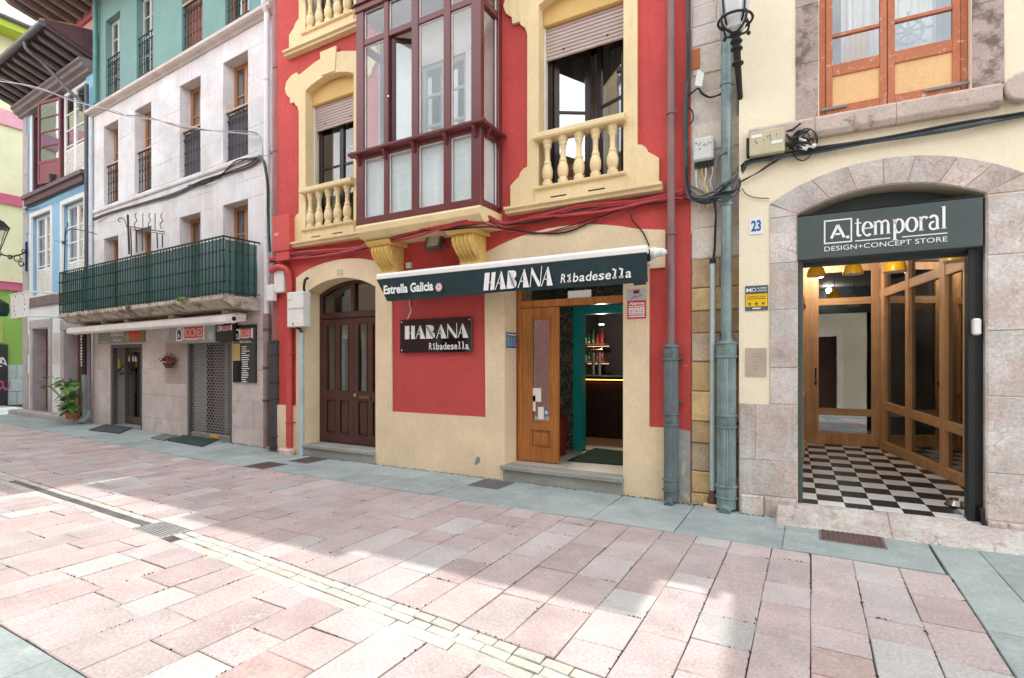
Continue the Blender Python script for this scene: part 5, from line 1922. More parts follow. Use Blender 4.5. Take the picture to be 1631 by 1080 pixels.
w0 = SP(1361, 378)[0]; w1 = SP(1509, 360)[0]
zbse = SP(1362, 377)[1]
serif_word(Ls, 'temporal', w0, w1, zbse, .132, yy, .022)
u0, u1 = SP(1362, 382)[0], SP(1419, 378)[0]
zu = SP(1362, 384)[1]
Ls.ribbon([(u0, zu), (SP(1418, 380)[0], zu)], .010, yy)
Ls.ribbon([(SP(1437, 380)[0], zu), (w1, zu)], .010, yy)
text(Ls, 'DESIGN+CONCEPT STORE', SP(1313, 400)[0], w1, SP(1313, 400.5)[1], SP(1313, 393)[1], yy, .0)
Ls.build('lettering', LETTER, sg)

# small round ceiling spots of the vestibule
for k, (ss_, yy_) in enumerate(((1.2, .75), (.95, 3.0))):
    zc_ = TOPZ - .012
    MB().lathe([(.05, 0), (.05, .011)], (ss_, yy_, zc_), 14).build('ceiling_spot', emit_mat('white_spot', (1, .95, .88), 5), shop)
    l_ = bpy.data.lights.new('vestibule_spot_light', 'POINT'); l_.energy = 15; l_.color = (1, .92, .82); l_.shadow_soft_size = .05
    lo_ = bpy.data.objects.new('vestibule_spot_light', l_); COL.objects.link(lo_); lo_.location = A.world(ss_, yy_, zc_ - .08)
# pendant lamps
def pendant(px, py, y, label, dia=.235):
    s, z = A.P(px, py, y)
    t = thing('pendant_lamp', label, 'lamp', A, (s, y, z), group='yellow pendant lamps in the shop entrance')
    r = dia / 2
    MB().lathe([(r, 0), (r * .99, .012), (r * .93, r * .45), (r * .78, r * .9), (r * .5, r * 1.15), (r * .36, r * 1.2), (r * .34, r * 1.55), (r * .2, r * 1.62), (.012, r * 1.62)], (s, y, z), 20).build('shade', YELLOW, t, sm=True)
    MB().lathe([(r * .985, -.002), (r * .6, -.004), (.01, -.005)], (s, y, z), 20).build('reflector', WHITEP, t, sm=True)
    MB().tube([(s, y, z + r * 1.6), (s, y, TOPZ)], .006, 6).build('cord', BLACKM, t)
pendant(1300, 440, 2.35, 'yellow dome pendant lamp nearest the left side of the shop entrance')
pendant(1358.5, 437, 1.95, 'yellow dome pendant lamp in front of the shop door transom')
pendant(1426, 433, 1.35, 'yellow dome pendant lamp before the corner of the pine screen')
pendant(1524, 416, 1.15, 'yellow dome pendant lamp partly hidden behind the slanting pine rail', .26)
# steel bowl on the threshold
sB, yB = gfl(1528, 806)
bw_ = thing('dog_bowl', 'steel dog bowl on the checkered floor by the black frame', 'bowl', A, (sB, yB, zf(yB)))
MB().lathe([(.115, 0), (.112, .01), (.088, .055), (.086, .062), (.08, .062), (.07, .02), (.005, .016)], (sB, yB, zf(yB) + .001), 24).build('bowl', CHROME, bw_, sm=True)
MB().lathe([(.118, 0), (.12, .008), (.112, .012)], (sB, yB, zf(yB) + .001), 24).build('rubber_ring', BLACKM, bw_, sm=True)
# white alarm sounder on the black jamb
s0, z0 = A.P(1548, 534, .02); s1, z1 = A.P(1562, 507, .02)
al = thing('alarm_sounder', 'white alarm sounder with a grey edge on the black right jamb of the shop', 'alarm', A, (s0, 0, z0))
MB().box(s0, s1, -.01, .055, z0, z1).build('case', PLASTIC, al, bev=.014)
MB().box(s0 - .006, s0 + .006, .0, .056, z0 + .012, z1 - .01).build('side_strip', mat('sounder_grey', (.3, .31, .32), .4, bump=None), al)

# ---- plates on the cream pilaster
def plate(name, label, cat, F, px0, py0, px1, py1, m_, y=-.0145, t=.006):
    s0, z1 = F.P(px0, py0, y); s1, z0 = F.P(px1, py1, y)
    o = thing(name, label, cat, F, ((s0 + s1) / 2, y, z0))
    MB().box(s0, s1, y - t, y + .012, z0, z1).build('plate', m_, o)
    return o, s0, s1, z0, z1, y - t - .0015
o, s0, s1, z0, z1, y = plate('house_number', 'white tile with the blue house number 23 on the cream pilaster', 'number plate', A, 1193.5, 347.5, 1215, 372, mat('white_glazed_tile', (.74, .76, .78), .25, bump=None), -.002)
mb = MB(); text(mb, '23', s0 + .018, s1 - .016, z0 + .035, z1 - .035, y, .035); mb.build('digits', mat('number_blue', (.03, .10, .28), .4, bump=None), o)
o, s0, s1, z0, z1, y = plate('alarm_sign', 'grey and yellow alarm company sign on the cream pilaster', 'sign', A, 1187, 456, 1223.5, 494, mat('sign_slate', (.075, .10, .115), .5, bump=None), -.002)
h = z1 - z0
MB().box(s0 + .006, s1 - .006, y, y + .001, z0 + h * .16, z0 + h * .66).build('yellow_field', mat('sign_yellow', (.78, .47, .0), .5, bump=None), o)
mb = MB()
text(mb, 'M', s0 + .012, s0 + .06, z0 + h * .76, z0 + h * .90, y, .03)
text(mb, 'ALARMAS', s0 + .115, s1 - .012, z0 + h * .86, z0 + h * .92, y, .01)
text(mb, 'CONECTADAS', s0 + .115, s1 - .012, z0 + h * .76, z0 + h * .82, y, .01)
mb.ribbon([(s0 + .085 + .018 * math.cos(w * math.pi / 8), z0 + h * .83 + .018 * math.sin(w * math.pi / 8)) for w in range(17)], .006, y)
mb.ribbon([(s0 + .07, z0 + h * .09), (s1 - .07, z0 + h * .09)], .012, y)
mb.build('lettering', LETTER, o)
mb = MB(); text(mb, 'CONECTADA', s0 + .02, s1 - .02, z0 + h * .52, z0 + h * .59, y - .001, .01)
mb.ribbon([(s0 + .02, z0 + h * .47), (s1 - .02, z0 + h * .47)], .006, y - .001)
for k in range(3):
    mb.ribbon([(s0 + .03 + k * .065, z0 + h * .28), (s0 + .055 + k * .065, z0 + h * .28)], .02, y - .001)
    mb.ribbon([(s0 + .025 + k * .065, z0 + h * .21), (s0 + .06 + k * .065, z0 + h * .21)], .004, y - .001)
mb.build('small_print', mat('sign_dark_print', (.10, .08, .03), .6, bump=None), o)
o, s0, s1, z0, z1, y = plate('stone_plaque', 'plain beige engraved plaque on the cream pilaster', 'plaque', A, 1187.5, 554.5, 1221, 600, mat('beige_plaque', (.42, .345, .28), .6, bump=(60, .1)), -.002)
mb = MB()
for k, (a, b) in enumerate(((.25, .75), (.3, .7), (.2, .45), (.35, .62), (.3, .66), (.4, .6))):
    zz = z1 - .06 - k * .032
    mb.ribbon([(s0 + (s1 - s0) * a, zz), (s0 + (s1 - s0) * b, zz)], .007, y)
mb.build('engraving', mat('engraved_line', (.33, .27, .22), .7, bump=None), o)
# ================================================================ THE PALE STONE AND TEAL HOUSE
white = thing('town_house', 'pale stone town house with a teal top storey and a long green balcony', 'house', W, (-3.8, 0, 0))
WS0, WS1 = -7.665, .24
WTOP = 11.2
WX = [(-6.98, -6.17), (-5.30, -4.483), (-3.20, -2.355), (-1.505, -.645)]
TEALW = mat('teal_render', (0.18, 0.315, 0.29), .8, noise=(1.2, .08), fine=(30, .04), bump=(45, .2), streak=((.15, .30, .28), .58, .5), stain=((.3, .44, .42), 7, .7, .3))
holes = []
for a, b in WX:
    holes += [rect(a, b, 5.61, 7.63), rect(a, b, 2.80, 4.76)]
holes_t = [rect(a, b, 8.395, 10.36) for a, b in WX]
DR, GRL = rect(-6.60, -4.90, -.05, 2.04), rect(-2.89, -1.176, -.05, 2.05)
MB().prism(rect(WS0, WS1, -.1, 8.10), 0, .40, holes + [DR, GRL]).build('wall', WHITEST, white)
MB().prism(rect(WS0, WS1, 8.10, WTOP), .03, .40, holes_t).build('teal_wall', TEALW, white)
shell(white, WS0, WS1 - .04, 9, WTOP, [2.75, 5.5, 8.3], 1.0, WTOP - .1)


def ashlar(parent, courses, s0, s1, openings, y0, y1, m_, lmin, lmax, gap=.002, jit=.002, bev=.004, name='stone'):
    rows = []
    for z0, z1 in zip(courses, courses[1:]):
        free = [(s0, s1)]
        for a, b, c, d in openings:
            if c < z1 - .01 and d > z0 + .01:
                nf = []
                for p, q in free:
                    if b <= p or a >= q:
                        nf.append((p, q))
                    else:
                        if a - p > .03: nf.append((p, a))
                        if q - b > .03: nf.append((b, q))
                free = nf
        for p, q in free:
            n = max(1, round((q - p) / rnd.uniform(lmin, lmax)))
            cuts = [p] + [p + (q - p) * (i + rnd.uniform(-.18, .18)) / n for i in range(1, n)] + [q]
            rows.append((z0, z1, cuts))
    blocks(parent, rows, y0, y1, m_, gap, jit, name, bev)


op1 = [(a, b, 5.61, 7.63) for a, b in WX] + [(a, b, 2.80, 4.76) for a, b in WX]
ashlar(white, [2.80, 3.42, 4.08, 4.76, 5.12, 5.47], WS0 + .002, WS1 - .002, op1, -.012, .02, WHITEST, .7, 1.15, .0007, .0015, .0025)
ashlar(white, [5.61, 6.1, 6.62, 7.12, 7.63, 8.02], WS0 + .002, WS1 - .002, op1, -.012, .02, WHITEST, .7, 1.15, .0007, .0015, .0025)
ashlar(white, [-.02, .32, .85, 1.45, 2.05, 2.75], WS0 + .002, WS1 - .002, [(-6.60, -4.90, -.1, 2.05), (-2.89, -1.176, -.1, 2.05)], -.022, .02, GROUNDST, .55, 1.1, .0018, .002, .004)
# string course and cornice
for a, b in zip([WS0 + .0, -5.9, -4.1, -2.2], [-5.903, -4.103, -2.203, WS1]):
    MB().prism_s([(.05, 5.47), (-.03, 5.475), (-.05, 5.50), (-.05, 5.56), (-.02, 5.595), (.05, 5.61)], a, b).build('string_course', WHITEST, white, bev=.004)
CORN = mat('weathered_cornice', (0.60, 0.52, 0.475), .88, noise=(2, .12), fine=(40, .1), stain=((.25, .2, .16), 6, .56, .5), bump=(28, .5))
for a, b in zip([WS0 - .06, -5.5, -3.6, -1.7], [-5.503, -3.603, -1.703, WS1]):
    MB().prism_s([(.06, 8.02), (-.04, 8.025), (-.07, 8.055), (-.13, 8.07), (-.17, 8.10), (-.17, 8.165), (-.10, 8.19), (.06, 8.21)], a, b).build('cornice', CORN, white, bev=.006)
LIN = mat('stone_lintel_reveal', (.62, .55, .52), .88, noise=(3, .1), bump=(28, .3))
for a, b in WX:
    for z0, z1 in ((5.61, 7.63), (2.80, 4.76)):
        MB().box(a + .001, b - .001, -.006, .23, z1 - .006, z1 + .02).build('lintel_face', LIN, white)

# windows
OAKW = mat('oak_window', (0.40, 0.185, 0.075), .5, noise=(4, .12), bump=None, grain=((.26, .10, .035), 'z', 26, .6))
GREYW = mat('old_grey_window', (.24, .20, .19), .6, noise=(4, .12), bump=None)
TGREY = mat('teal_house_window', (.46, .47, .45), .6, bump=None)
TWOOD = mat('red_brown_boards', (.30, .085, .05), .6, noise=(3, .15), bump=None, grain=((.18, .045, .03), 'z', 26, .6))
for i, (a, b) in enumerate(WX):
    m1 = OAKW
    sash_window(white, a + .004, b - .004, 5.62, 7.625, .215, m1, bars=(6.45, 7.0), fw=.085, mull=True)
    curtain(white, a + .1, b - .1, 5.7, 7.5, .5, mat('dim_curtain', (.5, .47, .42), .9, bump=None), .03, 5)
    sash_window(white, a + .004, b - .004, 2.80, 4.755, .215, OAKW, bars=(3.6, 4.2), fw=.085, mull=True)
    if i in (0, 1, 3):
        sash_window(white, a + .004, b - .004, 8.40, 10.355, .16, TGREY if i < 2 else OAKW, bars=(8.95, 9.4, 9.88), fw=.075, mull=True)
    else:
        w = MB().box(a + .004, b - .004, .18, .22, 8.40, 10.355).build('boarded_shutter', TWOOD, white)
        n = 8
        for k in range(n):
            s0 = a + .01 + (b - a - .02) * k / n
            MB().box(s0 + .004, s0 + (b - a - .02) / n - .004, .158, .181, 8.41, 10.35).build('plank', TWOOD, w)


def railing(parent, a, b, z0, z1, y, m_, nb, top_m=None, curl=False):
    r = MB()
    r.box(a + .002, b - .002, y - .012, y + .012, z1 - .012, z1)
    rl = r.build('window_railing', m_, parent)
    MB().box(a + .002, b - .002, y - .012, y + .012, z0 + .04, z0 + .055).build('rail', m_, rl)
    MB().box(a + .002, b - .002, y - .010, y + .010, z1 - .16, z1 - .148).build('rail', m_, rl)
    if top_m:
        MB().box(a - .0, b + .0, y - .035, y + .03, z1 + .001, z1 + .04).build('handrail', top_m, rl, bev=.004)
    bm_ = MB()
    bm_.tube([(0, 0, .05), (0, 0, z1 - z0 - .012)], .0085, 6)
    for zz in (.3, .55, .8):
        bm_.lathe([(.009, -.022), (.019, -.008), (.019, .008), (.009, .022)], (0, 0, zz * (z1 - z0)), 6)
    if curl:
        for zz, sg in ((.35, 1), (.62, -1)):
            bm_.tube([(sg * .03 * math.sin(t * .7), 0, zz * (z1 - z0) + .05 * (t - 4) * .4) for t in range(9)], .006, 5)
    me = bm_.mesh('bar')
    me.materials.append(m_)
    for k in range(nb):
        inst(me, 'bar', rl, (a + (b - a) * (k + .5) / nb, y, z0))
    return rl


IRONP = mat('purple_grey_iron', (.055, .05, .06), .5, metal=.2, noise=(6, .2), bump=None)
for i, (a, b) in enumerate(WX):
    railing(white, a, b, 5.62, 6.62, .07, IRON if i < 2 else IRONP, 6 if i < 2 else 7, top_m=mat('worn_rail_wood', (.52, .36, .27), .7, bump=None), curl=i < 2)
    if i >= 2:                                    # wooden screen behind the two right-hand railings
        MB().box(a + .004, b - .004, .115, .125, 5.64, 6.60).build('rail_screen', mat('slate_screen', (.10, .085, .10), .8, bump=None), white)
    railing(white, a, b, 8.40, 9.38, .07, IRONG if i < 3 else IRON, 7, curl=i != 2, top_m=mat('worn_rail_wood', (.52, .36, .27), .7, bump=None) if i == 2 else None)

# ---- balcony
BYO = -.707
bal = thing('balcony', 'long stone balcony with iron bars backed by dark green netting', 'balcony', W, (-3.94, 0, 2.55))
BA0, BA1 = -7.624, -.255
BSTN = mat('mossy_balcony_stone', (0.46, 0.385, 0.335), .9, noise=(3, .16), fine=(40, .13), stain=((.10, .085, .05), 3.6, .49, .85), bump=(26, .6), vary=.05, tint2=((.47, .43, .35), 1.6))
for a, b in zip([BA0 - .02, -6.1, -4.4, -2.4], [-6.104, -4.404, -2.404, BA1 + .02]):
    MB().prism_s([(0, 2.80), (BYO - .03, 2.80), (BYO - .035, 2.73), (BYO - .0, 2.70), (BYO + .09, 2.66), (BYO + .16, 2.60), (BYO + .30, 2.585), (0, 2.56)], a, b).build('slab_stone', BSTN, bal, bev=.01)
for c in (-7.1, -5.95, -4.75, -2.75, -.75):
    MB().prism_s([(0, 2.56), (-.42, 2.575), (-.40, 2.50), (-.22, 2.44), (-.05, 2.40), (0, 2.40)], c - .11, c + .11).build('stone_bracket', BSTN, bal, bev=.012)
rl = MB()
rl.box(BA0, BA1, BYO - .015, BYO + .015, 3.835, 3.86)
rl.box(BA0, BA1, BYO - .012, BYO + .012, 2.86, 2.875)
for sx in (BA0, BA1):
    rl.box(sx - .014, sx + .014, BYO + .016, 0, 3.834, 3.859)
    rl.box(sx - .012, sx + .012, BYO + .016, 0, 2.861, 2.874)
rail = rl.build('railing', IRONG, bal)
bm_ = MB()
bm_.tube([(0, 0, 0), (0, 0, 1.06)], .0095, 6)
for zz in (.25, .52, .80):
    bm_.lathe([(.010, -.02), (.022, -.008), (.022, .008), (.010, .02)], (0, 0, zz), 6)
me = bm_.mesh('bar')
me.materials.append(IRONG)
n = 62
for k in range(n + 1):
    inst(me, 'bar', rail, (BA0 + (BA1 - BA0) * k / n, BYO, 2.80), scale=(1.7, 1.7, 1) if k in (0, 26, n) else (1, 1, 1))
for sx in (BA0, BA1):
    for k in range(1, 6):
        inst(me, 'bar', rail, (sx, BYO * (1 - k / 6), 2.80))
net = sheer_mat('green_netting', (.016, .10, .088), .86)
mb = MB()
nn_ = 70
vs, fs = [], []
for i in range(nn_ + 1):
    s = BA0 + .02 + (BA1 - BA0 - .04) * i / nn_
    for j in range(5):
        vs.append((s, BYO + .03 + .012 * math.sin(i * 1.9 + j) + rnd.uniform(-.006, .006), 2.83 + j * (.99 - .008 * rnd.random()) / 4))
for i in range(nn_):
    for j in range(4):
        fs.append((i * 5 + j, i * 5 + 5 + j, i * 5 + 6 + j, i * 5 + 1 + j))
mb.add(vs, fs)
vs, fs = [], []
for i in range(11):
    y = BYO + .04 + (-.05 - BYO - .04) * i / 10
    for j in range(5):
        vs.append((BA1 - .03 + .010 * math.sin(i * 1.7 + j * 2) + rnd.uniform(-.006, .006), y, 2.83 + j * .97 / 4))
for i in range(10):
    for j in range(4):
        fs.append((i * 5 + j, i * 5 + 5 + j, i * 5 + 6 + j, i * 5 + 1 + j))
mb.add(vs, fs)
mb.build('netting', net, bal, sm=True)
# weeds rooted in the balcony edge
LEAFG = mat('weed_green', (.13, .22, .04), .7, noise=(9, .35), bump=None)
MOSS = mat('dry_moss', (.20, .20, .07), .9, noise=(9, .35), bump=None)
def tuft(name, label, s, y, z, F, n, r, m_, cat='weed'):
    mb = MB()
    for _ in range(n):
        a = rnd.uniform(0, 6.28); l = rnd.uniform(.3, 1) * r
        bx_, by_ = rnd.uniform(-r, r) * .8, rnd.uniform(-.02, .02)
        c = Vector((s + bx_ + math.cos(a) * l * .5, y + by_ + math.sin(a) * l * .4, z + rnd.uniform(.1, .7) * r))
        d = Vector((math.cos(a), math.sin(a) * .6, rnd.uniform(-.3, .8))).normalized()
        w = d.orthogonal().normalized()
        mb.add([c - d * l * .4, c + w * l * .16, c + d * l * .5, c - w * l * .16], [(0, 1, 2, 3)])
    o = mb.build(name, m_, F=F, at=(s, y, z))
    o['label'] = label; o['category'] = cat
    return o
s_, z_ = W.P(295, 481, BYO - .03)
tuft('weed_tuft', 'bright green weed tuft on the balcony edge above the white awning', s_, BYO - .04, z_ - .03, W, 60, .16, LEAFG)
s_, z_ = W.P(205, 491, BYO - .03)
tuft('weed_tuft', 'dry mossy growth along the left half of the balcony edge', s_, BYO - .03, z_ - .015, W, 70, .10, MOSS)

# ---- wrought iron pieces standing on the balcony
ir = thing('wrought_iron_spikes', 'wrought iron sign frame with wavy spikes rising behind the balcony rail', 'iron frame', W, (W.P(230, 400, BYO + .05)[0], BYO + .05, 2.8))
def ip(px, py, y=BYO + .05):
    s, z = W.P(px, py, y); return (s, y, z)
def irod(pts, r=.012, name='rod'):
    MB().tube(pts, r, 6).build(name, IRON, ir)
irod([ip(206, 405), ip(203.5, 342)], .02, 'post')
irod([ip(209.5, 408), ip(208, 362)]); irod([ip(218, 402), ip(217, 366)]); irod([ip(227, 400), ip(226, 364)], .009); irod([ip(251, 396), ip(250, 372)]); irod([ip(259, 394), ip(258.5, 374)])
irod([ip(208, 361), ip(262, 369.5)], .012, 'top_bar'); irod([ip(211, 365), ip(262, 373)], .009, 'top_bar')
for px in (216, 238, 257):
    irod(smooth([ip(px, 365), ip(px - 2, 357), ip(px + 2, 351), ip(px - 1, 345), ip(px + 1, 339)], 4), .008, 'wavy_spike')
for px in (227.5, 247):
    irod([ip(px, 366), ip(px, 340)], .007, 'spike')
irod(smooth([ip(202, 362), ip(199, 352), ip(194, 347), ip(189, 349), ip(189, 353), ip(192, 353)], 4), .009, 'scroll')
ir2 = thing('iron_pole', 'bent iron pole with a spiky ball at the left end of the balcony', 'iron pole', W, (*[W.P(103, 440, BYO - .02)[0]], BYO - .02, 2.8))
def jp(px, py): 
    s, z = W.P(px, py, BYO - .02); return (s, BYO - .02, z)
MB().tube([jp(102, 436), jp(103.5, 392), jp(104, 374)], .012, 6).build('pole', IRON, ir2)
MB().tube(smooth([jp(104, 374), jp(108, 367), jp(118, 365), jp(140, 369), jp(154, 373)], 4), .011, 6).build('arm', IRON, ir2)
MB().tube(smooth([jp(104, 374), jp(104, 366), jp(108, 360), jp(107, 354)], 4), .009, 6).build('curl', IRON, ir2)
mb = MB()
c_ = Vector(jp(100, 387))
for _ in range(14):
    d = Vector((rnd.uniform(-1, 1), rnd.uniform(-1, 1), rnd.uniform(-.8, .8))).normalized()
    mb.tube([c_, c_ + d * rnd.uniform(.08, .2)], [.008, .003], 5)
mb.build('spikes', IRON, ir2)

# ---- ground floor: glazed doorway on the left
IRDK = mat('dark_grey_frame', (.10, .095, .09), .5, metal=.2, bump=None)
fr = MB()
fr.box(-6.595, -6.50, .0, .10, 0, 2.03)
fr.box(-5.0, -4.905, -.01, .10, 0, 2.03)
fr.box(-6.50, -5.0, .005, .095, 1.955, 2.03)
dw = fr.build('doorway_frame', IRDK, white, bev=.005)
MB().box(-6.61, -6.589, .11, .42, 0, 2.0).build('doorway_side', mat('grey_lobby_panel', (.36, .33, .31), .7, noise=(3, .1), bump=None), white)
YG = .30
q0, q1 = -6.575, W.P(226, 600, YG)[0]
gd = MB().prism(rect(q0, q1, .05, 1.97), YG, YG + .05, [rect(q0 + .10, q1 - .10, .22, 1.86)]).build('glass_door', mat('brown_alu', (.13, .10, .085), .45, metal=.3, bump=None), white, bev=.004)
MB().box(q0 + .1, q1 - .1, YG + .02, YG + .027, .22, 1.86).build('pane', glass_mat('shop_pane', (.45, .48, .48), .22, wave=.004), gd)
MB().tube([(q1 - .22, YG - .01, .85), (q1 - .22, YG - .05, .85), (q1 - .22, YG - .05, 1.3), (q1 - .22, YG - .01, 1.3)], .018, 8).build('pull_handle', BLACKM, gd)
MB().box(q1 - .32, q1 - .1, YG + .18, YG + .2, .75, 1.25).build('inside_card', mat('peach_card', (.62, .42, .24), .8, bump=None), gd)
for k, q in enumerate((q0 + .16, q0 + .38, q0 + .52)):
    MB().prism([(q, 1.62), (q + .09, 1.62), (q + .09, 1.70), (q + .045, 1.77), (q, 1.70)], YG + .006, YG + .009).build('sticker', PAPER, gd)
MB().box(-6.50, -6.494, .105, .15, 1.45, 1.68).build('yellow_notice', mat('notice_yellow', (.75, .48, .03), .6, bump=None), dw)
mb = MB()
for q in ((0, 0), (.05, .07), (.01, -.12), (.06, -.10), (-.04, -.04)):
    mb.box(-6.588, -6.583, .20 + q[0] - .018, .20 + q[0] + .018, 1.42 + q[1] - .03, 1.42 + q[1] + .03)
mb.build('black_stickers', BLACKM, white, kind='stuff')
MB().box(-6.59, -4.91, .02, .9, -.05, .03).build('doorway_step', STEP, white)
# roller grille on the right
gz0, gz1, ga, gb = .12, 2.03, -2.80, -1.27
fr = MB()
fr.box(-2.885, ga, .0, .09, 0, 2.04)
fr.box(gb, -1.18, -.01, .09, 0, 2.04)
fr.box(ga, gb, .0, .09, 1.985, 2.04)
fr.build('grille_frame', IRDK, white, bev=.004)
gl_ = thing('roller_grille', 'closed roller grille of brick pattern links across the right shop entrance', 'grille', W, ((ga + gb) / 2, .04, 0))
GRM = mat('grille_steel', (.36, .335, .325), .45, metal=.5, bump=None)
NR = 34
hz = (gz1 - gz0) / NR
lk = MB()
lk.tube([(0, 0, 0), (gb - ga, 0, 0)], .0065, 5)
me = lk.mesh('link_rod'); me.materials.append(GRM)
for r_ in range(NR + 1):
    inst(me, 'link_rod', gl_, (ga, .04, gz0 + r_ * hz))
lk = MB()
nl = 13
for k in range(nl + 1):
    lk.box(k * (gb - ga) / nl - .0065, k * (gb - ga) / nl + .0065, -.004, .004, .004, hz - .004)
me1 = lk.mesh('link_row'); me1.materials.append(GRM)
for r_ in range(NR):
    o_ = inst(me1, 'link_row', gl_, (ga + (.5 * (gb - ga) / nl if r_ % 2 else 0) - (.25 * (gb - ga) / nl), .04, gz0 + r_ * hz))
    o_['kind'] = 'stuff'
mb = MB(); mb.box(ga, gb, .02, .07, .02, gz0 - .008); mb.build('bottom_bar', GRM, gl_, bev=.004)
mb = MB(); mb.box(-2.02, -1.72, .0, .018, .04, .10); mb.build('yellow_lock', mat('lock_yellow', (.75, .40, .02), .5, bump=None), gl_, bev=.004)
# what stands behind the grille
MB().box(-2.86, -2.35, .55, .60, 0.03, 2.0).build('inner_shutter', mat('mauve_inner', (.15, .10, .10), .6, bump=None), white)
MB().box(-2.36, -2.22, .50, .56, .03, 2.0).build('inner_post', mat('grey_inner', (.28, .29, .30), .6, bump=None), white)
cs = thing('display_stand', 'teal and white display stand behind the roller grille', 'display stand', W, (-1.9, .9, .05))
MB().box(-2.12, -1.76, .8, 1.0, .03, 1.2).build('stand', mat('stand_teal', (.03, .22, .24), .5, bump=None), cs, bev=.01)
for k in range(6):
    MB().box(-2.10 + (k % 2) * .18, -1.96 + (k % 2) * .18, .785, .80, 1.22 + (k // 2) * .16, 1.36 + (k // 2) * .16).build('card', PAPER if k % 3 else MATS['stand_teal'], cs)
MB().box(-2.87, -1.19, .02, .9, -.05, .018).build('entrance_step', STEP, white)
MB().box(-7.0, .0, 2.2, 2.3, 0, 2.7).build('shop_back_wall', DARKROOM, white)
# mats
def mat_on_ground(label, pts, col):
    q = [G(*p) for p in pts]
    c = (sum(p[0] for p in q) / 4, sum(p[1] for p in q) / 4)
    o = MB().prism_z(q, .008, .026).build('door_mat', mat(col[0], col[1], .95, noise=(12, .25), fine=(200, .3), bump=(200, .5)), F=GND, at=(c[0], c[1], .008))
    o['label'] = label; o['category'] = 'doormat'
mat_on_ground('dark grey doormat lying before the glazed shop door', [(141, 686), (190, 691.5), (214, 681), (175, 675)], ('grey_mat', (.065, .075, .075)))
mat_on_ground('dark green doormat lying before the roller grille', [(267, 703), (322, 712.5), (352, 700), (300, 692)], ('green_grey_mat', (.03, .06, .055)))
mat_on_ground('faded grey doormat edge beside the dark green mat', [(240, 699), (262, 703), (283, 695), (262, 692)], ('faded_mat', (.17, .165, .16)))

# ---- signs of the two shops
sg = thing('shop_sign', 'grey sign lettered ANGELICA with a picture of red fruit above the glazed door', 'sign', W, (W.P(190, 535, -.06)[0], -.06, 2.05))
s0 = W.P(156.5, 535, -.07)[0]; s1 = W.P(228, 535, -.07)[0]
smid = W.P(199, 535, -.07)[0]
z0, z1 = 2.075, 2.42
MB().box(s0, s1, -.07, -.002, z0, z1).build('box', mat('sign_mid_grey', (.25, .245, .255), .5, bump=None), sg, bev=.004)
mb = MB(); text(mb, 'ANGELICA', W.P(176, 530, -.0725)[0], W.P(196, 530, -.0725)[0], 2.245, 2.355, -.0725, .02)
text(mb, 'Tienda', W.P(180, 540, -.0725)[0], W.P(193, 540, -.0725)[0], 2.115, 2.175, -.0725, .01)
mb.ribbon([(s0 + .12, 2.11), (s0 + .6, 2.105)], .012, -.0725)
mb.build('lettering', LETTER, sg)
MB().box(smid, s1 - .01, -.0715, -.069, z0 + .01, z1 - .005).build('picture_ground', mat('picture_ochre', (.28, .17, .06), .6, noise=(5, .3), bump=None), sg)
FR = mat('fruit_red', (.62, .035, .03), .4, noise=(8, .2), bump=None)
FG = mat('fruit_green', (.26, .36, .12), .5, bump=None)
for k in range(11):
    cx_, cz_ = smid + .2 + rnd.uniform(-.02, .80) * (s1 - smid - .25) * 1.0, z0 + .09 + rnd.uniform(0, .2)
    MB().lathe([(.085, 0), (.07, -.004), (.03, -.006), (.002, -.0065)], (cx_, -.0715 - k * .0008, cz_), 10, 'y').build('fruit', FR, sg)
MB().lathe([(.10, 0), (.09, -.004), (.002, -.006)], (smid + .16, -.082, z0 + .11), 12, 'y').build('fruit', FG, sg)
# projecting light box and black panels with the red ribbon logo
def logo(parent, s0, s1, z0, z1, y, big):
    w, h = s1 - s0, z1 - z0
    mb = MB()
    c = s0 + w * .12
    arch_ = [(c - h * .42, z0)] + [(c + h * .42 * math.cos(math.pi - t * math.pi / 10), z0 + h * .55 + h * .45 * math.sin(math.pi - t * math.pi / 10)) for t in range(11)] + [(c + h * .42, z0)]
    mb.prism(arch_, y, y - .002)
    mb.build('logo_arch', LETTER, parent)
    mb = MB()
    a2 = [(c + (p[0] - c) * .62, z0 + (p[1] - z0) * .70 + h * .14) for p in arch_]
    mb.prism(a2, y - .003, y - .004)
    mb.build('logo_arch_field', BLACKP, parent)
    mb = MB(); text(mb, 'Bo', c - h * .16, c + h * .16, z0 + h * .25, z0 + h * .55, y - .006, .02)
    mb.build('logo_letters', LETTER, parent)
    r0, r1 = s0 + w * .27, s1
    mb = MB(); mb.prism([(r0 - .02, z0 + h * .05), (r0 - .02, z1), (r0 + .04, z1 - h * .06), (r1 - .04, z1 - h * .06), (r1 + .02, z1 + h * .02), (r1 + .02, z0 + h * .02), (r1 - .04, z0 + h * .14), (r0 + .04, z0 + h * .14)], y, y - .002)
    mb.build('ribbon_edge', LETTER, parent)
    mb = MB(); mb.prism([(r0 + .03, z0 + h * .2), (r0 + .03, z1 - h * .04), (r1 - .03, z1 - h * .04), (r1 - .03, z0 + h * .2)], y - .003, y - .0045)
    mb.build('ribbon_red', mat('ribbon_red', (.62, .035, .05), .5, bump=None), parent)
    mb = MB(); text(mb, 'BOCINES', r0 + .05, r1 - .05, z0 + h * .3, z1 - h * .14, y - .006, .015)
    mb.build('logo_letters', mat('pink_letter', (.80, .55, .52), .6, bump=None), parent)
    mb = MB(); mb.ribbon([(r0 + w * .1, z0 + h * .09), (r1 - w * .2, z0 + h * .09)], h * .06, y - .006); mb.build('underline', LETTER, parent)
yb_ = -.12
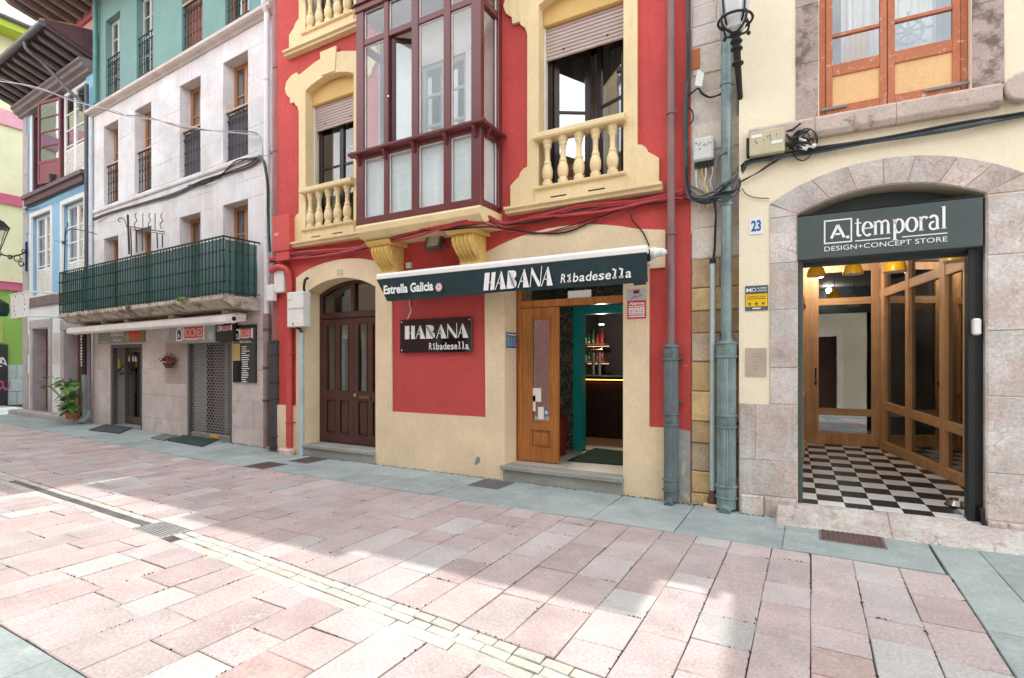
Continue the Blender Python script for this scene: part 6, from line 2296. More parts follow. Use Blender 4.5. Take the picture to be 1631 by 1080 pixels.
sg = thing('light_box', 'projecting grey light box with an arch logo and red ribbon over the grille', 'sign', W, (-2.6, yb_, 2.1))
s0 = W.P(269, 530, yb_)[0]; s1 = W.P(342, 530, yb_)[0]
z0, z1 = W.P(300, 547, yb_)[1], W.P(300, 521, yb_)[1] + .03
MB().box(s0, s1, yb_, -.002, z0, z1).build('box', mat('light_box_grey', (.33, .335, .335), .45, noise=(1, .15), bump=None), sg, bev=.01)
MB().box(s0 - .004, s0 + .03, yb_ + .02, -.002, z0 + .01, z1).build('end_cap', BLACKM, sg)
logo(sg, s0 + (s1 - s0) * .17, s0 + (s1 - s0) * .78, z0 + .05, z1 - .02, yb_ - .0015, True)
MB().lathe([(.10, -.002), (.09, -.004), (.002, -.006)], (s0 + (s1 - s0) * .92, yb_, z0 + .14), 14, 'y').build('pale_disc', mat('pale_disc', (.5, .52, .52), .5, bump=None), sg)
sg = thing('shop_sign', 'black square panel with a small red ribbon logo above the grille', 'sign', W, (-1.4, yb_, 2.1))
s0, s1 = s1 + .004, W.P(371, 530, yb_)[0]
MB().box(s0, s1, yb_ + .01, -.002, z0 + .02, z1 + .08).build('panel', mat('matt_black_panel', (.012, .014, .015), .5, bump=None), sg, bev=.004)
logo(sg, s0 + .05, s1 - .07, z0 + .22, z0 + .33, yb_ + .0085, False)
bd = thing('menu_board', 'tall glossy black menu board beside the roller grille', 'menu board', W, (-.7, -.05, 1.2))
s0, s1, z0, z1 = -1.095, -.33, 1.21, 2.32
MB().box(s0, s1, -.055, -.023, z0, z1).build('board', BLACKP, bd, bev=.004)
logo(bd, s0 + .10, s1 - .10, z1 - .27, z1 - .07, -.0565, False)
MB().box(s0 + .02, s0 + .26, -.0575, -.055, z0 + .42, z1 - .36).build('yellow_strip', mat('board_ochre', (.52, .36, .12), .5, bump=None), bd)
mb = MB()
text(mb, 'Bocadillos', s0 + .26, s1 - .14, z1 - .345, z1 - .305, -.0565, .0)
for k in range(17):
    zz = z1 - .42 - k * .042
    mb.ribbon([(s0 + .30 + rnd.uniform(0, .03), zz), (s0 + .30 + rnd.uniform(.14, .28), zz)], .016, -.0585)
mb.build('menu_lines', LETTER, bd)

# ---- closed awning in its white cassette
aw = thing('awning', 'closed white awning cassette spanning both shops under the balcony', 'awning', W, (-4.0, -.5, 2.3))
a0 = W.P(107, 525, -.55)[0]; a1 = W.P(371, 509, -.42)[0]
AWM = mat('aged_white_awning', (.80, .76, .73), .6, noise=(1.5, .1), stain=((.30, .26, .22), 5, .66, .4), bump=None)
mb = MB(); mb.prism_s([(-.57, 2.34), (-.57, 2.43), (-.52, 2.48), (-.30, 2.52), (-.16, 2.51), (-.16, 2.38), (-.40, 2.33), (-.52, 2.31)], a0, a1)
mb.build('cassette', AWM, aw, bev=.008)
MB().tube([(a0, -.52, 2.345), (a1 - .08, -.52, 2.345)], .028, 10).build('front_bar', AWM, aw, sm=True)
MB().tube([(a0 + .05, -.42, 2.325), (a1 - .3, -.44, 2.33)], .02, 8).build('rolled_edge', AWM, aw, sm=True)
# folded arm and gearbox at the right end
MB().tube([(a1 + .02, -.50, 2.37), (a1 + .02, -.34, 2.47), (a1 + .02, -.20, 2.44)], .03, 8).build('arm', AWM, aw, sm=True)
MB().lathe([(.085, 0), (.085, .05), (.06, .06)], (a1 + .0, -.44, 2.40), 14, 'x').build('gearbox', AWM, aw, sm=True)
MB().lathe([(.04, .05), (.04, .08)], (a1 + .0, -.44, 2.40), 10, 'x').build('gear_pin', BLACKM, aw)
for c in (a0 + .6, -4.0, a1 - .35):
    MB().box(c - .05, c + .05, -.17, -.001, 2.38, 2.50).build('wall_bracket', AWM, aw)
for c in (-6.6, -5.0, -3.3, -2.3, -1.2):
    MB().box(c - .015, c + .015, -.556, -.55, 2.37, 2.39).build('catch', BLACKM, aw)

# ---- wire panel and dried flowers between the two doors
wp = thing('wire_panel', 'thin square wire panel fixed to the stone between the two shops', 'wire panel', W, (-3.3, -.03, 1.2))
p0s, p0z = W.P(264, 547, -.03); p1s, p1z = W.P(298, 611, -.03)
WIRE = mat('beige_wire', (.42, .34, .26), .5, metal=.2, bump=None)
mb = MB(); nz_ = 18
for k in range(nz_ + 1):
    zz = p1z + (p0z - p1z) * k / nz_
    mb.tube([(p0s, -.032, zz), (p1s, -.032, zz)], .0035, 4)
mb.build('horizontal_wires', WIRE, wp, kind='stuff')
mb = MB()
for k in range(13):
    ss = p0s + (p1s - p0s) * k / 12
    mb.tube([(ss, -.038, p1z), (ss, -.038, p0z)], .0035, 4)
mb.build('vertical_wires', WIRE, wp, kind='stuff')
s_, z_ = W.P(270, 579, -.12)
fb = thing('flower_basket', 'basket of dried brown flowers hooked on the wire panel', 'basket', W, (s_, -.12, z_))
MB().lathe([(.06, -.10), (.12, .0), (.13, .02), (.12, .02), (.05, -.08)], (s_, -.13, z_), 12).build('basket', mat('rusty_wire_basket', (.13, .06, .035), .8, bump=None), fb)
DRY = [mat('dried_flower_brown', (.20, .085, .06), .9, noise=(20, .4), bump=None), mat('dried_flower_red', (.27, .07, .05), .9, noise=(20, .4), bump=None)]
for k in range(2):
    mb = MB()
    for _ in range(70):
        c = Vector((s_ + rnd.gauss(0, .12), -.13 + rnd.gauss(0, .05), z_ + .05 + abs(rnd.gauss(0, .06))))
        d = Vector((rnd.uniform(-1, 1), rnd.uniform(-1, 1), rnd.uniform(-1, 1))).normalized(); w = d.orthogonal().normalized(); l = rnd.uniform(.02, .05)
        mb.add([c - d * l, c + w * l * .6, c + d * l, c - w * l * .6], [(0, 1, 2, 3)])
    mb.build('dried_flowers', DRY[k], fb, kind='stuff')

# ---- pipes between the houses
def simple_pipe(name, label, F, pts, r, m_, cat='drainpipe', clips=(), extra=None):
    t = thing(name, label, cat, F, pts[0])
    MB().tube(pts, r, 12).build('pipe', m_, t, sm=True)
    for (s, y, z) in clips:
        MB().lathe([(r + .001, -.014), (r + .01, -.01), (r + .01, .01), (r + .001, .014)], (s, y, z), 12).build('clip', m_, t, sm=True)
    if extra:
        extra(t)
    return t
WHP = mat('white_painted_pipe', (.70, .72, .72), .45, noise=(3, .06), stain=((.4, .38, .36), 9, .68, .3), bump=None)
sp = W.P(425, 500, -.10)[0]
zb_ = W.P(425, 500, -.10)[1]
def hopper(t):
    MB().tube(smooth([(sp, -.10, 7.9), (sp, -.10, 8.02), (sp + .02, -.16, 8.12), (sp + .06, -.2, 8.3)], 4), .052, 12).build('elbow', WHP, t, sm=True)
    MB().tube([(sp, -.10, .05), (sp, -.10, zb_)], .062, 12).build('lower_pipe', mat('rust_brown_pipe', (.26, .17, .155), .6, noise=(3, .2), stain=((.20, .27, .28), 4, .5, .8), bump=None), t, sm=True)
    for zz in (.9, 1.5, 2.2):
        MB().lathe([(.063, -.02), (.074, -.012), (.074, .012), (.063, .02)], (sp, -.10, zz), 12).build('clip', IRDK, t, sm=True)
simple_pipe('drainpipe', 'white painted drainpipe at the right edge of the pale stone house', W, [(sp, -.10, zb_), (sp, -.10, 7.95)], .05, WHP, clips=[(sp, -.10, z) for z in (3.9, 5.4, 6.8)], extra=hopper)
sl_ = W.P(141, 600, -.12)[0]
def foot(t):
    MB().tube(smooth([(sl_, -.12, .35), (sl_, -.12, .22), (sl_ - .02, -.2, .12), (sl_ - .05, -.32, .06)], 4), .062, 12).build('shoe', PIPEG, t, sm=True)
simple_pipe('drainpipe', 'mauve grey drainpipe with a bent shoe at the left end of the shop', W, [(sl_, -.12, .33), (sl_, -.12, 2.5)], .06, mat('mauve_pipe', (.235, .185, .20), .5, noise=(3, .12), bump=None), extra=foot, clips=[(sl_, -.12, 1.1)])
sl2 = W.P(134.5, 600, -.2)[0]
def sticks(t):
    MB().tube([(sl2, -.20, 1.28), (sl2, -.20, 2.32)], .064, 12).build('black_tape', mat('black_tape', (.012, .012, .013), .5, bump=None), t, sm=True)
    mb = MB()
    for k in range(11):
        mb.box(sl2 - .03 + rnd.uniform(-.02, .02), sl2 + .01 + rnd.uniform(0, .03), -.272, -.26, 1.5 + k * .075, 1.545 + k * .075)
    mb.build('white_stickers', PAPER, t, kind='stuff')
simple_pipe('pipe_post', 'blue grey pipe guard with a black sticker covered upper half', W, [(sl2, -.20, 0.02), (sl2, -.20, 2.33)], .06, mat('blue_grey_guard', (.20, .265, .275), .5, noise=(3, .15), bump=None), cat='pipe', extra=sticks)
s3 = W.P(139.5, 250, -.1)[0]
simple_pipe('drainpipe', 'dark grey drainpipe descending between the blue and the pale house', W, [(s3 - .06, -.1, 3.0), (s3 - .06, -.1, 8.9)], .05, mat('dark_grey_pipe', (.085, .085, .10), .5, bump=None), clips=[(s3 - .06, -.1, z) for z in (4.5, 6.3)])
s4 = W.P(146, 280, -.06)[0]
simple_pipe('drainpipe', 'pale blue white pipe on the left edge of the pale stone house', W, [(s4 - .03, -.07, 2.9), (s4 - .03, -.07, 8.0)], .045, mat('pale_blue_white_pipe', (.55, .62, .66), .5, bump=None), clips=[(s4 - .03, -.07, z) for z in (5.2, 6.9)])
s5 = W.P(153, 60, -.05)[0]
simple_pipe('drainpipe', 'teal painted drainpipe on the left edge of the teal storey', W, [(s5 - .04, -.05, 8.3), (s5 - .04, -.05, 11.0)], .055, mat('teal_pipe', (.11, .27, .25), .5, bump=None), clips=[(s5 - .04, -.05, 9.5)])
# ================================================================ THE BLUE HOUSE
blue = thing('town_house', 'narrow sky blue town house with white French windows and deep dark eaves', 'house', W, (-10.2, 0, 0))
BS0, BS1 = -12.733, -7.67
BLUEW = mat('sky_blue_render', (0.27, 0.50, 0.70), .8, noise=(1.2, .07), fine=(30, .04), bump=(45, .2), stain=((.42, .58, .70), 6, .66, .5), streak=((.25, .44, .60), .6, .4))
WHW = mat('white_lime_render', (0.76, 0.77, 0.78), .85, noise=(1.4, .06), bump=(40, .25), stain=((.55, .52, .5), 6, .66, .4))
GREYST = mat('mauve_grey_stone', (0.42, 0.38, 0.385), .88, noise=(3, .14), fine=(45, .12), bump=(28, .5), vary=.08, stain=((.28, .23, .22), 5, .6, .4))
PURP = mat('purple_brown_timber', (0.115, 0.060, 0.070), .65, noise=(3, .15), bump=(40, .15))
upW = [(-12.10, -10.95), (-9.62, -8.15)]
lowW = [(-12.03, -10.47), (-9.66, -8.15)]
D1, D2 = (-11.93, -10.68), (-9.53, -8.2)
BT = 9.55
holes = [rect(-12.30, -8.10, 6.72, 9.25)] + [rect(a, b, 3.60, 6.06) for a, b in lowW]
MB().prism(rect(BS0 + .2, BS1, 3.53, BT), 0, .35, holes).build('wall', BLUEW, blue)
MB().prism(rect(BS0, BS1, -.1, 3.53), .004, .35, [rect(*D1, -.05, 2.62), rect(*D2, -.05, 2.5)]).build('lower_wall', WHW, blue)
shell(blue, BS0, BS1, 9, BT, [3.3, 6.5], .02, 9.75)
# corner stones and ground floor door surrounds
rows = [(z, z + .62, [BS0 - .01, BS0 + rnd.choice((.32, .42))]) for z in [i * .62 for i in range(16)]]
blocks(blue, rows, -.03, .06, GREYST, .002, .003)
for (a, b), top in ((D1, 2.62), (D2, 2.5)):
    zz = [-.02, .5, 1.1, 1.6, 2.1, top]
    blocks(blue, [(p, q, [a - .22, a]) for p, q in zip(zz, zz[1:])], -.03, .02, GREYST, .002, .004)
    if a < -11:
        blocks(blue, [(p, q, [b, b + .24]) for p, q in zip(zz, zz[1:])], -.03, .02, GREYST, .002, .004)
        blocks(blue, [(top, 2.88, [a - .26, b + .26])], -.035, .02, GREYST, .002, .003)
    else:
        blocks(blue, [(top, 2.8, [a - .26, BS1])], -.035, .02, GREYST, .002, .003)
    # reveal stones and the timber door standing back
    MB().box(a - .004, a + .012, -.02, .34, 0, top).build('reveal_stone', GREYST, blue)
    dd = MB().box(a + .02, b - .01, .30, .36, .18, top - .01).build('timber_door', mat('red_brown_door', (.135, .040, .024), .5, noise=(3, .15), bump=None, grain=((.08, .022, .014), 'z', 20, .6)), blue)
    for k in range(4):
        w = (b - a - .1) / 4
        MB().box(a + .05 + k * w + .008, a + .05 + (k + 1) * w - .008, .285, .301, .3, top - .12).build('plank', MATS['red_brown_door'], dd)
MB().box(BS0 - .05, BS1 - .02, -.36, -.03, -.05, .15).build('step', GREYST, blue, bev=.02)
pl_ = thing('wall_plaque', 'faint stone plaque between the two doors of the blue house', 'plaque', W, (-10.1, -.01, 1.6))
MB().box(-10.42, -9.8, -.006, .006, 1.55, 2.45).build('plate', mat('plaque_stone', (.62, .60, .60), .8, noise=(5, .08), bump=None), pl_)
mb = MB()
for k in range(7):
    mb.ribbon([(-10.30, 2.25 - k * .08), (-9.95 + rnd.uniform(-.1, .05), 2.25 - k * .08)], .02, -.0075)
mb.build('inscription', mat('inscription_grey', (.42, .40, .40), .8, bump=None), pl_)
# timber beam between the storeys
MB().box(BS0 + .42, BS1, -.06, .02, 3.28, 3.56).build('beam', mat('mauve_beam', (.20, .145, .155), .75, noise=(3, .15), bump=None), blue, bev=.01)
# gallery storey: timber sill, posts, open maroon casements, white French window
MB().box(-12.42, -8.0, -.16, .02, 6.60, 6.72).build('gallery_sill', mat('purple_sill', (.17, .115, .125), .7, bump=None), blue, bev=.01)
MB().box(-12.36, -8.05, -.10, .0, 6.42, 6.60).build('gallery_beam', PURP, blue)
MB().box(-12.30, -12.12, .02, .12, 6.72, 9.25).build('jamb', WHW, blue)
MB().box(-12.10, -12.02, .04, .13, 6.72, 9.22).build('window_post', PURP, blue)
MB().box(-9.78, -9.66, .03, .13, 6.72, 9.22).build('window_post', PURP, blue)
MB().box(-12.02, -9.78, .05, .12, 9.10, 9.22).build('window_head', PURP, blue)
CASE = mat('maroon_casement', (.20, .030, .045), .4, noise=(3, .1), bump=None)
def casement(hx, hy, ang, L_, z0, z1, label=''):
    d = Vector((math.cos(rad(ang)), math.sin(rad(ang)), 0)); nn = Vector((-d.y, d.x, 0)); h = Vector((hx, hy, 0))
    mb = MB()
    def pc(u, hu, z, hz): mb.obox(h + d * u + Vector((0, 0, z)), d, nn, (0, 0, 1), hu, .022, hz)
    zp = z0 + .62
    pc(.035, .035, (z0 + z1) / 2, (z1 - z0) / 2); pc(L_ - .035, .035, (z0 + z1) / 2, (z1 - z0) / 2)
    pc(L_ / 2, L_ / 2 - .07, z0 + .05, .05); pc(L_ / 2, L_ / 2 - .07, z1 - .04, .04)
    pc(L_ / 2, L_ / 2 - .07, zp, .035)
    n = 4
    for k in range(1, n):
        pc(L_ / 2, L_ / 2 - .07, zp + .035 + (z1 - .08 - zp - .035) * k / n, .012)
    o = mb.build('open_casement', CASE, blue)
    mb = MB(); mb.obox(h + d * L_ / 2 + Vector((0, 0, (z0 + zp) / 2 + .01)), d, nn, (0, 0, 1), L_ / 2 - .07, .012, (zp - z0) / 2 - .04)
    mb.build('lower_panel', CASE, o)
    for k in range(n):
        za = zp + .035 + (z1 - .08 - zp - .035) * k / n + .012; zb2 = zp + .035 + (z1 - .08 - zp - .035) * (k + 1) / n - .012
        mb = MB(); mb.obox(h + d * L_ / 2 + Vector((0, 0, (za + zb2) / 2)), d, nn, (0, 0, 1), L_ / 2 - .07, .003, (zb2 - za) / 2)
        mb.build('pane', glass_mat('casement_glass', (.5, .62, .72), .16), o)
casement(-9.70, -.03, 192, 1.0, 6.74, 9.12)
def french(a, b, z0, z1, y, opened=False):
    w = sash_window(blue, a, b, z0, z1, y, WHITEP, bars=(z0 + .9, z0 + 1.35, z0 + 1.8), fw=.10, glass=glass_mat('old_glass', (.92, .94, .94), .10), name='french_window')
    for s0, s1 in ((a + .1, (a + b) / 2 - .06), ((a + b) / 2 + .06, b - .1)):
        p = MB().box(s0, s1, y + .012, y + .04, z0 + .13, z0 + .82).build('louvre_panel', WHITEP, w)
        sl = MB().prism_s([(0, 0), (-.022, .01), (-.022, .02), (0, .05)], s0 + .01, s1 - .01).mesh('slat'); sl.materials.append(WHITEP)
        for k in range(11):
            inst(sl, 'slat', p, (0, y + .012, z0 + .16 + k * .058))
    return w
french(-9.66, -8.16, 6.76, 9.2, .03)
for (a, b) in lowW:
    fr = MB().prism(rect(a - .10, b + .10, 3.57, 6.16), -.035, .02, [rect(a + .02, b - .02, 3.62, 6.04)]).build('window_surround', WHITEP, blue)
    french(a + .02, b - .02, 3.62, 6.04, .10)
curtain(blue, -11.9, -10.6, 3.7, 5.9, .3, mat('terracotta_curtain', (.46, .17, .10), .9, bump=None), .03, 6)
curtain(blue, -9.5, -8.3, 3.7, 5.9, .35, CURTAIN, .03, 6)
# the plant pot tucked under the open casement
fp = thing('flower_pot', 'small dark flower pot on the sill under the maroon casement', 'flower pot', W, (-10.0, -.10, 6.73))
MB().lathe([(.10, 0), (.13, .2), (.12, .2)], (-10.0, -.08, 6.73), 10).build('pot', BLACKM, fp)
# ---- eaves: wall plate, rafters, boarding, gutter
EZ0, EZ1, EY = 9.50, 9.98, -.98
mo = MB()
mo.prism_s([(.05, 9.22), (-.10, 9.24), (-.12, 9.30), (-.22, 9.34), (-.24, 9.42), (-.30, 9.45), (-.30, 9.52), (.05, 9.55)], BS0 - .10, BS1)
mo.build('eaves_moulding', mat('mauve_moulding', (.235, .185, .19), .7, noise=(3, .12), bump=None), blue)
BOARD = mat('dark_boarding', (.055, .032, .034), .75, noise=(3, .2), bump=None)
mb = MB(); mb.prism_s([(.05, 9.66), (EY, 9.99), (EY, 10.02), (.05, 9.69)], BS0 - .35, BS1); mb.build('eaves_boarding', BOARD, blue)
RAFT = mat('weathered_rafter', (.20, .185, .175), .85, noise=(3, .25), bump=(40, .3), stain=((.32, .31, .27), 5, .56, .6))
k = 0
s = BS0 - .28
while s < BS1 - .1:
    MB().prism_s([(.05, 9.52), (EY + .10, 9.86), (EY + .05, 9.90), (EY + .05, 9.97), (.05, 9.655)], s, s + .13).build('rafter', RAFT, blue, bev=.02)
    s += .46
gt = MB()
gt.tube([(BS0 - .40, EY - .06, 9.97), (BS1, EY - .06, 9.97)], .075, 10)
gt.build('gutter', mat('zinc_gutter', (.12, .12, .13), .5, metal=.2, noise=(3, .2), bump=None), blue, sm=True)
MB().prism_s([(-.0, 9.58), (EY - .02, 9.92), (EY - .02, 10.10), (1.0, 10.6), (1.0, 9.6)], BS1 - .03, BS1 - .004).build('verge_board', PURP, blue)
TILE = MB().tube([(0, 0, 0), (0, .42, .13)], .075, 8).mesh('roof_tile'); TILE.materials.append(ROOFT)
s = BS0 - .35
while s < BS1:
    for j in range(2):
        inst(TILE, 'roof_tile', blue, (s, EY - .05 + j * .4, 10.07 + j * .13))
    s += .17
sd = -8.25
MB().tube(smooth([p_ for p_ in [(-8.9, EY - .05, 9.95), (-8.9, EY + .0, 9.72), (-8.75, EY + .35, 9.4), (-8.3, -.25, 8.75), (-8.16, -.12, 8.6), (-8.14, -.1, 8.3)]], 5), .045, 10).build('gutter_swan_neck', MATS['zinc_gutter'], blue, sm=True)
# attic storey in pink, set back, with its own eaves
PINKW = mat('dusty_pink_render', (.66, .36, .36), .85, noise=(2, .08), bump=(40, .2))
MB().prism(rect(BS0 + 1.2, BS1, 10.2, 12.3), .9, 1.2, [rect(-8.6, -7.9, 10.7, 11.9)]).build('attic_wall', PINKW, blue)
sash_window(blue, -8.6, -7.9, 10.7, 11.9, .98, CASE, bars=(11.3,), fw=.09)
mb = MB(); mb.prism_s([(1.2, 12.25), (-.65, 12.62), (-.65, 12.68), (1.2, 12.33)], BS0 + .35, BS1 + .8); mb.build('attic_boarding', BOARD, blue)
MB().box(BS0 + .5, BS1 + .5, .82, .9, 12.0, 12.25).build('attic_plate', mat('pink_plate', (.45, .12, .15), .7, bump=None), blue)
s = BS0 + .40
while s < BS1 + .7:
    MB().prism_s([(.9, 12.08), (-.50, 12.42), (-.58, 12.5), (-.58, 12.62), (.9, 12.30)], s, s + .15).build('rafter', RAFT, blue, bev=.02)
    s += .5
mb = MB(); mb.prism_s([(-.75, 12.70), (-.72, 12.76), (3, 13.7), (3, 12.6)], BS0 + .30, BS1 + .85); mb.build('attic_roof', ROOFT, blue)
s = BS0 + .30
while s < BS1 + .8:
    inst(TILE, 'roof_tile', blue, (s, -.80, 12.74)); s += .17

# ---- plant growing at the foot between the doors
cp = thing('potted_plant', 'leafy green plant at the foot of the blue house beside the pipe guard', 'plant', W, (W.P(116, 640, -.4)[0], -.4, .15))
LEAFD = mat('broad_leaf_green', (.045, .13, .022), .5, noise=(9, .3), bump=(60, .1), vary=.35)
LEAFL = mat('young_leaf_green', (.10, .20, .03), .5, noise=(9, .3), bump=(60, .1), vary=.3)
root_ = Vector((W.P(116, 640, -.4)[0], -.4, .15))
MB().lathe([(.14, 0), (.17, .18), (.16, .18), (.02, .16)], tuple(root_), 12).build('pot', mat('clay_pot', (.30, .13, .07), .8, bump=None), cp)
for i in range(78):
    a = rnd.uniform(0, 6.28); hgt = rnd.choice([rnd.uniform(.05, .55), rnd.uniform(.05, .7), rnd.uniform(.7, 1.0)])
    rr_ = rnd.uniform(.05, .34) if hgt < .7 else rnd.uniform(.15, .75)
    tip = root_ + Vector((math.cos(a) * rr_ - (.25 if hgt > .7 else 0), math.sin(a) * rr_ * .5 - .12, hgt + .1))
    if i % 2 == 0 or hgt > .7:
        MB().tube(smooth([root_ + Vector((0, 0, .15)), (root_ + tip) / 2 + Vector((0, 0, .12)), tip], 4), .006, 5).build('stem', LEAFL, cp)
    l = rnd.uniform(.12, .2) if hgt < .7 else rnd.uniform(.18, .28)
    d = Vector((math.cos(a) * .8 - (.3 if hgt > .7 else 0), math.sin(a) * .7 - .35, rnd.uniform(-.55, .1))).normalized()
    w = d.cross(Vector((0, 0, 1))).normalized()
    up = w.cross(d)
    mb = MB()
    pr = [(0, 0), (.2, .28), (.5, .42), (.8, .26), (1, 0)]
    vs = [tip + d * l * t - up * l * .25 * t * t for t, _ in pr] + [tip + d * l * t + w * l * x + up * l * (.10 * x) - up * l * .25 * t * t for t, x in pr[1:4]] + [tip + d * l * t - w * l * x + up * l * (.10 * x) - up * l * .25 * t * t for t, x in pr[1:4]]
    mb.add(vs, [(0, 1, 5), (1, 2, 6, 5), (2, 3, 7, 6), (3, 4, 7), (0, 8, 1), (1, 8, 9, 2), (2, 9, 10, 3), (3, 10, 4)])
    mb.build('leaf', LEAFD if rnd.random() < .6 else LEAFL, cp, sm=True)

# ---- street lantern on a scrolled bracket at the blue corner
ln = thing('street_lantern', 'black street lantern on a scrolled iron bracket at the blue house corner', 'street lamp', W, (BS0, -.05, 5.2))
def lp(px, py, y=-.9):
    s, z = W.P(px, py, y); return (s, y, z)
c0 = Vector((BS0 + .02, -.03, W.P(41, 405, 0)[1]))
def rel(px, py): # bracket runs out from the corner: distance grows leftwards
    t = (42 - px) / 42.0
    y = -.03 - 1.25 * t
    lo = W.P(px, py, y)
    return Vector((lo[0], y, lo[1]))
MB().tube(smooth([rel(42, 398), rel(36, 404), rel(22, 408), rel(8, 407), rel(0, 403), rel(-6, 396)], 4), .022, 6).build('arm', IRON, ln, sm=True)
for cpx, cpy, rp in ((28, 411, 7), (38, 400, 4), (16, 409, 4), (34, 420, 5)):
    MB().tube([rel(cpx + rp * math.cos(w * .5) * (1 - w * .03), cpy + rp * math.sin(w * .5) * (1 - w * .03)) for w in range(18)], .013, 5).build('scroll', IRON, ln, sm=True)
MB().tube([rel(42, 385), rel(42, 432)], .03, 6).build('wall_bar', IRON, ln)
lc = rel(-8, 378)
MB().lathe([(.10, -.42), (.14, -.36), (.10, -.33), (.26, .22), (.27, .24)], tuple(lc), 6).build('glass', glass_mat('lantern_glass', (.9, .9, .88), .12), ln)
MB().lathe([(.30, .24), (.29, .27), (.17, .42), (.10, .46), (.09, .52), (.03, .55), (.03, .62), (.005, .66)], tuple(lc), 6).build('roof', IRON, ln)
MB().lathe([(.04, -.56), (.11, -.46), (.12, -.42), (.05, -.40)], tuple(lc), 8).build('base', IRON, ln)
mb = MB()
for k in range(6):
    w = 2 * math.pi * k / 6
    mb.tube([(lc.x + .10 * math.cos(w), lc.y + .10 * math.sin(w), lc.z - .33), (lc.x + .27 * math.cos(w), lc.y + .27 * math.sin(w), lc.z + .24)], .012, 5)
mb.build('frame', IRON, ln)
# ---- hanging banner sign
bn = thing('banner_sign', 'white hanging banner with a ring of flowers on a projecting pole', 'sign', W, (BS0, -.8, 3.3))
yb2 = -1.0
b0, bz1 = W.P(17, 471, yb2); b1, bz0 = W.P(46, 502, yb2)
mb = MB(); mb.box(b0, b1, yb2 - .006, yb2 + .006, bz0, bz1); mb.build('cloth', mat('banner_cloth', (.72, .70, .70), .9, bump=None), bn)
MB().tube([(b0 - .05, yb2, bz1 + .02), (b1 + .10, yb2, bz1 + .02)], .02, 8).build('pole', WHITEP, bn)
MB().tube([(b0 - .05, yb2, bz0 - .02), (b1 + .10, yb2, bz0 - .02)], .02, 8).build('pole', WHITEP, bn)
for zz in (bz0 - .02, bz1 + .02):
    MB().tube([(b1 + .08, yb2, zz), (b1 + .08, .02, zz)], .02, 8).build('bracket', WHITEP, bn)
cc = ((b0 + b1) / 2, (bz0 + bz1) / 2)
rad_ = (b1 - b0) * .30
mb = MB(); mb2 = MB()
for k in range(16):
    w = 2 * math.pi * k / 16 
    m3 = mb if k % 3 else mb2
    m3.lathe([(.035, 0), (.02, -.004), (.002, -.005)], (cc[0] + rad_ * math.cos(w), yb2 - .0065, cc[1] + rad_ * .85 * math.sin(w)), 7, 'y')
mb.build('flower_ring', mat('banner_ochre', (.55, .36, .10), .7, bump=None), bn, kind='stuff')
mb2.build('flower_ring_dark', mat('banner_dark', (.18, .05, .04), .7, bump=None), bn, kind='stuff')
# dark grille bowl lamp left of the banner
bl = thing('wicker_lamp', 'dark ribbed basket lamp hanging left of the white banner', 'lamp', W, (b0 - .3, yb2 - .1, bz0))
MB().lathe([(.06, .20), (.22, .08), (.24, -.1), (.20, -.24), (.17, -.26)], (b0 - .22, yb2 - .2, (bz0 + bz1) / 2), 12).build('shade', IRONG, bl, sm=True)

# ================================================================ THE GREEN HOUSE ACROSS THE SIDE STREET
far = thing('town_house', 'lime green and pale yellow house closing the far end of the street', 'house', FAR, (10, 0, 0))
LIME = mat('pale_lime_render', (.72, .74, .50), .8, noise=(1.2, .08), bump=(40, .15), stain=((.5, .54, .32), 2, .6, .5))
GREENW = mat('leaf_green_render', (.27, .47, .105), .8, noise=(1.2, .08), bump=(40, .15))
ROSE = mat('rose_band', (.62, .16, .27), .7, bump=None)
PINKB = mat('pink_band', (.74, .40, .48), .7, bump=None)
BASEST = mat('pale_blue_stone', (.50, .58, .60), .85, noise=(3, .1), bump=(28, .4), vary=.08)
fz = lambda py: FAR.P(20, py)[1]
S0f, S1f = 1.0, 20.0
z_base, z_b1a, z_b1b, z_b2a, z_b2b, z_b3a, z_b3b, z_top = fz(581), fz(463), fz(450), fz(327), fz(312), fz(203), fz(180), fz(62)
MB().box(S0f, S1f, .02, .4, z_base, z_b1a).build('wall', GREENW, far)
for a, b in ((z_b1b, z_b2a), (z_b2b, z_b3a), (z_b3b, z_top)):
    MB().box(S0f, S1f, .02, .4, a, b).build('upper_wall', LIME, far)
MB().prism_s([(.4, z_b1a), (-.08, z_b1a), (-.10, z_b1b - .05), (-.14, z_b1b), (.4, z_b1b)], S0f, S1f).build('rose_band', ROSE, far)
MB().prism_s([(.4, z_b2a), (-.06, z_b2a), (-.12, z_b2b), (.4, z_b2b)], S0f, S1f).build('rose_band', ROSE, far)
MB().prism_s([(.4, z_b3a), (-.06, z_b3a), (-.12, z_b3b), (.4, z_b3b)], S0f, S1f).build('pink_band', PINKB, far)
blocks(far, [(z, z + z_base / 3 - .002, [5 + i * .55 + (.27 if k % 2 else 0) for i in range(16)]) for k, z in enumerate([0, z_base / 3, 2 * z_base / 3])], -.03, .3, BASEST, .006, .004)
ev = MB(); ev.prism_s([(.4, z_top), (-.75, z_top + .0), (-.80, z_top + .25), (-.70, z_top + .35), (4, z_top + 1.6), (4, z_top)], S0f, S1f + .4)
ev.build('eave', mat('lime_eave', (.42, .60, .07), .7, bump=None), far)
MB().tube([(S0f, -.86, z_top + .30), (S1f + .4, -.86, z_top + .30)], .09, 8).build('gutter', MATS['zinc_gutter'], far)
mb = MB(); mb.prism_s([(-.85, z_top + .36), (4, z_top + 1.7), (4, z_top + 1.55), (-.7, z_top + .33)], S0f, S1f + .4); mb.build('roof', ROOFT, far)
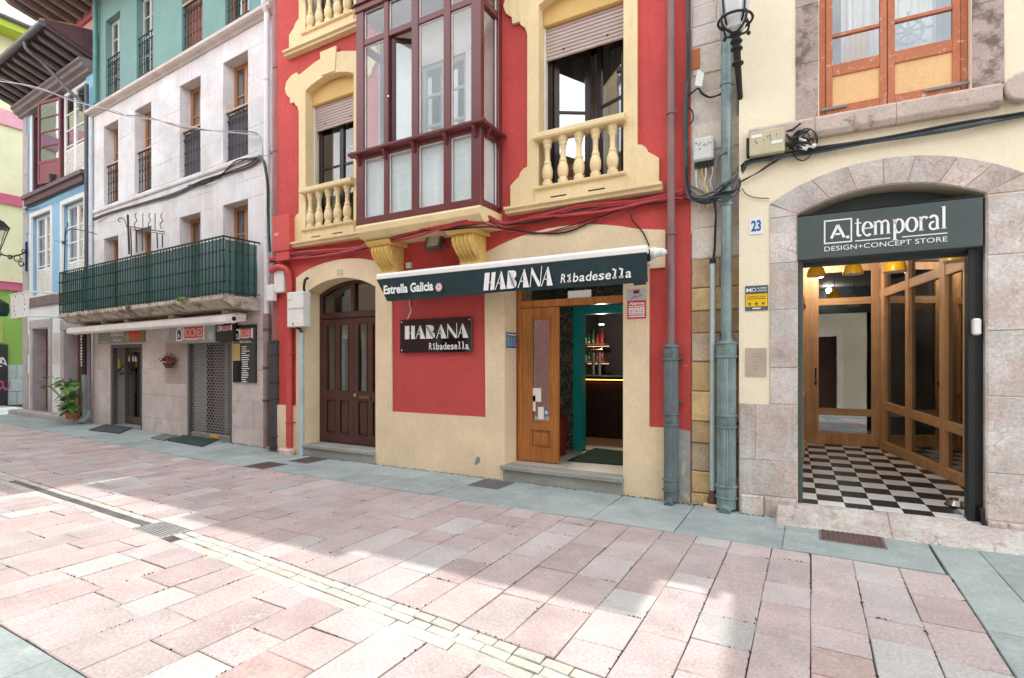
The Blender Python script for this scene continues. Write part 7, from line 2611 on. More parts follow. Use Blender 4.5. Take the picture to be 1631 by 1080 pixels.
mb = MB(); mb.box(S0f, S0f + .3, .4, 8, 0, z_top); mb.box(S1f - .3, S1f, .4, 8, 0, z_top); mb.box(S0f + .3, S1f - .3, 7.7, 8, 0, z_top); mb.build('side_wall', LIME, far)
sdr, _ = FAR.P(11, 600)
DB = mat('blackboard_black', (.03, .032, .036), .6, noise=(3, .3), bump=None)
fd = thing('painted_board', 'tall black board with chalk and pink scribbles leaning on the green house', 'board', FAR, (sdr - .6, -.06, 0))
MB().box(sdr - 1.2, sdr, -.10, -.04, 0, fz(549)).build('board', DB, fd)
for k, (m_, zz) in enumerate(((LETTER, .75), (mat('chalk_pink', (.6, .08, .28), .7, bump=None), .35))):
    mb = MB()
    for q in range(5):
        w0 = rnd.uniform(.05, .5)
        mb.ribbon(smooth([(sdr - w0 - .2 + i * .08, fz(549) * (zz + rnd.uniform(-.1, .1)), 0) for i in range(5)], 3), .035, -.102 - q * .0005)
    mb.build('scribble', m_, fd, kind='stuff')
pn_ = thing('wall_panel', 'plain olive panel framed on the green wall', 'panel', FAR, (FAR.P(2, 520)[0], -.02, fz(548)))
MB().box(FAR.P(-25, 520)[0], FAR.P(4.5, 520)[0], -.03, .03, fz(547), fz(511)).build('panel', mat('olive_panel', (.40, .44, .13), .8, bump=None), pn_)
# ================================================================ THE ROW ON THE CAMERA'S SIDE (sunlit, seen in the window glass)
def opp_house(label, x0, x1, h, m_wall, m_trim, m_door, doors, wins, floors):
    # s runs the other way here: s = -x
    o = thing('town_house', label, 'house', OPP, (-(x0 + x1) / 2, 0, 0))
    s0, s1 = -x1, -x0
    holes = []
    for a, b in doors:
        holes.append(rect(-b, -a, -.05, 2.45))
    for a, b in wins:
        for z in floors:
            holes.append(rect(-b, -a, z, z + 1.75))
    MB().prism(rect(s0, s1, -.1, h), 0, .35, holes).build('wall', m_wall, o)
    MB().box(s0, s1, .36, 5, -.1, .0).build('floor', DARKROOM, o)
    mb = MB(); mb.box(s0, s0 + .3, .351, 5, 0, h); mb.box(s1 - .3, s1, .351, 5, 0, h); mb.box(s0 + .3, s1 - .3, 4.7, 5, 0, h); mb.build('side_wall', m_wall, o)
    mb = MB(); mb.prism_s([(-.55, h - .02), (-.55, h + .12), (2.5, h + 1.4), (5.2, h + .2), (5.2, h)], s0, s1); mb.build('roof', ROOFT, o)
    for a, b in doors:
        MB().prism(rect(-b - .16, -a + .16, -.05, 2.62), -.05, .02, [rect(-b + .01, -a - .01, -.06, 2.44)]).build('door_surround', m_trim, o)
        d = MB().box(-b + .01, -a - .01, .22, .28, 0, 2.44).build('door', m_door, o)
        for k in range(2):
            for z0, z1 in ((.2, .9), (1.05, 1.55), (1.7, 2.3)):
                w = (b - a) / 2
                MB().box(-b + .08 + k * w, -b + w - .06 + k * w, .205, .221, z0, z1).build('panel', m_door, d)
    for a, b in wins:
        for z in floors:
            MB().prism(rect(-b - .14, -a + .14, z - .14, z + 1.9), -.04, .02, [rect(-b + .01, -a - .01, z + .01, z + 1.74)]).build('window_surround', m_trim, o)
            sash_window(o, -b + .01, -a - .01, z + .01, z + 1.74, .15, WHITEP, bars=(z + .6, z + 1.2), fw=.08, mull=True)
    return o


OPC = mat('opposite_cream', (.62, .56, .44), .85, noise=(1.3, .08), bump=(40, .2))
OPP1 = mat('opposite_pink', (.52, .25, .24), .85, noise=(1.3, .08), bump=(40, .2))
OPG = mat('opposite_grey_stone', (.44, .42, .39), .85, noise=(1.3, .12), bump=(30, .4))
OPY = mat('opposite_buff', (.58, .45, .32), .85, noise=(1.3, .08), bump=(40, .2))
TRIMC = mat('opposite_trim', (.70, .67, .60), .8, bump=None)
opp_house('cream house behind the viewer with a brown panelled door', -1.2, 4.6, 7.6, OPC, TRIMC, BROWN, [(.80, 1.50)], [(-.6, .35), (2.3, 3.4)], [3.4])
opp_house('grey stone house behind the viewer with white windows', -6.6, -1.21, 7.2, OPG, TRIMC, BROWN, [(-4.4, -3.4)], [(-6.0, -5.0), (-2.9, -1.9)], [3.3])
opp_house('dull pink house behind the viewer with pale window frames', -12.4, -6.61, 7.9, OPP1, TRIMC, OAK, [(-10.0, -9.0), (-8.2, -7.3)], [(-11.6, -10.5), (-9.4, -8.4)], [3.4, 5.7])
opp_house('buff house behind the viewer with a tiled roof', -20.0, -12.41, 7.4, OPY, TRIMC, BROWN, [(-15, -14)], [(-18.5, -17.3), (-16, -15)], [3.3])
opp_house('long grey house farther behind the viewer', -30.0, -20.01, 7.2, OPG, TRIMC, BROWN, [(-24, -23)], [(-28, -27), (-26, -25)], [3.3])
# ================================================================ AWNING, SIGNS, BOXES AND CABLES ON THE RED HOUSE
def deco(mb, s0, s1, z0, z1, y, shear=0.0):
    """HABANA in heavy and hairline strokes"""
    W_ = s1 - s0
    h = z1 - z0
    def P(u, v): return (s0 + u * W_ + shear * v * h, z0 + v * h)
    def poly(pts): 
        mb.prism([P(*p) for p in pts], y, y - .001)
    poly([(.0, 0), (.075, 0), (.075, 1), (.0, 1)]); poly([(.105, 0), (.165, 0), (.165, 1), (.105, 1)]); poly([(.075, .42), (.105, .42), (.105, .47), (.075, .47)])
    def A_(u, w, heavy):
        poly([(u, 0), (u + .012, 0), (u + w * .46, .92), (u + w * .42, .97)])
        poly([(u + w * .38, 1.0), (u + w * .50, 1.0), (u + w, 0), (u + w - heavy, 0)])
        poly([(u + w * .20, .33), (u + w * .62, .33), (u + w * .60, .38), (u + w * .22, .38)])
    A_(.175, .165, .085)
    poly([(.350, 0), (.44, 0), (.48, .06), (.492, .2), (.485, .36), (.462, .47), (.445, .52), (.468, .6), (.476, .74), (.468, .9), (.44, .98), (.41, 1.0), (.350, 1.0)])
    A_(.51, .165, .085)
    poly([(.685, 0), (.695, 0), (.695, 1.04), (.685, 1.04)]); poly([(.695, 1.04), (.83, .12), (.83, 0), (.80, 0), (.695, .72)]); poly([(.822, .1), (.832, .1), (.832, 1.08), (.822, 1.08)])
    A_(.84, .16, .08)


def fern(mb, s0, s1, z0, z1, y, shear=0.0):
    W_ = s1 - s0; h = z1 - z0
    def P(u, v): return (s0 + u * W_ + shear * v * h, z0 + v * h)
    spine = [(.475, .05), (.44, .3), (.41, .55), (.385, .75), (.37, .92)]
    mb.ribbon([P(*p) for p in spine], h * .03, y)
    for k in range(9):
        t = k / 9
        u, v = .470 - .1 * t, .08 + .8 * t
        l = .055 * (1 - .75 * t) + .012
        mb.ribbon([P(u, v), P(u - l * .9, v + .06 + .10 * (1 - t))], [h * .03, h * .008], y)
        if t > .15: mb.ribbon([P(u, v), P(u + l * .6, v + .10)], [h * .028, h * .008], y)


ya = -.45
aw = thing('awning', 'dark canvas awning rolled over the bar door lettered HABANA Ribadesella', 'awning', R, (-3.5, ya, 2.48))
a0, a1 = -5.50, -1.555
zt, zv = 2.86, 2.485
mb = MB(); mb.prism_s([(ya - .035, zt - .06), (ya - .035, zt - .005), (ya - .015, zt + .025), (ya + .03, zt + .03), (ya + .06, zt), (ya + .06, zt - .06)], a0, a1)
mb.build('front_bar', WHITEP, aw, bev=.006)
# valance: hangs from the bar, swings back a little at its foot, its left end gathered
vs, fs = [], []
n = 60
for i in range(n + 1):
    t = i / n
    s = a0 + (a1 - a0) * t
    for j in range(5):
        v = j / 4
        sh = s + (.16 * (1 - t) ** 12 * v if True else 0)
        yy = ya - .03 + .05 * v + (.010 * math.sin(t * 21) + .007 * math.sin(t * 47 + 1)) * v
        zz_ = zt - .055 - (zt - .055 - zv + .006 * math.sin(t * 9) + .004 * math.sin(t * 31)) * v
        vs.append((sh, yy, zz_))
        vs.append((sh, yy + .004, zz_))
for i in range(n):
    for j in range(4):
        a = (i * 5 + j) * 2; b = ((i + 1) * 5 + j) * 2
        fs.append((a, b, b + 2, a + 2)); fs.append((a + 1, a + 3, b + 3, b + 1))
mb = MB().add(vs, fs)
mb.build('valance', FABRIC, aw, sm=True)
mb = MB(); mb.add([(a0 + .002, ya - .028, zt - .055), (a0 + .16, ya + .02, zv), (a0 + .03, ya + .16, zv + .04), (a0 + .0, ya + .12, zt - .03), (a0 + .006, ya - .024, zt - .055), (a0 + .164, ya + .024, zv), (a0 + .034, ya + .164, zv + .04), (a0 + .004, ya + .124, zt - .03)],
                  [(0, 1, 2, 3), (4, 7, 6, 5), (0, 3, 7, 4), (1, 5, 6, 2), (0, 4, 5, 1), (2, 6, 7, 3)])
mb.build('gathered_end', FABRIC, aw)
# rolled canvas behind the bar, arm, brackets and gearbox
MB().tube([(a0 + .06, ya + .16, zt - .06), (a1 - .02, ya + .16, zt - .06)], .07, 14).build('canvas_roll', FABRIC, aw, sm=True)
MB().box(a0 + .04, a1, ya + .22, ya + .27, zt - .10, zt - .01).build('torsion_bar', WHITEP, aw)
for c in (a0 + .35, a1 - .12):
    MB().box(c - .05, c + .05, ya + .2, -.03, zt - .12, zt + .02).build('wall_bracket', WHITEP, aw, bev=.006)
mb = MB(); mb.lathe([(.02, 0), (.06, .01), (.066, .05), (.05, .07), (.05, .12), (.03, .13)], (a1 + .005, ya + .12, zt - .045), 14, 'x'); mb.lathe([(.03, 0), (.05, .02), (.02, .06)], (a1 + .12, ya + .12, zt - .045), 10, 'x')
mb.build('gearbox', PLASTIC, aw, sm=True)
MB().box(a1 - .16, a1 - .03, ya + .02, ya + .06, zv - .025, zv + .01).build('end_weight', BLACKM, aw)
yl = ya - .018
def vy(z): return ya - .03 + .05 * (zt - .055 - z) / (zt - .055 - zv) - .009
L = MB()
yh = vy(2.50) - .036
h0 = R.P(770, 463, yh); h1 = R.P(884, 428, yh)
deco(L, h0[0], h1[0] - .03, h0[1] - .0, h0[1] + .225, yh, .10)
L.build('lettering', LETTER, aw); L = MB()
r0 = R.P(892, 452, yh); r1 = R.P(1006, 440, yh)
text_mono(L, 'Ribadesella', r0[0], r1[0], r0[1] + .01, r0[1] + .115, yh, .012, .12)
L.build('lettering', LETTER, aw); L = MB()
e0 = R.P(611, 469, yh); e1 = R.P(690, 460, yh)
text(L, 'Estrella', e0[0], e0[0] + (e1[0] - e0[0]) * .50, e0[1] + .005, e0[1] + .125, yh, .035, .0)
L.build('lettering', LETTER, aw); L = MB()
text(L, 'Galicia', e0[0] + (e1[0] - e0[0]) * .55, e1[0], e0[1] + .005, e0[1] + .125, yh, .035, .0)
L.build('lettering', LETTER, aw)
L = MB(); fern(L, h0[0], h1[0] - .03, h0[1], h0[1] + .225, yh - .003, .10); L.build('fern_mark', FABRIC, aw, kind='stuff')
c = R.P(699, 457.5, yh)
MB().lathe([(.058, 0), (.058, -.001)], (c[0], yh, c[1]), 20, 'y').build('roundel', mat('roundel_red', (.45, .12, .08), .6, bump=None), aw)
mb = MB()
for k in range(10):
    w = k * math.pi / 5
    mb.ribbon([(c[0] + .015 * math.cos(w), c[1] + .015 * math.sin(w)), (c[0] + .042 * math.cos(w), c[1] + .042 * math.sin(w))], .012, yh - .0025)
mb.ribbon([(c[0] + .051 * math.cos(w * math.pi / 12), c[1] + .051 * math.sin(w * math.pi / 12)) for w in range(25)], .006, yh - .0025)
mb.build('roundel_star', LETTER, aw)

# ---- HABANA plate on the red panel
sg = thing('bar_sign', 'glossy black plate lettered HABANA Ribadesella on the red panel', 'sign', R, (-4.78, -.05, 1.74))
s0, s1, z0, z1 = -5.425, -4.125, 1.742, 2.238
MB().box(s0, s1, -.055, -.040, z0, z1).build('plate', BLACKP, sg, bev=.003)
for a, b in ((s0 + .035, z0 + .035), (s1 - .035, z0 + .035), (s0 + .035, z1 - .035), (s1 - .035, z1 - .035)):
    MB().lathe([(.013, .052), (.013, -.004), (.008, -.008)], (a, -.055, b), 10, 'y').build('stud', CHROME, sg)
L = MB()
ha = R.P(645, 547, -.057); hb = R.P(746, 540, -.057)
deco(L, ha[0], hb[0], 1.945, 2.145, -.057, 0)
ra = R.P(683, 555, -.057); rb = R.P(747, 553, -.057)
L.build('lettering', LETTER, sg); L = MB()
text_mono(L, 'Ribadesella', ra[0], rb[0], 1.785, 1.885, -.058, .012, .0)
L.build('lettering', mat('sign_white', (.82, .82, .82), .5, noise=None, fine=None, bump=None), sg)
L = MB(); fern(L, ha[0], hb[0], 1.945, 2.145, -.0602); L.build('fern_mark', BLACKP, sg, kind='stuff')
wv = thing('sign_wire', 'thin white wire hanging from a small white box to the black sign', 'wire', R, (-5.2, -.01, 2.24))
wa = R.P(653, 480, -.02); wb = R.P(655, 494, -.02); wc = R.P(650, 508, -.02)
wt = R.P(652, 430, -.02)
MB().tube(smooth([(wt[0], -.02, wt[1]), (wa[0] - .01, -.02, wa[1]), (wb[0], -.025, wb[1]), (wc[0], -.03, wc[1])], 5), .007, 5).build('wire', PLASTIC, wv)
bx = R.P(651, 423, -.03)
MB().box(bx[0] - .045, bx[0] + .045, -.05, .0, bx[1] - .04, bx[1] + .045).build('box', PLASTIC, wv, bev=.004)

# ---- floodlight between the consoles
fl_ = thing('floodlight', 'small square floodlight between the two ochre consoles', 'floodlight', R, (-4.72, -.1, 3.2))
c0, c1 = R.P(678, 396, -.16), R.P(703, 374, -.16)
cx_, cz_ = (c0[0] + c1[0]) / 2, (c0[1] + c1[1]) / 2
ax, ay, az_ = Vector((1, .15, .05)), Vector((-.15, 1, -.35)), Vector((0, .35, 1))
mb = MB(); mb.obox((cx_, -.13, cz_), ax, ay, az_, .125, .04, .115); mb.build('body', mat('floodlight_grey', (.12, .11, .105), .5, metal=.3, bump=None), fl_, bev=.008)
fc = Vector((cx_, -.13, cz_)) - ay.normalized() * .042
mb = MB(); mb.obox(fc, ax, ay, az_, .095, .004, .088); mb.build('lens', mat('floodlight_lens', (.42, .41, .37), .15, noise=(10, .2), bump=None, spec=.6), fl_)
for sg_ in (-1, 1):
    mb = MB(); mb.obox(fc - ay.normalized() * .004 + ax.normalized() * .11 * sg_, ax, ay, az_, .015, .004, .112); mb.build('rim', MATS['floodlight_grey'], fl_)
MB().tube([(cx_, -.11, cz_ - .02), (cx_ + .02, -.0, cz_ - .02)], .02, 8).build('bracket', MATS['floodlight_grey'], fl_)
MB().box(cx_ + .14, cx_ + .2, -.14, -.09, cz_ - .09, cz_ - .055).build('hinge', MATS['floodlight_grey'], fl_)

# ---- Alarma sign, blue notice
o, s0, s1, z0, z1, y = plate('alarm_sign', 'red and silver sign lettered Alarma beside the bar door', 'sign', R, 999.5, 461, 1029.5, 507.5, mat('sign_silver', (.47, .48, .49), .4, bump=None), -.03)
h = z1 - z0
MB().box(s0 + .002, s1 - .002, y - .0, y + .001, z0 + .004, z0 + h * .61).build('red_field', mat('sign_red', (.60, .02, .035), .5, bump=None), o)
mb = MB(); text(mb, 'Alarma', s0 + .018, s1 - .018, z0 + h * .475, z0 + h * .565, y - .0015, .04)
mb.ribbon([(s0 + .016, z0 + h * .42), (s1 - .016, z0 + h * .42)], .011, y - .0015)
mb.ribbon([(s0 + .016, z0 + h * .085), (s1 - .016, z0 + h * .085)], .014, y - .0015)
w = (s1 - s0 - .04) / 3
for k in range(3):
    a = s0 + .018 + k * (w + .003)
    mb.prism(rect(a, a + w - .004, z0 + h * .14, z0 + h * .375), y - .001, y - .002)
mb.build('lettering', LETTER, o)
mb = MB()
for k in range(3):
    a = s0 + .018 + k * (w + .003)
    for q in (.18, .24, .30):
        mb.ribbon([(a + .012, z0 + h * q), (a + w - .018, z0 + h * q)], .010, y - .003)
mb.ribbon(smooth([(s0 + .05, z0 + h * .67, 0), (s0 + .09, z0 + h * .76, 0), (s0 + .10, z0 + h * .70, 0), (s0 + .13, z0 + h * .74, 0), (s1 - .04, z0 + h * .80, 0)], 4), .009, y - .002)
mb.build('small_print', mat('sign_violet', (.32, .10, .20), .6, bump=None), o)
MB().box(s0 + .075, s0 + .145, y - .002, y, z0 + h * .84, z0 + h * .95).build('red_chip', mat('chip_red', (.25, .01, .03), .4, bump=None), o)
# the notice on the reveal left of the bar door: it faces sideways into the doorway
nb = thing('opening_notice', 'small blue notice on the left reveal of the bar doorway', 'notice', R, (-3.6, .15, 1.7))
zt_, zb_ = R.P(812, 530, .15)[1], R.P(812, 556, .15)[1]
MB().box(-3.607, -3.600, .015, .285, zb_, zt_).build('plate', mat('notice_blue', (.035, .10, .24), .5, bump=None), nb)
mb = MB()
def nbx(y0, y1, za, zc): mb.box(-3.6005, -3.5985, y0, y1, zb_ + (zt_ - zb_) * za, zb_ + (zt_ - zb_) * zc)
nbx(.03, .27, .84, .90); nbx(.015, .285, .0, .05)
mb.build('lettering', LETTER, nb)
mb = MB(); nbx(.03, .10, .15, .76); nbx(.125, .175, .15, .76); nbx(.19, .27, .65, .75); nbx(.19, .27, .5, .6); nbx(.19, .27, .35, .45); nbx(.19, .27, .18, .30)
mb.build('pale_fields', mat('notice_pale_blue', (.22, .36, .50), .5, bump=None), nb)

# ---- meter boxes and conduits at the left edge
def wbox(name, label, F, px0, py0, px1, py1, y0, d, m_, cat='junction box', bev=.01):
    s0, z1 = F.P(px0, py0, y0 - d); s1, z0 = F.P(px1, py1, y0 - d)
    o = thing(name, label, cat, F, ((s0 + s1) / 2, y0, z0))
    MB().box(s0, s1, y0 - d, y0, z0, z1).build('case', m_, o, bev=bev)
    return o, s0, s1, z0, z1, y0 - d
REDB = mat('red_painted_box', (.56, .075, .065), .55, noise=(2, .08), bump=None)
o, s0, s1, z0, z1, y = wbox('electric_box', 'red painted electric box on the edge of the red house', R, 434, 345, 460, 398, -.0, .16, REDB)
MB().box(s0 + .04, s0 + .16, y - .0015, y, z0 + (z1 - z0) * .45, z0 + (z1 - z0) * .52).build('label', mat('pale_label', (.66, .32, .28), .6, bump=None), o)
MB().box(s0 + .06, s1 - .03, y + .02, 0, z0 - .16, z0).build('cable_entry', REDB, o, bev=.006)
o, s0, s1, z0, z1, y = wbox('junction_box', 'upper small white junction box beside the red pipe', R, 436, 431, 452, 465, -.0, .10, PLASTIC)
MB().box(s0 + .01, s1 - .01, y - .006, y, z0 + .01, z1 - .02).build('lid', PLASTIC, o, bev=.003)
o, s0, s1, z0, z1, y = wbox('junction_box', 'lower smallest white box at the left edge of the red house', R, 424, 454, 434.5, 479, -.05, .09, PLASTIC)
MB().box(s0 + .01, s1 - .01, y - .006, y, z0 + .01, z1 - .02).build('lid', PLASTIC, o, bev=.003)
o, s0, s1, z0, z1, y = wbox('meter_box', 'white meter box with a yellow label on the cream arch jamb', R, 457, 466, 482.5, 520, -.03, .16, PLASTIC, 'meter box')
MB().box(s0 - .006, s1 + .006, y - .008, y + .03, z0 + (z1 - z0) * .52, z0 + (z1 - z0) * .535).build('lid_seam', mat('seam_grey', (.45, .45, .43), .5, bump=None), o)
MB().box(s0 + .03, s0 + .14, y - .0025, y, z0 + (z1 - z0) * .76, z0 + (z1 - z0) * .80).build('yellow_label', mat('label_yellow', (.72, .50, .03), .5, bump=None), o)
MB().lathe([(.018, 0), (.018, -.012)], (s0 + .16, y, z0 + .05), 8, 'y').build('lock', mat('brass_lock', (.4, .3, .12), .4, metal=.6, bump=None), o)
sx = s1 - .06
gl2 = MB().tube(smooth([(sx, y + .08, z1), (sx, y + .07, z1 + .08), (sx + .02, y + .08, z1 + .2), (sx + .05, y + .12, z1 + .24)], 4), .022, 8).build('top_gland', BLACKM, o)
cs_ = R.P(480.5, 620, -.06)[0]
cb = thing('conduit', 'pale blue grey conduit running down from the white meter box', 'conduit', R, (cs_, -.06, 0))
MB().tube([(cs_, -.06, .0), (cs_, -.06, R.P(480, 530, -.06)[1])], .042, 12).build('tube', PIPELB, cb, sm=True)
MB().tube([(cs_, -.06, R.P(480, 530, -.06)[1]), (cs_ - .02, -.08, R.P(480, 524, -.06)[1]), (cs_ - .08, -.10, R.P(480, 522, -.06)[1])], .02, 8).build('elbow', BLACKM, cb)
ps = R.P(461, 600, -.07)[0]
REDP = mat('red_painted_pipe', (.50, .065, .062), .5, noise=(3, .12), stain=((.25, .05, .05), 8, .66, .4), bump=None)
rp = thing('drainpipe', 'red painted pipe running down the left edge of the red house into a cream lump', 'drainpipe', R, (ps, -.07, 0))
MB().tube(smooth([(ps, -.07, .12), (ps, -.07, 1.5), (ps, -.07, 2.6), (ps, -.07, 3.0), (ps - .03, -.09, 3.2), (ps - .22, -.12, 3.27), (ps - .42, -.12, 3.22)], 5), .056, 12).build('pipe', REDP, rp, sm=True)
for zz in (.55, 1.75, 2.5):
    mb = MB(); mb.lathe([(.058, -.014), (.068, -.01), (.068, .01), (.058, .014)], (ps, -.07, zz), 12); mb.box(ps - .12, ps + .12, -.04, -.0, zz - .01, zz + .01); mb.build('clip', REDP, rp, sm=True)
mb = MB(); mb.prism_z([(ps + .17 * math.cos(w * .63) * rnd.uniform(.8, 1.1), -.12 + .10 * math.sin(w * .63)) for w in range(10)], -.02, .10); mb.build('mortar_lump', mat('flaky_mortar', (.62, .48, .42), .95, noise=(9, .25), bump=(30, .9)), rp, bev=.025)
# brown rainwater pipe with the cast iron foot next to it
sB_ = W.P(439, 600, -.14)[0]
bp_ = thing('drainpipe', 'brown rainwater pipe with a square dark iron foot between the pale and the red house', 'drainpipe', W, (sB_, -.14, 0))
MB().tube([(sB_, -.12, 2.0), (sB_, -.12, 9.6)], .058, 12).build('pipe', PIPEBR, bp_, sm=True)
mb = MB(); mb.tube([(sB_ - .0, -.14, .03), (sB_ - .0, -.14, 1.98)], .105, 14); mb.build('iron_foot', mat('dark_cast_iron', (.055, .058, .06), .55, metal=.2, noise=(5, .2), bump=(50, .15)), bp_, sm=True)
for zz in (.10, .28, .95, 1.25, 1.75, 1.97):
    MB().lathe([(.106, -.016), (.122, -.01), (.122, .01), (.106, .016)], (sB_, -.14, zz), 14).build('ring', MATS['dark_cast_iron'], bp_, sm=True)
for zz in (3.9, 5.4, 6.9, 8.3):
    MB().lathe([(.059, -.014), (.07, -.01), (.07, .01), (.059, .014)], (sB_, -.12, zz), 12).build('clip', PIPEBR, bp_, sm=True)

# ---- boxes on the stone strip and on the cream house
def scribble(o, s0, s1, z0, z1, y, n, m_):
    mb = MB()
    for k in range(n):
        a = s0 + (s1 - s0) * (.12 + .76 * rnd.random()); zz = z0 + (z1 - z0) * rnd.uniform(.45, .75)
        mb.ribbon([(a, zz), (a + rnd.uniform(-.01, .01), zz + .02)], .006, y - .0025)
    mb.build('pen_marks', m_, o, kind='stuff')
PEN = mat('black_pen', (.05, .05, .07), .6, bump=None)
o, s0, s1, z0, z1, y = wbox('junction_box', 'white junction box with a row of cable glands on the stone strip', R, 1103.5, 221, 1136, 252, .0, .13, mat('grey_white_plastic', (.55, .57, .55), .5, bump=None), bev=.02)
scribble(o, s0, s1, z0, z1, y, 14, PEN)
for k in range(6):
    a = s0 + .025 + k * (s1 - s0 - .05) / 5
    MB().lathe([(.018, 0), (.02, -.02), (.016, -.05), (.010, -.075)], (a, y + .05, z0), 8).build('gland', BLACKM, o)
WW = mat('white_wire', (.70, .68, .62), .5, bump=None); YW = mat('yellow_wire', (.55, .42, .05), .5, bump=None)
for k, m_ in ((0, WW), (2, YW), (3, WW), (5, WW)):
    a = s0 + .025 + k * (s1 - s0 - .05) / 5
    MB().tube(smooth([(a, y + .05, z0 - .05), (a + rnd.uniform(-.02, .02), y + .06, z0 - .14), (a + rnd.uniform(-.03, .03), y + .08, z0 - .23), (a + .02, y + .1, z0 - .34), (a + .02, y + .1, z0 - .5)], 4), .0085, 6).build('lead', m_, o)
o, s0, s1, z0, z1, y = wbox('junction_box', 'beige wide terminal box with cables at both ends on the cream house', A, 1193.5, 212, 1250, 240, -.01, .13, mat('beige_metal', (.50, .45, .30), .5, noise=(4, .1), bump=None), bev=.008)
MB().box(s0 + .02, s0 + .12, y - .003, y, z1 - .06, z1 - .03).build('white_label', PAPER, o)
MB().box(s1 - .12, s1 - .02, y - .003, y, z0 + .09, z0 + .12).build('white_label', PAPER, o)
scribble(o, s0, s1, z0, z1, y, 9, PEN)
MB().box(s0 - .03, s0, y + .02, y + .12, z0 + .02, z1 - .04).build('left_gland', BLACKM, o)
mb = MB()
for k in range(26):
    p = Vector((s1 + rnd.uniform(0, .12), y + rnd.uniform(.0, .12), z0 + rnd.uniform(.02, .22)))
    q = p + Vector((rnd.uniform(.02, .18), rnd.uniform(-.05, .05), rnd.uniform(-.08, .06)))
    mb.tube([p, (p + q) / 2 + Vector((0, 0, rnd.uniform(-.03, .03))), q], .010, 5)
mb.build('cable_ends', BLACKM, o, kind='stuff')
mb = MB()
for k in range(6):
    p = Vector((s1 + .1 + rnd.uniform(0, .12), y + .03, z0 + rnd.uniform(.0, .14)))
    mb.tube([p, p + Vector((.06, .0, -.05 * rnd.random()))], .016, 6)
mb.build('white_connectors', PLASTIC, o, kind='stuff')
for k in range(5):
    r_ = rnd.uniform(.07, .15)
    c = (s1 + .18 + rnd.uniform(-.04, .08), y + .02 + .012 * k, z0 + .05 + rnd.uniform(-.03, .04))
    MB().tube([(c[0] + r_ * .7 * math.cos(w * .35), c[1] + .02 * math.sin(w * .5), c[2] + r_ * math.sin(w * .35)) for w in range(19)], .006, 5).build('loop', BLACKM, o)
tg = thing('cable_tag', 'white tag tied to a dark cable on the stone strip', 'tag', R, (-1.0, -.06, 4.6))
q = [R.P(*p, -.07) for p in ((1107, 137), (1118, 139), (1122, 118), (1114, 112), (1111, 114))]
MB().prism([(p[0], p[1]) for p in q], -.085, -.06).build('tag', PLASTIC, tg)

# ================================================================ CABLES
def cable_bundle(label, F, pts, n, r, mats, spread=.035, sag=.02, cat='cables', name='cable_bundle', k=5):
    """pts: (px, py, y); n strands wandering round the line"""
    P = []
    for px, py, y in pts:
        s, z = F.P(px, py, y); P.append(Vector((s, y, z)))
    t = thing(name, label, cat, F, tuple(P[len(P) // 2]))
    for i in range(n):
        ph, ph2 = rnd.uniform(0, 6), rnd.uniform(0, 6)
        oz, oy = rnd.uniform(-1, 1) * spread, rnd.uniform(-1, 1) * spread * .5
        Q = []
        for j, p in enumerate(P):
            Q.append(p + Vector((0, oy + spread * .3 * math.sin(j * 1.3 + ph2), oz + sag * math.sin(j * 1.9 + ph))))
        MB().tube(smooth(Q, k), r * rnd.uniform(.7, 1.25), 5).build('cable', mats[i % len(mats)], t, sm=True)
    return t
GREYC = mat('grey_cable', (.16, .16, .165), .5, noise=(6, .25), bump=None)
cable_bundle('bundle of red painted cables looping along the red house under the window ledges', R,
             [(430, 415, -.1), (470, 408, -.08), (520, 402, -.07), (575, 394, -.10), (600, 384, -.3), (650, 373, -.42), (700, 363, -.46), (750, 353, -.46), (775, 350, -.36), (805, 357, -.10), (860, 347, -.07), (920, 336, -.07), (980, 327, -.07), (1040, 318, -.07), (1088, 312, -.07)],
             12, .015, [CABLER, CABLER, CABLER, BLACKM, CABLER], .045, .026)
cable_bundle('thin dark cables drooping below the red painted bundle on the red house', R,
             [(700, 368, -.44), (770, 356, -.42), (805, 362, -.1), (850, 372, -.06), (900, 366, -.06), (950, 345, -.06), (1010, 328, -.06), (1075, 314, -.06), (1100, 312, -.06)], 3, .009, [BLACKM, CABLER], .02, .03)
cable_bundle('short wire dropping to the awning from the cables above', R, [(1004, 340, -.04), (1008, 352, -.04), (1024, 370, -.04), (1034, 392, -.06)], 1, .007, [BLACKM], .0, .0)
cable_bundle('thick green black vertical cable bundle on the edge of the red house', R,
             [(1096, -30, -.05), (1096, 20, -.05), (1096, 60, -.05), (1096, 110, -.05), (1094, 150, -.05), (1092, 190, -.05), (1093, 240, -.05), (1094, 285, -.05), (1097, 305, -.06)], 9, .019, [CABLEG, CABLEG, BLACKM], .022, .014)
cable_bundle('loops of dark cable crossing the stone strip below the junction box', R,
             [(1094, 270, -.06), (1095, 300, -.07), (1102, 314, -.09), (1125, 318, -.10), (1150, 314, -.20), (1168, 306, -.19), (1178, 296, -.12), (1179, 278, -.10), (1184, 264, -.14), (1192, 257, -.15)], 8, .011, [CABLEG, BLACKM, GREYC], .03, .03)
cable_bundle('slack dark cables sagging low across the stone strip', R,
             [(1095, 300, -.05), (1110, 306, -.06), (1135, 309, -.09), (1155, 300, -.19), (1170, 288, -.15), (1178, 262, -.10)], 6, .007, [BLACKM, GREYC], .03, .05)
cable_bundle('dark cable bundle running along the cream house above the stone arch', A,
             [(1186, 262, -.04), (1200, 257, -.05), (1240, 250, -.05), (1300, 240, -.05), (1370, 228, -.06), (1440, 217, -.05), (1520, 203, -.06), (1590, 190, -.05), (1660, 178, -.05)], 8, .014, [GREYC, BLACKM, CABLEG], .020, .008)
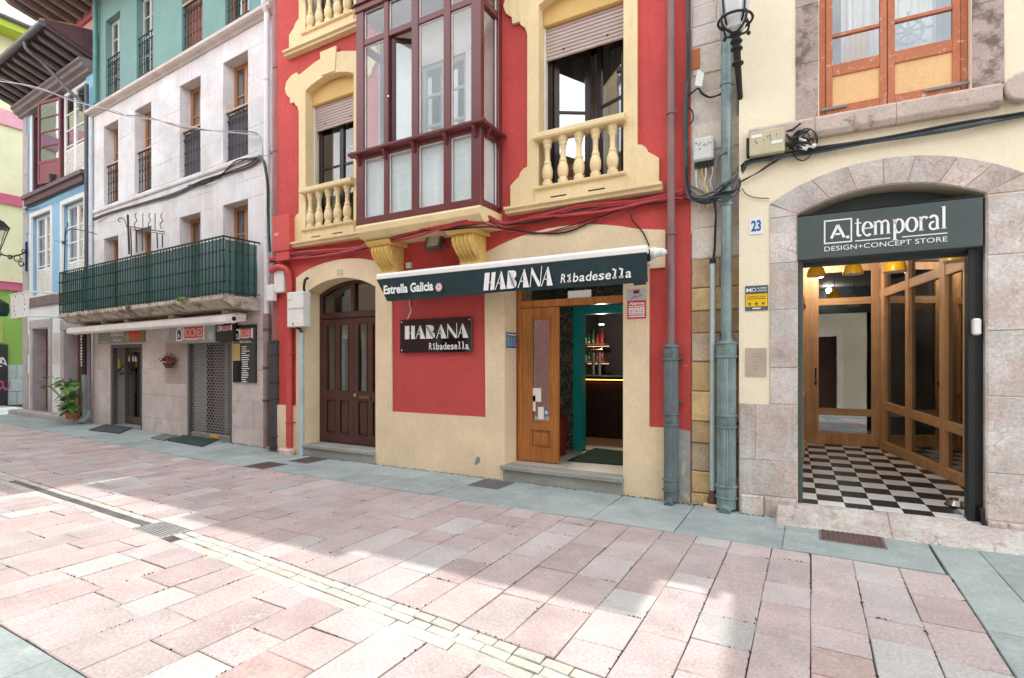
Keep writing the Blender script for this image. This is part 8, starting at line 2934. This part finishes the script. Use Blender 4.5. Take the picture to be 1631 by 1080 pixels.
cable_bundle('thin loose wires on the cream house left of the arch', A, [(1180, 290, -.02), (1205, 276, -.03), (1228, 262, -.04), (1246, 252, -.05)], 2, .005, [BLACKM], .02, .01)
cable_bundle('single curled wire end on the cream pilaster', A, [(1182, 300, -.02), (1188, 309, -.02), (1204, 315, -.02), (1225, 316, -.02)], 1, .005, [BLACKM], 0, 0)
cable_bundle('dark cables dropping from the loops into the thin pale conduit', R, [(1137, 318, -.09), (1140, 340, -.08), (1139, 365, -.08), (1138, 395, -.07), (1135.5, 420, -.07)], 4, .012, [BLACKM, GREYC], .008, .004)
cable_bundle('thick grey conduits bending behind the verdigris pipe', R, [(1140, 320, -.09), (1139, 290, -.08), (1140, 265, -.08), (1146, 248, -.12), (1158, 240, -.19)], 3, .016, [GREYC], .03, .004)
cable_bundle('dark cable tied in a bow beside the white tag', R, [(1096, 152, -.06), (1104, 146, -.06), (1112, 142, -.07), (1118, 149, -.06), (1130, 154, -.06), (1142, 153, -.06), (1150, 150, -.10)], 2, .009, [BLACKM], .008, .008)
cable_bundle('loop of dark cable beside the vertical bundle', R, [(1096, 170, -.05), (1103, 178, -.05), (1104, 190, -.05), (1098, 200, -.05)], 1, .010, [BLACKM], 0, 0)
cable_bundle('thick dark cable bundle along the pale stone house under its string course', W,
             [(40, 348, -.05), (95, 320, -.08), (140, 302, -.3), (148, 350, -.10), (180, 338, -.05), (230, 323, -.05), (280, 308, -.05), (320, 290, -.05), (360, 276, -.05), (395, 264, -.05), (414, 252, -.06)][3:], 6, .016, [BLACKM, GREYC, CABLEG], .02, .010)
cable_bundle('slack cable loops lifting off the thick bundle on the pale house', W, [(300, 296, -.05), (330, 292, -.06), (350, 280, -.05), (362, 268, -.05), (378, 258, -.05), (400, 252, -.05), (414, 250, -.06)], 3, .008, [BLACKM], .03, .03)
cable_bundle('thick dark cables dropping down the right edge of the pale stone house', W,
             [(412, 250, -.12), (420, 258, -.18), (424, 275, -.19), (427, 300, -.19), (427, 335, -.19), (428, 370, -.19), (430, 400, -.19)], 7, .020, [CABLEG, BLACKM, CABLEG], .012, .006)
cable_bundle('dark cable along the sill of the blue house', W, [(38, 333, -.06), (60, 325, -.12), (85, 312, -.14), (110, 301, -.12), (137, 290, -.12)], 3, .014, [BLACKM], .02, .01)
sw = cable_bundle('long twisted wire spanning from the eaves across the pale stone facade', W,
             [(-40, 115, -1.6), (0, 128, -1.5), (40, 137, -1.3), (75, 145, -1.1), (110, 157, -.8), (150, 171, -.5), (190, 180, -.35), (205, 184, -.3), (240, 190, -.28), (290, 202, -.22), (340, 207, -.2), (400, 213, -.14), (416, 222, -.12), (418, 250, -.12)], 2, .010, [GREYC, mat('pale_wire', (.45, .45, .45), .5, bump=None)], .012, .03)
# ---- iron wall lantern on the stone strip
wl = thing('wall_lantern', 'glass lantern on a long iron stem high on the stone strip', 'street lamp', R, (-.66, -.05, 4.3))
yl0, yl1 = -.02, -.55
b0 = R.P(1181, 174, yl0); b1 = R.P(1172, 55, yl1)
p0_, p1_ = Vector((b0[0], yl0, b0[1])), Vector((b1[0], yl1, b1[1]))
pts = [p0_ + (p1_ - p0_) * t + Vector((0, -.05 * math.sin(t * math.pi), 0)) for t in [i / 10 for i in range(11)]]
MB().tube(pts, [.026, .026, .026, .028, .03, .032, .034, .036, .038, .04, .04], 10).build('stem', IRON, wl, sm=True)
for t in (6, 8, 9, 10):
    MB().lathe([(.04, -.02), (.058, -.006), (.058, .006), (.04, .02)], tuple(pts[t]), 12).build('collar', IRON, wl, sm=True)
lc = Vector((R.P(1171, 20, yl1 - .02)[0], yl1 - .02, p1_.z))
GLANT = mat('milky_lantern_glass', (.62, .64, .65), .12, noise=None, fine=None, bump=None, spec=.6)
KL = .74
def lq(r, w, h): return (lc.x + KL * r * math.cos(w), lc.y + KL * r * math.sin(w), lc.z + KL * h)
def llathe(prof, n=16): return MB().lathe([(r * KL, h * KL) for r, h in prof], tuple(lc), n)
llathe([(.03, .0), (.12, .05), (.15, .16), (.18, .36), (.21, .62), (.215, .80)]).build('glass', GLANT, wl, sm=True)
llathe([(.24, .80), (.25, .84), (.18, 1.0), (.06, 1.08), (.02, 1.2)]).build('cap', IRON, wl, sm=True)
MB().tube([lq(.215, w * math.pi / 12, .17) for w in range(25)], .013, 6, cap=False).build('ring', IRON, wl, sm=True)
for k in range(4):
    w = math.pi / 4 + k * math.pi / 2
    MB().tube(smooth([lq(r, w, h) for r, h in ((.03, 0), (.12, .02), (.20, .08), (.215, .17), (.17, .22), (.14, .12), (.06, .03))], 4), .012, 6).build('scroll', IRON, wl, sm=True)
    MB().tube([lq(.18, w, .2), lq(.225, w, .80)], .009, 6).build('rib', IRON, wl, sm=True)
    MB().lathe([(.004, -.022), (.02, -.008), (.02, .008), (.004, .022)], lq(.215, w, .045), 8).build('boss', IRON, wl, sm=True)
MB().box(p0_.x - .05, p0_.x + .07, -.012, .0, b0[1] - .05, b0[1] + .75).build('wall_plate', mat('plate_grey', (.27, .25, .24), .8, bump=(30, .5)), wl)
import math
TH=math.radians(29.3); f=846.; H=1.6; CX,CY=815.5,577.
class F:
    def __init__(s,ox,oy,a):
        s.o=(ox,oy); s.a=math.radians(a); s.e=(math.cos(s.a),math.sin(s.a)); s.n=(-math.sin(s.a),math.cos(s.a))
    def P(s,px,py,y=0):
        u=(px-CX)/f; v=(CY-py)/f
        d=(-math.sin(TH)+u*math.cos(TH), math.cos(TH)+u*math.sin(TH))
        t=((s.o[0]*s.n[0]+s.o[1]*s.n[1])+y)/(d[0]*s.n[0]+d[1]*s.n[1])
        p=(d[0]*t-s.o[0], d[1]*t-s.o[1])
        return round(p[0]*s.e[0]+p[1]*s.e[1],3), round(H+v*t,3)
    def S(s,sx,y,z=0):  # to pixel
        x=s.o[0]+sx*s.e[0]+y*s.n[0]; Y=s.o[1]+sx*s.e[1]+y*s.n[1]
        d=-math.sin(TH)*x+math.cos(TH)*Y; r=math.cos(TH)*x+math.sin(TH)*Y
        return round(CX+f*r/d,1), round(CY-f*(z-H)/d,1)
    def yat(s,sx,px):
        lo,hi=-4,6
        # find y such that S(sx,y).x==px
        for _ in range(60):
            m=(lo+hi)/2
            if s.S(sx,m)[0]<px: lo=m
            else: hi=m
        return round(m,3)
R=F(0,6.25,0)
A=F(-.66,6.12,2.0)
u=(428-CX)/f
t=6.42/(math.cos(TH)+u*math.sin(TH)); wx=t*(-math.sin(TH)+u*math.cos(TH))
W=F(wx,6.42,-2.8)
def G(px,py):
    u=(px-CX)/f; t=f*H/(py-CY)
    return round(t*(-math.sin(TH)+u*math.cos(TH)),3), round(t*(math.cos(TH)+u*math.sin(TH)),3)
